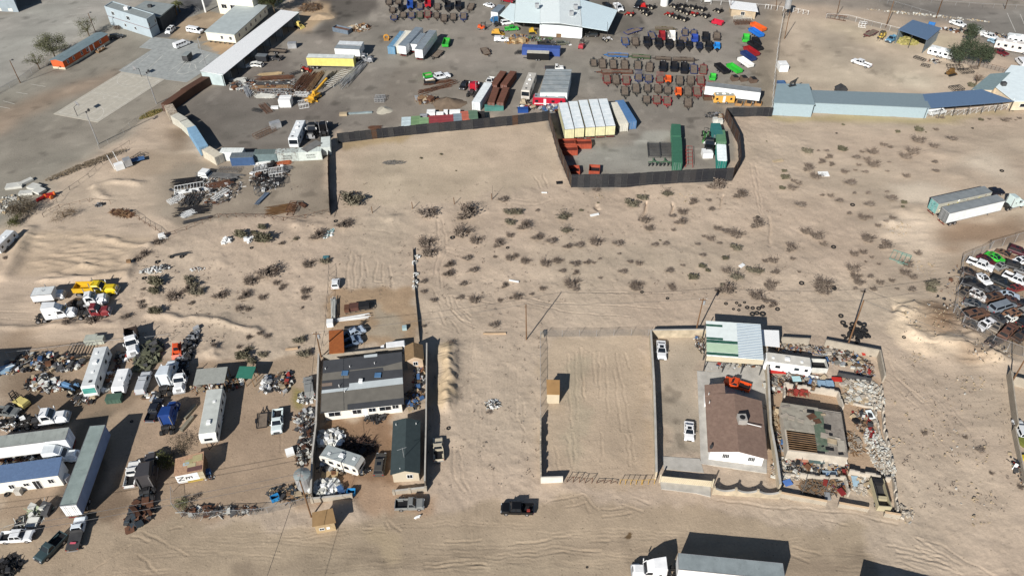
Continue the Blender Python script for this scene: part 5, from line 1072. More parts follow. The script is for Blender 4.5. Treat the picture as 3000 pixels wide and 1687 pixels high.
slabo('10',370,480,2.8,1.8,1.7,.05,steel,'grey air conditioning unit standing in the yard','cooling_unit','machine')
V('rail_long','10',130,500,300,515,(40,40,42),'long black mesh trailer in front of the long shed',z=.7,fit=.5)
def cargo(t,x0,y0,x1,y1,L_,H_,colr,rc,lab):
 c,a,l=span(t,x0,y0,x1,y1,H_);o=thing('cargo_trailer',lab,'trailer',gz(c),a);h=L_/2;part('box',MB().m(paint(*colr)).box(-h,h,-1.05,1.05,.5,H_-.05),o);part('roof',MB().m(paint(*rc)).box(-h+.02,h-.02,-1.03,1.03,H_-.05,H_),o)
 part('rear_door',MB().m(dgrey).box(-h-.04,-h-.002,-.9,.9,.6,H_-.2),o);part('tongue',MB().m(black_m).beam((h,0,.5),(h+1.3,0,.5),.12),o)
 for y_ in(-1.0,1.0):
  for x_ in((-.4,.45)if L_>4 else(0,)):mb=MB();wheel(mb,x_,y_,.34,.2);part('wheel',mb,o)
cargo('10',20,552,90,556,3.6,2.2,(58,60,64),(120,126,130),'dark enclosed cargo trailer before the long shed');cargo('20',375,528,150,520,7.0,2.6,(30,30,32),(214,208,192),'long black cargo trailer with a pale roof')
V('regular','10',250,585,165,575,(70,70,72),'dark grey open buggy beside the dark cargo trailer',fit=.4);V('farm','10',440,690,540,700,(170,50,40),'small red tractor left of the steel stacks')
V('wagon','10',40,650,-20,640,(210,210,205),'white car cut by shadow in front of the long shed')
rack('10',870,880,1080,645,3.0,1.3,steel,'long stack of galvanised steel frames behind the yellow trailer','bars',7,lev=4)
rack('10',740,870,920,730,3.2,.7,JM[8],'pale steel window frames stacked beside the long frame stack','lattice',9);rack('10',640,900,780,730,2.0,.5,dgrey,'dark steel frames lying beside the pale frames','bars',8)
for i,(x0,y0,x1,y1,wd,m_,lb_,kd)in enumerate([(380,920,520,745,2.2,rust_m,'rusty steel rods left of the yellow loader','bars'),(460,925,600,745,2.2,rust_m,'middle bundle of rusty rods above the yellow loader','bars'),(540,915,670,725,1.8,wood_m,'bundle of brown rods nearest the yellow loader arm','bars'),(20,800,380,780,2.2,rust_m,'long rusty beams left in the steel stacks','bars'),(0,850,360,850,2.0,dgrey,'dark beams under the rusty ones','bars'),(-30,890,350,880,2.0,wood_m,'brown beams in the middle of the stack field','bars'),(30,930,320,925,2.0,steel,'white gridded frames in the stack field','lattice'),(0,970,200,980,2.2,JM[8],'pale curved steel pieces near the white hut','bars'),(30,760,260,745,1.2,plywood,'light timber boards at the top of the stack field','bars'),(350,760,440,730,1.2,dgrey,'small dark frame above the rusty rods','lattice'),(-150,800,-60,980,1.6,steel,'grey metal sheets under the end of the long shed','bars'),(-260,815,-100,800,1.2,JM[8],'white pipes at the corner of the long shed','bars'),(-200,900,-120,905,.8,JM[8],'single pale beam near the shed corner','bars'),(60,1060,140,1140,1.8,rust_m,'rusty ladder frames beside the white hut','lattice'),(390,955,530,960,1.6,white_m,'white steel frame leaning by the yellow loader','lattice'),(-30,1110,60,1130,1.0,dgrey,'dark scrap frame left of the white hut','lattice')]):
 rack('10',x0,y0,x1,y1,wd,.5,m_,lb_,kd,9,lev=3 if kd=='bars' else 2)
heap('steel_scrap','loose steel offcuts spread between the frame stacks','10',250,900,11,6,.35,420,[rust_m,dgrey,steel,JM[8],wood_m],(.2,1.2),8,.8)
heap('steel_offcuts','jumbled shiny offcuts at the corner of the long shed','10',-120,860,4.0,3.5,.8,160,[steel,JM[8],dgrey,JM[3]],(.4,1.8),9,.6)
bin_('10',290,985,3.4,3.0,2.4,0,white_m,'square white hut with holes in its roof','white_hut','hut',True);rack('10',435,1080,530,1065,2.2,1.4,white_m,'white slatted cage beside the yellow loader','lattice',6);slabo('10',190,1090,2.2,1.2,.5,0,white_m,'white low box beside the white hut','white_box','box')
lm('the square white hut',G('10',290,1040))
p_=gz(G('10',600,990));o=thing('boom_loader','yellow boom loader with its arm pointing up the yard','loader',p_,R(60));yel=paint(222,170,60)
part('body',MB().m(yel).box(-1.8,1.4,-1.0,1.0,.5,1.4),o);part('boom',MB().m(yel).beam((-1.2,0,1.5),(6.2,0,3.6),.55),o);part('boom_tip',MB().m(black_m).beam((6.2,0,3.6),(7.2,0,3.6),.6),o);part('cab',MB().m(yel).taper((-.6,.8,.5,1.4),(-.5,.6,.45,2.5)),o);part('window',MB().m(glass).taper((-.5,.84,.46,1.6),(-.42,.66,.42,2.3)),o)
for x_ in(-1.2,1.0):
 for y_ in(-1.1,1.1):mb=MB();wheel(mb,x_,y_,.6,.4,yel);part('wheel',mb,o)
part('bucket',MB().m(yel).box(-3.2,-1.9,-1.4,1.4,.2,.9),o);part('outrigger',MB().m(yel).beam((-1.5,-2.2,.2),(-1.5,2.2,.2),.3),o)
for a in[(315,395)]:o=thing('gas_tank_frame','orange yellow coiled machine beside the light blue container','machine',gz(G('10',1315,400)),0);part('drum',MB().m(paint(205,150,70)).torus((0,0,.8),.8,.3,12,6,'y'),o);part('frame',MB().m(paint(190,140,70)).box(-.8,.8,-1.2,.6,.1,.45),o)
V('dump','10',1900,470,1925,395,(60,180,66),'green dump trailer full of tan debris',fit=.4);heap('tan_debris','tan debris filling the green dump trailer','10',1912,415,.8,1.5,.9,60,[JM[4],plywood],(.2,.5),2,.3)
V('flat','10',1860,500,1790,570,(34,34,38),'black trailer under a tarp beside the long grey roofed trailer',fit=.2);V('flat','10',2280,465,2335,550,(84,62,44),'brown decked flat trailer alone left of the workshop')
V('crew_dual','10',1680,790,1960,735,(224,228,230),'white utility truck beside the green bins',fit=.25,z=1.2);bin_('10',1725,745,2.6,2.0,1.5,R(20),paint(60,180,70),'bright green bin heaped with scrap beside the utility truck','green_bin','bin',False,JM[4])
bin_('10',1745,800,3.4,2.0,1.3,R(5),black_m,'black open truck body full of sand','open_truck_body','truck body',False,JM[4]);rack('10',1705,860,1970,815,1.0,.5,rust_m,'rust red steel beams below the utility truck','bars',5,lev=3);rack('10',1640,955,2020,830,1.4,.7,rust_m,'long rusty trusses above the sand pile','truss',10);rack('10',1640,930,1960,870,1.0,.5,rust_m,'second rusty truss beside the long one','truss',9)
heap('timber_scrap','burnt timber and pipe scrap beside the dark sand pile','10',1715,1010,3.2,2.4,.9,130,[rust_m,wood_m,steel,JM[4]],(.4,1.8),12,.7)
def pile(name,lab,t,x,y,rx,ry,h,mat,seed=1):
 p=gz(G(t,x,y));rd=random.Random(seed);mb=MB().m(mat);n,m=22,8
 for j in range(m+1):
  f=j/m
  for i in range(n):a=6.283*i/n;w_=1+.12*math.sin(a*3+seed)+rd.uniform(-.05,.05);mb.v.append((math.cos(a)*rx*f*w_,math.sin(a)*ry*f*w_,h*(1-f)**1.2+rd.uniform(-.06,.06)*h-.05*(f>.95)))
 for j in range(m):
  for i in range(n):mb.face((j*n+i,(j+1)*n+i,(j+1)*n+(i+1)%n,j*n+(i+1)%n))
 o=link(name,mb.mesh(name),None,p);o.data.shade_smooth();return tag(o,lab,'pile',None,'stuff')
pile('dark_sand_pile','dark brown sand pile near the coloured bins','10',1930,1050,5.0,4.4,2.2,M('sand_dark',(124,108,92),.95,0,.2));pile('pale_sand_pile','small pale gravel pile in the open yard','10',1290,1112,2.4,2.6,.9,M('gravel_pale',(190,184,168),.95,0,.1),2);pile('tan_sand_pile','tan sand pile beside the branch heap','10',640,170,5.5,3.5,.9,M('sand_tan',(196,172,142),.95,0,.12),3)
V('crew','10',2120,820,2070,890,(30,30,32),'black pickup beside the red semi tractor');V('daycab','10',2150,950,2215,815,(190,30,50),'red semi tractor with a bare frame',z=1.5,fit=.2);V('regular','10',2370,785,2335,845,(215,216,214),'white pickup between the white and rusty containers')
container('10',2335,835,2212,1030,(214,220,222),'white container box beside the red semi tractor',L=12.2,rust=.03)
rc=(122,80,66)
for i,(x0,y0,x1,y1,lb_)in enumerate([(2490,715,2390,855,'rusty gondola container upper left of four'),(2590,715,2490,855,'rusty gondola container upper right of four'),(2420,870,2360,1040,'rusty gondola container lower left of four'),(2520,870,2450,1040,'rusty gondola container lower right of four')]):
 container('10',x0,y0,x1,y1,rc,lb_,L=9.2,W=2.0,H=2.4,rust=.4)
bin_('10',2395,1065,5.4,1.5,1.3,0,M('teal_bin',(84,140,132),.7,0,.15),'long teal bin in front of the rusty gondolas')
for i,(x0,x1,y,c_,lb_)in enumerate([(1455,1565,1222,(200,216,220),'pale blue lidded bin at the left end along the black fence'),(1567,1645,1212,(128,158,116),'green lidded bin second along the black fence'),(1652,1728,1228,(140,172,130),'light green lidded bin third along the black fence'),(1735,1815,1207,(160,72,76),'first of three red lidded bins along the fence'),(1818,1897,1203,(158,70,74),'middle one of three red lidded bins along the fence'),(1899,1980,1198,(160,74,78),'last of three red lidded bins along the fence'),(1983,2063,1186,(142,158,168),'grey blue lidded bin between red and salmon bins'),(2066,2143,1162,(198,112,92),'salmon lidded bin along the black fence'),(2146,2222,1155,(104,132,110),'dull green lidded bin next to the empty black bin')]):
 bin_('10',(x0+x1)/2,y,2.5,4.6,1.7,R(4),M('bin_%d'%i,c_,.7,0,.12),lb_)
bin_('10',2262,1158,2.2,4.2,1.6,R(4),black_m,'empty black bin at the right end along the fence',lid=False)
for x,y,sx,sy,lb_ in[(1760,1120,2.3,2.0,'white square tank box behind the red bins'),(1685,1160,2.0,1.5,'grey glass topped box behind the green bins'),(1850,1137,2.0,1.2,'white low machine behind the middle red bin'),(1908,1115,1.1,1.3,'small white box behind the last red bin'),(2000,1115,3.0,1.3,'white rimmed steel crate behind the grey blue bin')]:bin_('10',x,y,sx,sy,1.2,0,white_m if 'white' in lb_ else steel,lb_,'white_box' if 'white' in lb_ else 'grey_box','box',True)
rack('10',1200,1010,1295,1010,2.6,1.1,steel,'grey rack of empty frames standing in the open yard','lattice',6,lev=3);slabo('10',1040,1143,7.4,.7,.35,.08,M('plank_pale',(150,165,168)),'long pale grey beam on the yard floor','long_beam','beam');slabo('10',880,1160,2.2,1.2,.7,.03,JM[4],'tan box at the end of the long pale beam','low_box','box')
rack('10',1130,1290,1260,1290,1.6,.5,rust_m,'rusty corrugated scraps against the inside of the black fence','bars',9)
coach('10',450,1205,365,1400,(226,230,232),'white motorhome at the lower left of the equipment yard',L=10.2,roof=(222,226,228),vents=4,t2='10')
V('daycab','10',590,1235,545,1370,(36,36,38),'stripped dark truck with a white bumper beside the white motorhome',z=1.2,fit=.2);V('daycab','10',690,1390,665,1215,(24,24,27),'burnt black truck cab beside the stripped truck',z=1.2,fit=.2)
rack('10',-10,1390,190,1300,2.2,.7,M('junk_brown',(120,95,78)),'long rusty flatbed frame ending in a grey box','lattice',9);slabo('10',200,1280,2.9,2.0,1.6,R(28),steel,'grey box at the end of the rusty flatbed frame','grey_box','box')
V('forklift','10',2220,265,2330,270,(235,96,40),'bright orange forklift left of the workshop',fit=.4,z=1);V('skid','10',2360,320,2500,330,(220,170,70),'yellow track loader below the orange forklift',fit=.5,z=1);V('capped','10',2410,395,2530,395,(226,228,230),'white utility pickup below the yellow track loader')
semi_trailer('10',2400,120,2470,55,(224,228,230),(130,144,156),'white box truck beside the workshop side canopy',L=6.5,H=3.4);V('minivan','10',2480,230,2575,215,(226,230,232),'white van under the edge of the workshop canopy');V('crew','10',2500,290,2640,280,(70,190,80),'green and white pickup at the workshop entrance',fit=.2)
V('sedan','10',2390,65,2300,35,(228,230,232),'white sedan parked above the orange forklift',z=.7);V('crew','10',2480,-10,2580,10,(150,30,44),'dark red pickup at the top edge near the workshop');V('daycab','10',2440,240,2380,180,(60,120,170),'blue cab over tractor beside the white box truck',z=1.2,fit=.2)
heap('timber_stack','stack of orange brown timber left of the workshop wall','20',60,425,3.4,1.3,.8,90,[plywood,M('timber_orange',(205,150,95)),wood_m],(1.2,2.6),15,.97);heap('pallet_clutter','clutter of blue and tan parts below the workshop canopy','20',60,370,3,1.2,.9,70,[JM[6],JM[4],wood_m],(.3,.9),16,.3)
heap('shop_clutter','green and grey machine parts along the workshop wall','20',250,400,5.5,1.6,.7,150,[dgrey,JM[3],M('junk_green',(80,110,70)),steel],(.3,1.1),17,.4);heap('yellow_parts','yellow machine parts right of the white utility pickup','10',2545,420,1.5,1.8,.9,50,[paint(205,160,90),wood_m],(.4,1.0),18,.5)
container('20',120,462,470,478,(66,92,160),'royal blue container in front of the workshop',L=12.2,rust=.05)
for x in(50,75,98):rack('20',x-20,550,x+20,520,.4,.5,dgrey,'dark pallets at the nose of the long black cargo trailer','lattice',5,group='dark pallets by the cargo trailer')
coach('20',215,712,125,935,(205,200,190),'grey beige motorhome beside the grey storage building',L=12.0,roof=(205,200,190),vents=4)
P=[G('20',283,930,4.2),G('20',555,930,4.2),G('20',598,703,4.2),G('20',345,700,4.2)]
o=Bld('metal_storage','white walled storage building with a grey segmented flat roof','building',P);o.walls(4.1,shopw);o.slab('roof',4.1,4.3,M('roof_grey_seg',(152,162,166),.6,0,.14,'riby',.32,rgb2=(185,190,190)),.1);lm('the grey roofed storage building',o.c)
for i in range(5):q=o.l[0].lerp(o.l[3],(i+.6)/5.2);q2=o.l[1].lerp(o.l[2],(i+.6)/5.2);part('roof_seam',MB().m(dgrey).beam((q.x,q.y,4.32),(q2.x,q2.y,4.32),.08,.06),o.o)
V('flatbed','20',330,680,520,680,(226,226,222),'white truck with a rusty bed behind the grey storage building',fit=.3)
coach('20',530,968,220,958,(196,34,60),'red and silver trailer in front of the grey storage building',L=9.4,H=3.0,kind='trailer',roof=(158,168,172),name='travel_trailer',cat='trailer',vents=6,wdw=4,stripe=(225,225,225))
yl=(238,232,184)
for i,(x0,y0,x1,y1,lb_)in enumerate([(512,1035,580,1302,'first of five pale yellow trailers beside the black fence corner'),(612,1020,680,1290,'second of five pale yellow trailers from the fence'),(712,1008,790,1282,'middle one of five pale yellow trailers'),(815,1000,892,1275,'fourth of five pale yellow trailers from the fence'),(912,995,993,1268,'fifth pale yellow trailer beside the cream container')]):
 semi_trailer('20',x1,y1,x0,y0,yl if i!=4 else(226,220,180),(222,234,240),lb_,H=3.9,group='five pale yellow trailers parked side by side',W=2.55,end=yl)
container('20',1015,1025,1130,1248,(218,214,200),'cream container angled beside the five yellow trailers',L=12.2,rust=.04,zref=2.6)
container('20',1085,1015,1208,1215,(92,132,178),'medium blue container angled beside the cream container',L=12.2,rust=.12)
slabo('20',110,1125,3.0,1.6,1.2,0,paint(40,80,150),'blue steel box by the inside of the black fence','blue_box','box');V('skid','20',95,1030,150,1035,(190,175,150),'tan small machine above the blue steel box');heap('pipe_scrap','pipes and sheet scrap near the blue steel box','20',150,1085,2.8,1.2,.5,60,None,(.4,1.6),21,.7);heap('engine_scrap','engines and tanks piled at the fence corner','20',390,1095,3.4,2.3,1.2,140,[dgrey,steel,JM[6],JM[8],rust_m],(.4,1.3),22,.4)
for i,(x,y,wd)in enumerate([(555,1420,4.6),(570,1490,4.6),(715,1425,4.4)]):
 bin_('20',x,y,wd,2.4,1.6,0,M('box_rustorange',(168,80,58),.8,0,.2),['upper left rust orange skip beside the yellow trailers','lower left rust orange skip beside the fence','right hand rust orange skip under the yellow trailers'][i],'open_skip','skip',False,M('skip_fill',(110,50,38)))
bin_('21',628,245,2.6,2.8,1.4,0,MATS['box_rustorange'],'rust orange hopper in the lower left fence corner','open_skip','skip',False);bin_('21',830,240,2.7,3.0,1.3,R(-8),MATS['box_rustorange'],'orange hopper tipped beside the corner hopper','open_skip','skip',False)
g1=(62,112,90)
container('20',1650,1255,1655,1355,g1,'far dark green container in the fenced corner yard',L=6.06,rust=.06,door=-1);container('21',1660,-60,1665,45,g1,'middle dark green container in the fenced corner yard',L=6.06,rust=.05);container('21',1664,55,1667,185,g1,'near dark green container with its doors facing the fence',L=6.06,rust=.05)
container('20',2055,1262,2075,1330,(56,118,116),'teal container at the far end beside the fence',L=6.06,rust=.05);container('20',2095,1310,2110,1420,(98,140,108),'pale green container behind the white topped teal one',L=6.06,rust=.05);container('21',2105,0,2115,170,(36,120,110),'teal container with a white roof in the fence corner',L=8,rust=.04,roofcol=(226,238,240))
for i,(x,y)in enumerate([(2040,1228),(2090,1238)]):slabo('20',x,y,1.3,1.3,1.2,0,JM[8],'white cube tank behind the teal container','cube_tank','tank',group='two white cube tanks behind the teal container')
for i,(x0,x1,y0,y1,lb_)in enumerate([(1420,1432,5,140,'dark disc harrow left of the pair'),(1540,1552,5,140,'dark disc harrow next to the green containers')]):
 rack('21',x0,y0,x1,y1,3.2,.6,dgrey,lb_,'lattice',9,name='disc_harrow',cat='harrow',lev=3)
for i,(x,y,lb_)in enumerate([(1425,205,'green wheeled seeder below the left harrow'),(1540,205,'green wheeled seeder below the right harrow')]):
 o=thing('seed_planter',lb_,'farm machine',gz(G('21',x,y)),0);gg=M('green_machine',(74,110,84));part('frame',MB().m(gg).beam((-1.5,0,.8),(1.5,0,.8),.15).beam((-1.2,-.8,.6),(.2,1.2,.8),.12).beam((1.2,-.8,.6),(-.2,1.2,.8),.12).beam((0,.2,.8),(0,2.0,.7),.15),o)
 for x_ in(-1.4,-.5,.5,1.4):mb=MB();wheel(mb,x_ if abs(x_)>1 else x_,-.7,.45,.2);mb.v=[(x_+(b_+.7),-.7+(a_-x_),c_)for a_,b_,c_ in mb.v];part('wheel',mb,o)
rack('21',1775,60,1780,240,1.9,1.2,M('red_frame',(170,66,62)),'red steel implement beside the near green container','truss',5,name='farm_implement',cat='farm machine');slabo('21',1958,120,2.6,2.6,1.5,0,white_m,'white box trailer body near the teal container','white_box','box');V('daycab','21',1985,-70,1980,80,(30,32,34),'bare dark truck chassis above the white box',z=1.0,fit=.2,skip=('sleeper',))
heap('tractor_wheels','heap of tractor wheels and axles in the upper fence corner','20',2030,1165,2.8,1.4,.9,60,[rubber,rim_m,dgrey],(.4,.9),24,.3);heap('axle_scrap','tan axle parts beside the tractor wheels','20',2100,1175,1.0,1.2,.6,30,[JM[4],rust_m],(.4,.9),25,.5)
semi_trailer('20',2455,905,2000,850,(228,232,234),(142,146,148),'long white semi trailer beside the yellow food truck',L=15.5,H=3.9)
coach('20',2225,945,2045,945,(232,176,84),'yellow food truck in front of the long white semi trailer',L=6,W=2.2,H=2.7,roof=(160,160,150),name='food_truck',cat='food truck',wdw=3);bin_('20',1980,960,3.0,2.0,1.2,0,M('bin_brown',(98,78,62)),'brown open skip left of the yellow food truck','open_skip','skip',False,M('skip_fill',(110,50,38)))
for i,(x,y,lb_)in enumerate([(2232,805,'left'),(2322,810,'middle'),(2418,825,'right')]):
 o=thing('excavator_bucket','brown %s excavator bucket behind the long white semi trailer'%lb_,'bucket',gz(G('20',x,y)),R(10),'brown excavator buckets');part('shell',MB().m(M('bucket_brown',(104,86,74))).prof([(-1.0,0),(.9,.1),(1.2,1.0),(-.6,1.3)],1.0),o);part('opening',MB().m(black_m).box(-.4,.85,-.85,.85,1.05,1.32),o)
for i,(x,lb_)in enumerate([(2275,'left'),(2370,'middle'),(2470,'right')]):
 o=thing('rock_bucket','tan %s bucket above the top fence corner'%lb_,'bucket',gz(G('20',x,1055)),R(-20),'tan buckets by the fence');part('shell',MB().m(M('bucket_tan',(170,130,84))).prof([(-1.0,0),(.9,.1),(1.1,.8),(-.7,.9)],.9),o);part('opening',MB().m(black_m).box(-.4,.85,-.75,.75,.82,.98),o)
rack('20',1925,905,2000,835,1.6,.3,M('red_frame',(170,66,62)),'small red A frame tongue left of the white semi trailer','lattice',3)
for i,(y,lb_)in enumerate([(200,'upper white steel rack stack below the stone office'),(240,'lower brown steel rack stack below the stone office')]):rack('20',2235,y,2400,y-5,2.4,.9,JM[8]if i==0 else rust_m,lb_,'lattice',10,lev=3)
o=thing('white_tank','white upright tank behind the white pipe fence','tank',gz(G('20',1530,55)),0);part('shell',MB().m(white_m).tube((0,0,0),(0,0,3.6),1.4,n=18),o);part('dome',MB().m(white_m).tube((0,0,3.6),(0,0,4.0),1.4,.4,18),o)
link_fence('white pipe rail fence along the road at the top',GL('20',1230,-5,1400,8,1620,15,1900,40,2200,60,2470,85,2575,95),1.5,mesh=False,step=4,col=white_m,r=.07,name='pipe_rail_fence',diag=False)
link_fence('white pipe rail fence from the road gate to the water tower',GL('30',-30,90,150,115),1.6,mesh=False,step=2,col=white_m,r=.07,name='pipe_rail_fence');link_fence('short white pipe rail fence right of the water tower',GL('30',250,125,400,155),1.5,mesh=False,step=1.5,col=white_m,r=.07,name='pipe_rail_fence',diag=True)
slabo('20',1965,20,2.2,.2,1.2,0,white_m,'white sign board on the pipe rail fence','sign_board','sign',z=.6)
panel_fence('tall black sheet metal fence along the lower edge of the yard',GL('10',830,1440,1500,1365,2575,1262,2940,1215),3.0,seed=3)
panel_fence('rust brown side of the sheet metal fence running down to the corner',GL('20',365,1210,430,1449)+GL('21',470,130,595,440),3.6,seed=5,mats=panel_inner)
panel_fence('black and rusty sheet metal fence along the near side of the corner yard',GL('21',595,440,1150,432,1530,405,1900,385,2205,370),3.9,seed=6);panel_fence('dark sheet metal fence along the right side of the corner yard',GL('21',2285,235,2205,370)+GL('21',2285,235),3.6,seed=7,mats=panel_inner);panel_fence('long dark side fence right of the teal containers',GL('20',2140,1200,2270,1449)+GL('21',2285,235),3.3,seed=8,mats=panel_inner)
panel_fence('short black sheet metal fence from the corner to the horse barn',GL('20',2145,1175,2575,1170,2610,1172),2.8,seed=9)
lm('the black fence corner',G('21',595,440));lm('the black fence end',G('21',2210,370));lm('the horse barn',G('30',600,1170))
bw=M('barn_wall',(176,196,204),.65,0,.05,'ribx',4);bb=M('barn_roof_blue',(140,157,164),.5,0,.05,'ribx',2.5,rgb2=(150,166,170),amt=.3);bb2=M('barn_roof_bluer',(104,130,162),.5,0,.05,'ribx',2.5)
def slopeblock(name,lab,cat,t,gl,gr,el,er,bl,br,he,hb,rm,wm,t2=None):
 a,b_=G(t,*gl),G(t,*gr);c,d=G(t,*bl,hb),G(t,*br,hb);o=Bld(name,lab,cat,[a,b_,Vector((d.x,d.y,0)),Vector((c.x,c.y,0))]);o.walls([he,min(he,hb),hb,min(he,hb)],wm);o.shed([he,he,hb,hb],rm,.25);return o
slopeblock('horse_barn','tall left section of the pale blue grey barn with a flat blue grey roof','barn','30',(35,1160),(430,1180),(75,980),(440,1000),(95,850),(405,852),3.9,3.9,M('barn_roof_pale',(152,172,178),.5,0,.05),bw)
o=slopeblock('horse_barn','very long pale blue grey horse barn with a dark blue grey roof','barn','30',(445,1140),(1585,1192),(480,1050),(1600,1092),(440,915),(1560,952),3.3,3.3,bb,bw);lm('the long horse barn',G('30',1000,1150))
P=[G('30',1605,1092,3.2),G('30',2470,1022,3.2),G('30',2150,905,3.4),G('30',1560,952,3.4)];o=Bld('stable_canopy','blue metal roofed open stable wing joining the barn and the white house','barn',P);o.shed([3.2,3.2,3.4,3.4],bb2,.1);o.posts(3.1,n=(6,2,4,2));o.walls([0,0,2.8,0],dgrey)
link_fence('white slatted fence in front of the open stable wing',GL('30',1585,1180,1900,1160,2400,1100),1.7,col=white_m,step=2,diag=True)
V('van','30',1650,1130,1740,1115,(226,230,232),'white horse trailer under the edge of the blue stable roof')
P=[G('30',2120,1010),G('30',2640,1130),G('30',2700,850),G('30',2420,760)];o=Bld('ranch_house','white roofed ranch house cut by the right edge beside the stable wing','house',[G('30',2250,960),G('30',2440,1110),G('30',2800,1110),G('30',2800,800),G('30',2420,760)]);o.walls(2.8,M('wall_peach',(228,212,186)));o.slab('roof',2.9,3.1,M('roof_white_flat',(220,232,235),.6,0,.05),.5);o.cbox('air_cooler','30',2365,860,3.1,1.2,1.2,1.0,dgrey);o.pipe('30',2475,1005,3.1);o.open(1,.2,.6,1,2)
P=[G('30',2060,900,3),G('30',2255,905,3),G('30',2430,735,3.6),G('30',2240,750,3.6)];o=Bld('house_wing','wing of the white ranch house with a grey green slate coloured roof','house',P);o.walls(2.9,MATS['wall_peach']);o.shed([3,3,3.6,3.6],M('roof_slate',(132,152,156),.7,0,.1,'riby',2.2),.2);lm('the white ranch house',o.c)
sw=M('shelter_wall',(150,164,172),.6,0,.06)
P=[G('30',1275,440),G('30',1550,540),G('30',1690,410),G('30',1420,330)];o=Bld('hay_shelter','open front steel shelter with a blue roof full of hay','shelter',P);o.shed([4.6,4.6,4.1,4.1],bb2,.3);o.walls([0,4.2,4.0,4.2],[sw,sw,sw,sw],.08)
for f in(0,.5,1):q=o.l[0].lerp(o.l[1],f);part('post',MB().m(dgrey).cbox(q.x,q.y+.2,0,.16,.16,4.5),o.o)
lm('the hay shelter',o.c);hay=M('hay',(176,170,100),.95,0,.2);heap('hay_heap','yellow green hay spilling out of the steel shelter','30',1400,425,3.6,2.6,1.7,420,[hay,M('hay_dry',(190,178,120),.95,0,.2)],(.3,.9),31,.4)
coach('30',1645,465,1870,520,(228,232,233),'white bunkhouse trailer behind the pine trees beside the hay shelter',L=7.5,H=2.6,kind='trailer',roof=(222,226,226),name='bunk_trailer',cat='trailer')
V('crew_dual','30',1035,665,850,600,(228,230,232),'white pickup alone in the middle of the horse yard');lm('the horse yard pickup',G('30',940,640))
V('regular','30',1290,365,1205,415,(110,160,190),'light blue old pickup beside the hay shelter');V('forklift','30',1180,330,1110,395,(220,190,90),'yellow forklift left of the light blue old pickup',fit=.4);V('flat','30',1090,300,990,350,(110,44,50),'dark red equipment trailer left of the yellow forklift',fit=.3);rack('30',910,265,985,275,1.6,1.4,white_m,'white pipe cattle chute on the yard edge','lattice',5)
V('dump','30',1650,240,1630,285,(40,120,190),'small blue cart beyond the hay shelter',fit=.5);V('crew','30',2400,550,2275,490,(110,40,50),'dark red car right of the pine trees');V('van','30',2575,650,2530,600,(226,228,230),'white van cut by the right edge near the top')
coach('30',2360,400,2600,440,(222,216,210),'cream motorhome in the storage strip at the top right',L=10);coach('30',2480,350,2640,370,(222,226,226),'second pale motorhome behind the cream one at the top right',L=8,kind='trailer',name='travel_trailer',cat='trailer')
for i,(x,y,c_,lb_)in enumerate([(1910,235,(220,222,222),'white car among the clutter right of the tall pole'),(2100,300,(200,200,196),'grey white pickup right of the top pine'),(2230,360,(224,226,226),'white truck in the clutter strip beside the pines'),(2300,420,(150,180,200),'pale blue car in the clutter strip')]):V('crew','30',x-60,y-18,x+60,y+22,c_,lb_)
heap('lot_clutter','dark parts and barrels strewn along the storage strip','30',2200,360,14,2.0,.8,260,None,(.4,1.4),33,.4,rot=-.42)
pn=M('tree_leaf_pine2',(72,82,62),.9,0,.3)
tree('30',1915,660,8.5,4.3,'dense pine tree beside the white bunkhouse trailer',pn,name='pine_tree',n=5200,seed=11,ls=.2,lobes=12);tree('30',2110,690,7.8,3.7,'slightly smaller pine tree right of its twin',pn,name='pine_tree',n=4200,seed=12,ls=.2);tree('30',2010,430,6.5,2.6,'pine tree top rising behind the twin pines',pn,name='pine_tree',n=2400,seed=13,ls=.18)
tree('30',2090,850,3.4,2.1,'bare small tree at the corner of the house wing',M('bare_leaf',(130,110,98)),name='bare_tree',n=260,seed=14,sparse=True,ls=.12)
for x,y,x1,y1,lb_ in[(1470,580,1580,620,'dark steel beam with raised ends near the bunkhouse'),(1540,660,1625,680,'short dark beam below the other one'),(1800,680,1960,690,'black steel frame left of the pallet stack'),(1930,730,2050,720,'black slatted frame stack below the pines'),(1840,905,1950,890,'dark axle frame beside the olive bush')]:rack('30',x,y,x1,y1,1.2 if 'beam' in lb_ else 2.6,.5,black_m,lb_,'lattice',5,name='steel_grid',cat='steel frame')
V('skid','30',1800,740,1890,720,(120,90,50),'brown small tractor beside the black slatted frames',fit=.3);heap('scrap_bits','blue and white scrap bits left of the pine trees','30',1670,620,2.2,1.6,.4,30,None,(.4,1.2),35,.5)
bin_('30',155,640,2.6,3.4,2.0,0,white_m,'white roofed open box stall against the left fence','box_stall','stall');bin_('30',135,820,2.2,1.4,.9,0,JM[6],'small blue trough box behind the barn','blue_trough','trough',False);o=thing('dog_house','dark gable roofed hutch behind the long barn','hutch',gz(G('30',725,925)),0);part('roof',MB().m(dgrey).prof([(-1.7,1.2),(1.7,1.2),(0,2.2)],1.0),o);part('wall',MB().m(dgrey).box(-1.5,1.5,-.9,.9,0,1.2),o)
b_=G('30',245,865,3.95);o=thing('horse_statue','dark life size horse statue standing on the barn roof','statue',b_,R(20));hb=M('statue_bronze',(.03,.03,.03),.5,0,.2)
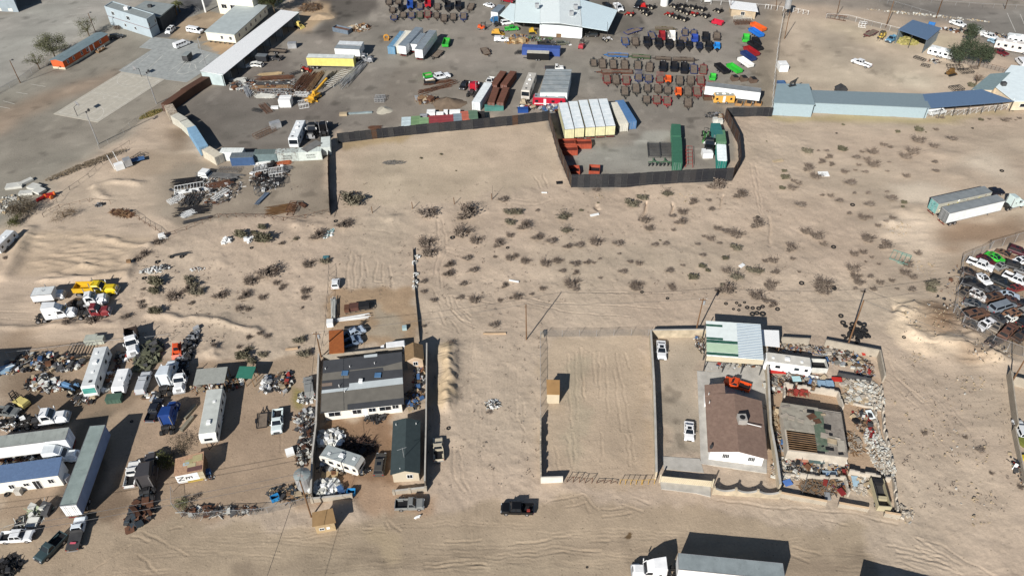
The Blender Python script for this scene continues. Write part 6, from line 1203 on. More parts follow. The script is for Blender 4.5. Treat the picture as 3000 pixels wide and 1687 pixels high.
me=bpy.data.meshes.new('body');vv=[(-.75,0,1.35),(0,0,1.3),(.65,0,1.4),(1.05,0,1.95),(1.25,0,2.25),(1.65,0,2.0),(.65,.2,.75),(.7,.2,.05),(.65,-.2,.75),(.85,-.2,.1),(-.85,.2,.8),(-.75,.2,.05),(-.85,-.2,.8),(-.95,-.2,.05),(-1.05,0,1.3),(-1.2,0,.6)];ee=[(0,1),(1,2),(2,3),(3,4),(4,5),(2,6),(6,7),(2,8),(8,9),(0,10),(10,11),(0,12),(12,13),(0,14),(14,15)];rr=[.34,.36,.34,.2,.16,.09,.13,.07,.13,.07,.17,.07,.17,.07,.08,.06]
me.from_pydata(vv,ee,[]);bo=link('body',me,o);md=bo.modifiers.new('s','SKIN');me.materials.append(hb)
for sv,r_ in zip(me.skin_vertices[0].data,rr):sv.radius=(r_,r_)
me.skin_vertices[0].data[0].use_root=True;bo.modifiers.new('u','SUBSURF').render_levels=1;part('stand',MB().m(hb).box(-1.3,1.2,-.5,.5,0,.06),o)
o=thing('water_tower','small galvanised water tower on four legs by the road gate','tower',gz(G('30',175,175)),0);part('tank',MB().m(steel).tube((0,0,3.2),(0,0,6.2),1.1,n=14),o);part('roof',MB().m(steel).tube((0,0,6.2),(0,0,6.9),1.15,.1,14),o)
for sx in(-1,1):
 for sy in(-1,1):part('leg',MB().m(dgrey).beam((sx*.9,sy*.9,0),(sx*.7,sy*.7,3.2),.12),o)
link_fence('tall wire fence between the equipment yard and the horse yard',GL('30',30,1160,60,800,100,450,150,180),2.0,step=4,col=white_m);link_fence('ranch wire fence along the road side of the horse yard',GL('30',580,190,800,200,1040,270,1310,335),1.7,step=3,col=white_m);link_fence('chain link fence with stones along the road',GL('30',1050,0,1350,90,1700,195,1790,215),1.7,step=3,mesh=False);link_fence('chain link fence along the upper road edge',GL('30',1200,-20,1750,50,2150,80,2600,100),1.5,step=4,mesh=False);link_fence('brown slat fence around the house garden',GL('30',1790,610,2050,660,2200,690,2400,740),1.6,col=rust_m,step=1.2)
rack('30',580,180,780,215,.5,1.5,rust_m,'rusty cattle gate leaning by the yard entrance','lattice',9)
for x,y,h_,tp,lb_,r_ in[(165,395,9.5,(222,115),'leaning wooden pole near the water tower',.14),(690,158,9,(735,-40),'wooden pole behind the rusty cattle gate',.14),(1180,285,9.5,(1268,10),'wooden pole with a shadow beside the yellow forklift',.16),(1690,185,9,(1762,-20),'thick dark pole on the road verge',.2),(2385,90,8,(2430,-60),'wooden pole at the top right road',.13),(2190,120,8,(2220,-60),'wooden pole beside the roadside office',.13),(80,100,7,(95,-60),'wooden pole at the top road gate',.13)]:
 pole('30',x,y,h_,lb_,r_,arm=0,tip=tp)if 'roadside' not in lb_ else pole('20',2195,125,h_,lb_,r_,tip=(2210,-60))
ml=MB().m(linew)
for a in[(2405,135,2490,325),(2535,145,2600,300),(600,-10,1100,0)]:cline(ml,[Vector((q.x,q.y,zt(q.x,q.y)+.04))for q in GL('30',*a)],.14)
structure('road_lines',ml)
heap('road_stones','pale stones along the foot of the road fence','30',1600,160,20,.8,.25,160,[JM[4],JM[8],concrete],(.2,.7),36,0,rot=-.33,rock=True)
for a in[(3310-2575,100,3310-2575,350,3325-2575,720)]:panel_fence('dark fabric covered fence on the right side of the scrap lot',GL('11',*a),1.8,seed=11,mats=panel_inner);
link_fence('broken pipe rail fence along the lower side of the scrap lot',GL('11',745,690,500,745,280,770,0,740)+GL('01',2200,740,1880,860,1680,950,1400,760,1300,690),1.0,mesh=False,step=2.2,col=rust_m,lean=.3,r=.04,diag=True);link_fence('fallen pipe fence running along the dirt track',GL('01',440,740,700,460,900,330,1100,150,1300,0),1.1,mesh=False,step=3,col=dgrey,lean=.3)
link_fence('leaning wire fence beside the pushed sand',GL('01',1110,600,900,580,600,640,440,740),.9,mesh=False,step=2.4,col=rust_m,lean=.35)
slabo('11',820,600,.08,11,.08,0,dgrey,'fallen pipe along the right side of the scrap lot','fallen_pipe','pipe',z=.1);slabo('11',930,500,5,.1,.1,.25,wood_m,'wooden pole lying across the dull bush','fallen_pole','pole',z=.5)
SG=M('scrap_grey',(112,112,112),.7,.1,.25)
SC=[('01',1740,420,2050,370,4.2,black_m,'bars','dark frame bundle at the upper left of the scrap lot'),('01',1760,470,2050,420,2.6,white_m,'lattice','white gridded frames over the dark bundle'),('01',1800,500,2080,460,1.0,white_m,'bars','long white angled rails in the scrap lot'),('01',2000,310,2420,340,2.2,SG,'bars','grey steel frames stacked behind the white cab scrap'),('01',2200,260,2420,270,2.0,SG,'lattice','pale ladder frames under the dark blue container'),('01',1880,640,2000,500,4.2,dgrey,'bars','square black roof panel stack in the scrap lot'),('01',1700,600,1850,530,1.8,white_m,'lattice','short white bed frames at the left of the scrap lot'),('01',2150,570,2290,470,1.7,white_m,'lattice','white crate frames on the right of the black stack'),('01',2060,440,2340,390,2.4,rust_m,'bars','red brown beams beside the white gridded frames'),('01',1760,700,2100,660,3.4,black_m,'bars','dark beam pile at the bottom of the scrap lot'),('01',1830,740,1960,680,2.2,white_m,'bars','white plastic pallet stack at the bottom of the scrap lot'),('01',1850,800,2120,740,.8,dgrey,'bars','dark rail bundle beside the broken pipe fence'),('11',-20,210,380,150,.5,white_m,'bars','very long white pipe below the lettered containers'),('11',150,215,350,190,1.6,M('scrap_orange',(170,96,62)),'bars','rust orange sheet stack in the scrap lot'),('11',-60,190,160,140,1.4,rust_m,'lattice','rusty container frame near the curve of containers'),('11',160,250,360,250,1.8,SG,'bars','grey pale beams below the orange sheets'),('11',0,290,120,270,3.2,white_m,'lattice','large white bed frame in the scrap tower'),('11',140,320,280,300,3.0,white_m,'lattice','white box frame in the middle of the scrap tower'),('11',0,390,110,370,2.6,black_m,'lattice','black steel cage left of the white box frame'),('11',160,420,280,400,2.8,dgrey,'lattice','dark grey cage at the bottom of the scrap tower'),('11',10,520,130,440,1.4,SG,'lattice','pale tipped frame at the end of the scrap tower'),('11',10,610,120,500,1.0,M('tarp_blue',(110,125,145)),'bars','grey blue pipes rolled at the left of the lot'),('11',110,690,390,640,3.4,M('brown_rods',(112,84,56)),'bars','fan of brown rods on the lower fence'),('11',340,720,390,620,1.6,rust_m,'lattice','rusty cage beside the fan of rods'),('11',440,600,500,640,.9,rust_m,'bars','small rusty part in the grey lot')]
for t,x0,y0,x1,y1,wd,m_,kd,lb_ in SC:rack(t,x0,y0,x1,y1,wd,1.3 if 'tower' in lb_ or 'cage' in lb_ else.45,m_,lb_,kd,9,lev=4 if kd=='bars' else 2)
heap('lot_scrap','loose steel bits under the frames of the scrap lot','01',2080,470,9,7,.4,420,[dgrey,SG,black_m,rust_m,dgrey,white_m],(.3,1.2),41,.8);heap('tower_scrap','jumbled frames at the foot of the scrap tower','11',130,320,4.6,7,.8,300,[dgrey,SG,black_m,white_m,rust_m,black_m],(.4,1.8),42,.85)
def whitecab(t,x,y,lb_,s=1.0,rot=0):o=thing('truck_cab_shell',lb_,'cab shell',gz(G(t,x,y)),rot);part('shell',MB().m(white_m).taper((-1.2*s,1.2*s,.95*s,0),(-.9*s,.7*s,.8*s,1.2*s)),o);part('window',MB().m(glass).taper((-1.0*s,1.1*s,.9*s,.55*s),(-.7*s,.75*s,.78*s,1.0*s)),o)
whitecab('01',2070,320,'white crumpled vehicle front lying on the scrap frames',1.3,-.3);whitecab('01',1640,945,'small white shell at the fence corner by the dirt track',.8,.5)
o=thing('sign_wreck','white toppled sign structure with thin masts beside the dirt track','sign',gz(G('01',1215,250)),R(35));part('cabinet',MB().m(white_m).box(-1.2,1.0,-.8,.8,0,1.6),o);part('panel',MB().m(steel).box(1.2,3.0,-.9,.9,.3,2.2),o)
for a in((-1.4,.5,5.5),(.3,1.0,5.8)):part('mast',MB().m(white_m).beam((a[0],a[1],0),(a[0]-.4,a[1]+.8,a[2]*.75),.12),o)
slabo('01',1370,160,4.2,1.8,.12,R(25),JM[6],'blue white panel lying beside the toppled sign','sign_board','board',z=.7);rack('01',1300,200,1440,110,1.6,.6,dgrey,'dark frame under the blue white panel','lattice',4)
for i,(x,y,sx,sy,r_)in enumerate([(150,430,4.0,2.2,.2),(260,390,3.6,1.3,.9),(270,500,3.4,1.6,.1),(350,440,3.0,2.2,-.4),(400,480,2.6,2.2,-.5)]):slabo('01',x,y,sx,sy,.6,r_,JM[8],['biggest pale sheet stack at the left of the sheet piles','pale sheet strip pointing up the lot','lowest pale sheet stack in the group','pale grey stack in the middle of the group','pale stack nearest the red and orange chute'][i],'sheet_stack','sheet stack',z=.1*i)
o=thing('red_chute','red and orange inflatable like chute pieces beside the dirt track','chute',gz(G('01',450,560)),R(40));rr_=paint(160,30,26);oo_=paint(230,120,50)
for a,b2 in(((-1.8,0,.5),(.3,.3,.6)),((.2,1.0,.5),(2.4,.2,.6)),((.4,.8,.5),(1.4,-.9,.5))):part('tube',MB().m(rr_).tube(a,b2,.42,n=10),o);part('collar',MB().m(oo_).tube(b2,Vector(b2)+(Vector(b2)-Vector(a)).normalized()*.35,.5,n=10),o)
tree('01',230,690,2.6,4.4,'wide grey thicket beside the pale sheet stacks',M('thicket',(104,94,78),.95,0,.3),n=3600,seed=21,crown0=.1,ls=.14,name='thorn_thicket',trunk=.1,lobes=16);tree('01',160,800,1.7,2.2,'dark green shrub below the grey thicket',M('shrub_green',(86,90,50),.95,0,.3),n=1200,seed=22,crown0=.1,ls=.12,name='green_shrub',trunk=.06)
tree('01',650,740,1.7,3.4,'brown bare thicket left of the pushed sand',M('thicket2',(118,98,74),.95,0,.3),n=1100,seed=23,crown0=.1,ls=.1,sparse=True,name='thorn_thicket',trunk=.05,lobes=14)
heap('thorn_scrub','dry brush strip along the dirt track','01',880,220,11,1.4,.4,500,[M('dry_brush',(132,118,98),.95)],(.15,.5),44,.9,rot=R(43),cat='scrub');heap('left_rubble','pale rubble at the left edge above the white van','01',30,620,3.5,4.5,.4,120,[JM[8],JM[4],concrete],(.2,.8),45,.1,rock=True)
coach('01',-40,1010,95,880,(220,224,226),'white van cut by the left edge on the dirt track',L=6.5,W=2.1,H=2.5,wdw=3,vents=1)
for x,y,x1,y1,lb_ in[(1310,1215,1,1,'small dark crate beside the brown scrub')]:slabo('01',x,y,.9,.7,.6,.2,wood_m,lb_,'small_crate','crate')
heap('dumped_rubbish','white and grey rubbish dumped on the sand','01',1570,1270,3.4,1.3,.4,110,[white_m,JM[8],dgrey],(.2,.7),47,.4,rot=.2);heap('dumped_rubbish','small patch of pale rubbish right of the bigger one','01',1990,1262,1.8,.7,.25,50,[white_m,JM[8],JM[3]],(.15,.5),48,.4);heap('bagged_rubbish','white bags at the edge of the dark green bushes','01',2280,980,1.2,1.3,.8,26,[white_m],(.4,.9),49,0,rock=True);heap('bagged_rubbish','white bag pile between two green bushes','01',2510,970,.9,1.1,.9,20,[white_m],(.4,.9),50,0,rock=True)
heap('teal_rags','teal and white rags trailing between two grey bushes','11',730,900,1.1,2.0,.3,80,[M('teal_rag',(130,175,175)),white_m],(.2,.6),51,.2,rot=-.4);slabo('11',703,1142,1.3,.9,.3,0,M('teal_box',(76,130,140)),'small teal board near the grey bushes','teal_board','board');heap('ash_patch','grey ash patch with wire on the vacant sand','11',1390,190,3.0,1.0,.06,160,[M('ash',(128,124,118))],(.15,.5),52,.5)
rack('01',1700,1140,1920,1100,.9,.25,dgrey,'dark axle parts with tyres left of the green bushes','bars',4);heap('wire_brush','bent wire and brush at the bottom of the sand cut','01',1230,700,3.4,1.2,.6,90,[rust_m,wood_m],(.4,1.6),53,.95,rot=-.3);heap('engine_bits','grey engine parts on the slope below the fence','01',1000,610,1.6,.9,.5,40,[steel,dgrey],(.2,.7),54,.4)
for i,(x,y,x1,y1,lb_)in enumerate([(1170,695,1160,630,'first short post from the scrap lot in the line'),(1577,648,1566,585,'second short post in the line across the sand'),(1996,603,1988,540,'third short post in the line across the sand'),(2373,556,2368,500,'fourth short post beside a thin steel rod')]):pole('11',x,y,1.9,lb_,.09,tip=(x1,y1),name='fence_post',taper=1)
pole('11',2380,545,3.6,'thin steel rod beside the fourth short post',.04,mat=dgrey,tip=(2378,418),name='steel_rod')
lm('the third short post',G('11',1996,603));lm('the fourth short post',G('11',2373,556));lm('the first short post',G('11',1170,695))
for t,x,y,sx,sy,r_,m_,lb_ in[('21',830,720,2.2,.6,.3,white_m,'white sheet crumpled below the sheet fence'),('21',2312,1222,1.4,.8,.7,white_m,'white boat shaped panel on the sand'),('21',20,1380,2.2,.35,-.3,white_m,'white plank on the sand right of the tracks'),('21',325,497,1.4,.3,-.1,white_m,'white bent scrap left of the corner'),('31',558,305,2.6,1.8,0,white_m,'big white sheet tipped over beside a grey bush'),('31',100,170,2.8,.8,.2,JM[4],'pale torn board by the long sand track'),('21',475,392,1.5,1.0,.1,black_m,'black bag beside the fence corner')]:slabo(t,x,y,sx,sy,.18,r_,m_,lb_,'dumped_sheet' if 'bag' not in lb_ else 'black_bag','panel' if 'bag' not in lb_ else 'bag',z=.1,tilt=.12)
for t,x,y,w_,n_ in[('21',1750,530,3.5,40),('21',880,530,2.5,30),('32',1700,330,7,160),('31',1280,850,3.5,120),('32',2050,950,3.0,90),('32',1500,700,1.6,40),('32',2200,700,4,90),('33',1750,50,6,70),('33',2050,230,4,50),('33',2100,620,4,50),('33',2130,880,2,30),('33',1280,120,1.6,50),('33',1400,830,2.2,40),('32',1700,1200,8,40),('32',1500,1100,7,30),('31',1600,1250,3.5,70)]:heap('scattered_stones','pale stones strewn over the sand',t,x,y,w_,w_*.8,.2,int(n_*.5),[concrete,JM[4],JM[4]],(.1,.38),int(x),0,rock=True)
g_=M('teal_frame',(110,170,158),.6,0,.1);rack('31',1240,1120,1420,1180,3.6,.4,g_,'teal steel bed frame lying tilted on the sand','lattice',4);
semi_trailer('31',1690,570,2210,455,(196,194,180),(142,148,150),'graffiti covered semi trailer behind the cleaner white one',L=15,end=(120,178,175))
o=semi_trailer('31',1775,670,2360,535,(226,232,234),(146,152,154),'white semi trailer with a plain side beside the graffiti trailer',L=15.5,end=(120,124,126))
V('crew','31',2210,475,2335,460,(30,32,44),'dark pickup behind the nose of the graffiti trailer',z=1.2);V('semi','31',2385,600,2560,560,(206,222,220),'pale semi tractor with a teal stripe and an open hood',fit=.3,z=1.6)
g0,ga,gl_=span('31',1690,570,2210,455,4.0);rd=random.Random(9)
o=bpy.data.objects['semi_trailer' if False else[k.name for k in bpy.data.objects if k.get('label')=='graffiti covered semi trailer behind the cleaner white one'][0]];mb=MB();gm_=[JM[3],black_m,M('graf_yel',(190,180,90)),white_m,M('graf_blue',(96,130,140)),M('graf_tan',(196,150,110))]
for i in range(60):x_=rd.uniform(-7.2,7.2);z_=rd.uniform(1.3,3.6);mb.m(rd.choice(gm_)).beam((x_,-1.305-i*.0007,z_),(x_+rd.uniform(-.5,.5),-1.305-i*.0007,z_+rd.uniform(-.4,.4)),.2,.02)
part('graffiti',mb,o)
mb=MB().m(M('graf_end',(60,110,112)))
for i in range(22):y_=rd.uniform(-1.0,1.0);z_=rd.uniform(1.5,3.6);mb.beam((-7.56-i*.001,y_,z_),(-7.56-i*.001,y_+rd.uniform(-.4,.4),z_+rd.uniform(-.4,.4)),.02,.09)
part('graffiti',mb,o);lm('the two parked semi trailers',G('31',1700,700))
link_fence('leaning chain link fence around the wrecking yard',GL('31',2600,960,2230,1060,1950,1190,1910,1449)+GL('32',1860,255,1950,370,2090,450,2240,570,2560,690),2.3,step=3.4,lean=.25)
WR=[('31',2120,1110,2290,1210,'wreck',(90,30,40),0,'dark red wreck at the top left of the wrecking yard'),('31',2190,1090,2390,1190,'sedan',(60,200,60),0,'bright green car in the wrecking yard'),('31',2290,1060,2500,1150,'wreck',(150,116,92),1,'tan rusty wreck beside the bright green car'),('31',2420,1040,2620,1110,'wreck_suv',(80,30,40),0,'maroon wreck at the top right of the yard'),('31',2010,1160,2270,1260,'crew',(228,230,230),0,'white crew cab wreck nearest the fence corner'),('31',1940,1250,2120,1320,'wreck',(50,50,50),1,'stripped chassis wreck below the white crew cab'),('31',2120,1300,2230,1400,'wreck',(226,228,230),0,'white crushed car front in the left part of the yard'),('31',1940,1370,2200,1449,'wreck',(34,34,38),0,'black car with no windows along the fence'),('31',2240,1340,2470,1440,'hatch',(30,34,36),0,'black hatchback in the middle of the wrecks'),('31',2370,1300,2640,1420,'crew',(226,228,230),0,'white pickup at the right edge of the wrecks'),('31',2380,1200,2600,1260,'wreck_suv',(52,50,50),0,'dark open wreck behind the white pickup'),('32',2030,30,2200,110,'wreck_suv',(226,228,228),1,'white and rust suv wreck in the yard'),('32',1970,120,2210,200,'sedan',(96,98,100),0,'silver black sedan wreck beside the fence'),('32',2160,110,2380,60,'wreck',(112,84,68),1,'brown burnt wreck in the upper middle'),('32',2320,40,2540,90,'wreck',(190,205,220),0,'pale blue and white wreck at the right'),('32',2240,220,2470,150,'minivan',(130,140,150),0,'grey minivan wreck in the middle of the yard'),('32',1970,290,2210,230,'wreck_suv',(122,92,76),1,'burnt brown suv beside the fence post'),('32',2120,400,2280,310,'wreck',(228,228,230),0,'white wreck with no hood at the lower fence'),('32',2390,280,2560,220,'wreck_suv',(164,124,98),1,'tan rust wreck on the right'),('32',2380,330,2500,270,'wreck',(226,226,220),0,'cream white crumpled wreck'),('32',2350,500,2480,360,'wreck_suv',(124,88,74),1,'rusty red brown wreck at the bottom of the yard'),('32',2480,520,2640,420,'wreck',(60,56,54),1,'dark wreck in the lower right corner'),('32',2520,190,2620,120,'wreck',(36,40,50),0,'dark blue wreck at the right edge'),('32',2530,360,2640,280,'sedan',(30,30,34),0,'black car cut by the right edge'),('31',2480,1180,2640,1150,'sedan',(222,224,226),0,'white car at the right edge above the dark wreck')]
for t,x0,y0,x1,y1,kd,c_,ru,lb_ in WR:V(kd,t,x0,y0,x1,y1,paint(*c_,.6,.5 if ru else.15)if True else 0,lb_,z=.7,fit=.2,group='wrecks packed in the wrecking yard')
for t,x0,y0,x1,y1,kd,c_ in[('31',2500,1250,2640,1290,'wreck',(120,122,124)),('31',2300,1240,2400,1200,'wreck',(150,152,150)),('32',2210,20,2330,0,'wreck',(90,92,96)),('32',2420,130,2520,160,'wreck_suv',(86,60,54)),('32',2290,270,2370,330,'wreck',(70,72,76)),('32',2000,350,2110,400,'wreck',(104,92,82)),('32',2270,420,2340,340,'wreck',(142,132,120)),('32',2560,240,2640,210,'wreck_suv',(150,150,146)),('32',2440,10,2560,-20,'wreck',(128,50,48)),('31',2030,1330,2110,1420,'wreck',(96,98,98)),('32',1950,60,2030,20,'wreck',(110,100,90)),('32',2230,560,2330,510,'wreck',(96,84,78))]:
 V(kd,t,x0,y0,x1,y1,paint(*c_,.6,.35),desc='dull %s stripped wreck'%('suv' if 'suv' in kd else 'car'),z=.7,fit=.2,group='wrecks packed in the wrecking yard')
lm('the wrecking yard fence',G('32',1900,200));lm('the pale dirt bank',G('32',1400,450));lm('the big white tipped sheet',G('31',558,305));lm('the teal bed frame',G('31',1330,1150))
heap('car_parts','wheels and engine parts scattered among the wrecks','32',2260,150,11,12,.4,260,[black_m,rust_m,dgrey,steel],(.2,.8),61,.5)
wallrun('corner_block_wall','grey block wall turning at the right edge below the wrecks','wall',GL('32',2600,1010,2430,965,2400,890)+GL('32',2400,890,2470,1449),2.2);
slabo('33',2550,120,1.2,1.6,.8,.4,M('olive_bin',(120,126,60)),'olive bin behind the right edge wall','olive_bin','bin');slabo('33',2560,275,1.3,.7,.7,0,M('yellow_bin',(215,190,50)),'yellow box behind the right edge wall','yellow_box','box');V('wagon','32',2560,1449,2530,1380,(215,218,220),'white car behind the right edge wall');heap('edge_scrap','dark scrap along the right edge wall','33',2560,430,1.2,5,.8,80,None,(.3,1.0),63,.4)
wallrun('corner_block_wall','low grey wall along the right edge of the sand','wall',GL('33',2450,0,2560,540),1.6)
Wt=(228,230,231)
def dumptruck(t,x0,y0,x1,y1,cab,body,lb_,t2=None):
 c,a,l=span(t,x0,y0,x1,y1,1.2,t2);o=K['daycab'].put('dump_truck',lb_,'dump truck',gz(c),a,(max(.9,min(1.35,l/6.6)),1,1),paint(*cab));m_=paint(*body,.6);b_=MB().m(m_);x_=(-3.35,.1)
 for sg in(-1,1):b_.box(*x_,sg*1.15-.05,sg*1.15+.05,1.1,2.3)
 b_.box(x_[0],x_[0]+.08,-1.1,1.1,1.1,2.0);b_.box(x_[1]-.08,x_[1],-1.1,1.1,1.1,2.5);b_.box(*x_,-1.1,1.1,1.05,1.15);part('dump_body',b_,o);return o
dumptruck('02',745,10,1190,-5,(235,205,40),(226,180,36),'bright yellow dump truck above the white cab trucks');lm('the yellow dump truck',G('02',960,10))
semi_trailer('02',345,45,520,30,Wt,(214,218,218),'white boxed body of the work truck at the far left',H=2.9,L=4.2);V('daycab','02',350,85,650,55,Wt,'white work truck cab left of the yellow dump truck',z=1.2)
V('bigsleeper','02',345,290,760,225,Wt,'white semi tractor with a tall rounded sleeper',z=1.3);V('daycab','02',700,150,1075,85,Wt,'white day cab with a dark frame under the yellow dump truck',z=1.3);V('daycab','02',780,250,1105,215,(140,56,60),'old dark red and white truck with a bare frame',z=1.2)
dumptruck('02',1320,420,1335,660,Wt,(64,54,50),'white cab dump truck with a dark brown body pointing down the lot');lm('the brown bodied dump truck',G('02',1330,520))
for x,y,sx,lb_ in[(935,545,2.3,'pale grey box behind the pipe rail'),(1022,545,1.6,'smaller grey green box behind the pipe rail')]:slabo('02',x,y,sx,sx*.8,1.3,.1,M('box_grey_%d'%x,(186,190,178)),lb_,'grey_box','box')
coach('02',1003,612,885,965,(222,224,222),'large weathered white motorhome in the crowded lot',L=10.8,roof=(212,216,216),vents=4,glasscol=M('teal_curtain',(90,165,155),.2));lm('the large weathered motorhome',G('02',930,800))
coach('02',1240,800,1170,1005,(232,234,234),'white rounded camper body between the motorhome and a pickup',L=5.4,W=2.2,H=2.2,kind='trailer',roof=(234,236,236),vents=1,wdw=2,name='camper_body',cat='trailer')
V('capped','02',1405,1050,1475,835,(196,200,204),'silver and white pickup with a black bed cover',z=.9);V('bigsleeper','02',1625,1050,1730,720,(216,224,230),'pale semi tractor with a dented tall sleeper',z=1.6);V('daycab','02',1835,800,1790,1025,Wt,'white day cab facing down the lot',z=1.3)
heap('army_scrap','olive green machinery heap beside the brown bodied dump truck','02',1500,680,2.6,4.2,1.3,240,[M('olive',(112,114,92)),M('olive2',(88,90,74)),dgrey],(.4,1.5),71,.4)
V('skid','02',1790,560,1770,680,(226,92,50),'orange topped machine beside the olive machinery heap',fit=.5);heap('engine_row','black engines and frames lined behind the orange machine','02',1880,640,1.5,6.5,1.3,200,[black_m,dgrey,frame_m,steel],(.4,1.2),72,.4)
V('farm','02',820,1030,620,960,(110,150,190),'backhoe with a blue roof in front of the motorhome',fit=.35);V('forklift','02',300,1190,110,1090,(220,205,130),'pale yellow forklift at the left of the lot',fit=.3);V('regular','02',-30,1220,165,1240,(120,124,124),'grey pickup cut by the left edge',z=.9)
V('daycab','02',230,1340,685,1275,Wt,'white day cab with a very long black frame',z=1.2,fit=.35);heap('axle_heap','black axles and tyres behind the long framed day cab','02',120,1370,3.2,1.6,.8,70,[black_m,frame_m,JM[0]],(.4,1.2),73,.3)
V('bigsleeper','02',1650,1440,1740,1130,(38,72,140),'bright blue semi tractor',z=1.6);V('crew','02',1505,1310,1590,1120,(40,44,56),'dark pickup squeezed beside the bright blue semi tractor',z=1.0);lm('the bright blue semi tractor',G('02',1680,1280))
bin_('02',1140,1090,2.7,1.5,1.1,.1,M('bin_green',(80,106,92)),'green slatted bin below the rounded camper body')
for n_,(x,y,w_,d_,h_,k_,sd,lb_)in enumerate([(330,740,4.2,2.6,.8,170,74,'white panels and furniture dumped left of the motorhome'),(520,760,2.8,2.2,.8,90,75,'white appliances in the junk beside the motorhome'),(700,760,3,2.2,.9,120,76,'tan and grey parts piled against the motorhome'),(400,950,3.0,2.2,.6,110,77,'red and white motorcycle parts on the ground'),(150,800,2.6,2,.6,70,78,'dark scrap around the pale blue boat'),(860,1110,2.4,1.3,.7,50,79,'pale boxes under the front of the motorhome'),(2120,1000,4,1.0,.8,90,80,'clutter beneath the striped tin shelter'),(2330,960,2.2,1.6,.7,70,81,'blue and white clutter below the green awning'),(1130,900,.8,4,.5,60,140,'dry scrap strip between the motorhome and the rounded camper'),(1230,700,1.6,1.6,.5,60,141,'rusty parts beside the cab of the brown bodied dump truck'),(500,1000,3,1.2,.4,60,142,'small parts on the ground before the backhoe'),(1540,1090,2,.6,.3,30,143,'small parts under the noses of the parked trucks')]):
 heap('junk_heap',lb_,'02',x,y,w_,d_,h_,k_,None,(.3,1.3),sd,.4)
o=thing('small_boat','pale blue upturned boat at the left edge','boat',gz(G('02',40,840)),R(25));part('hull',MB().m(paint(150,180,205)).prism([(-2.2,-.8),(1.2,-.8),(2.4,0),(1.2,.8),(-2.2,.8)],.2,.9),o);part('keel',MB().m(white_m).box(-2,2.2,-.06,.06,.9,1.0),o)
rack('02',700,650,920,640,3.6,.8,dgrey,'dark flat trailer frame behind the motorhome','lattice',7);rack('02',620,730,900,700,1.2,.5,JM[4],'pale beams in front of the dark trailer frame','bars',5)
link_fence('long pipe rail fence behind the crowded truck lot',GL('02',90,700,500,650,1250,565,1720,515),1.5,mesh=False,step=5,col=steel)
tin=M('tin_stripe',(178,180,172),.5,.1,.12,'ribx',3,rgb2=(130,90,70),amt=.22)
def openshed(name,lb_,t,P_,z_,mat,cat='shelter',wall=None):
 P=[G(t,P_[i],P_[i+1],z_)for i in range(0,8,2)];o=Bld(name,lb_,cat,P);o.shed([z_,z_,z_+.2,z_+.2],mat,.05,.06);o.posts(z_,wood_m if not wall else wall,(2,2,2,2),.12);return o
openshed('tin_shelter','striped tin roofed shelter with a rusty right edge','02',[1945,975,2255,950,2290,800,1985,825],2.5,tin);openshed('green_awning','small green corrugated awning beside the tin shelter','02',[2375,900,2530,910,2575,798,2415,795],2.3,M('awning_green',(60,128,108),.5,0,.1,'ribx',2))
lm('the striped tin shelter',G('02',2120,900))
coach('02',2155,1040,2085,1440,(226,226,220),'long white office trailer with a light grey roof',L=11,W=2.9,H=3.0,kind='trailer',roof=(200,204,198),name='office_trailer',cat='trailer',vents=2,wdw=6);lm('the long white office trailer',G('02',2130,1200))
for i,(x,y)in enumerate([(1915,1250),(1885,1370)]):slabo('02',x,y,.7,3.4,.5,-.35,M('tube_grey',(140,134,118)),['upper','lower'][i]+' grey fibreglass shell left of the office trailer','grey_shell','shell')
o=semi_trailer('03',690,718,975,1397,(150,170,205),(150,164,160),'long white semi trailer standing end on in the lot',L=16.1,t2='02',end=(236,238,238));lm('the long standing semi trailer',G('03',850,400))  # side colour has the bluish shade of the white flank painted in
semi_trailer('03',740,5,-380,145,(232,236,236),(168,174,168),'white semi trailer reaching in from the left edge',L=16.1,H=4.0)
V('semi','03',375,240,745,200,(224,230,232),'white semi tractor between the white trailer and the blue roof',z=1.8)
P=[G('03',-300,545,3),G('03',575,430,3),G('03',612,262,3.4),G('03',-300,385,3.4)];o=Bld('blue_roof_office','white office building with a blue metal roof at the left edge','building',P);o.walls(2.9,M('wall_white',(232,228,216),.7,0,.05));o.shed([3,3,3.4,3.4],M('roof_blue_rib',(104,128,164),.45,0,.1,'ribx',3),.2)
for f0,f1,z0,z1,n_ in[(.4,.46,1,2,'window'),(.57,.63,1.2,1.9,'window'),(.68,.76,0,2.2,'door'),(.86,.92,1.1,2.1,'window')]:o.open(0,f0,f1,z0,z1,None,n_)
lm('the blue roofed office',o.c);slabo('03',210,600,1.0,1.5,1.2,0,concrete,'grey drum shaped water tank by the office wall','water_tank','tank');slabo('03',665,475,1.6,1.2,1.0,-.3,steel,'grey steel cooler beside the office corner','steel_cooler','cooler')
V('crew','03',10,1050,310,1030,Wt,'white crew cab pickup at the lower left',z=1.0);V('regular','03',645,1015,370,1290,(66,84,88),'dark green grey pickup with engine parts in its bed',z=.9,fit=.25);V('flatbed','03',715,1175,810,840,(214,222,228),'white flatbed truck with a pink rag on its deck',z=1.1,fit=.25);slabo('03',735,1115,.9,.3,.06,0,M('pink_rag',(220,100,120)),'pink rag lying on the flatbed deck','pink_rag','rag',z=1.05)
V('regular','03',1295,545,1355,290,(225,225,222),'white pickup loaded with red and black engine parts',z=.9);heap('engine_load','red and black engine parts in the white pickup bed','03',1318,450,.7,1.4,.8,50,[black_m,steel,JM[7]],(.2,.5),82,.2)
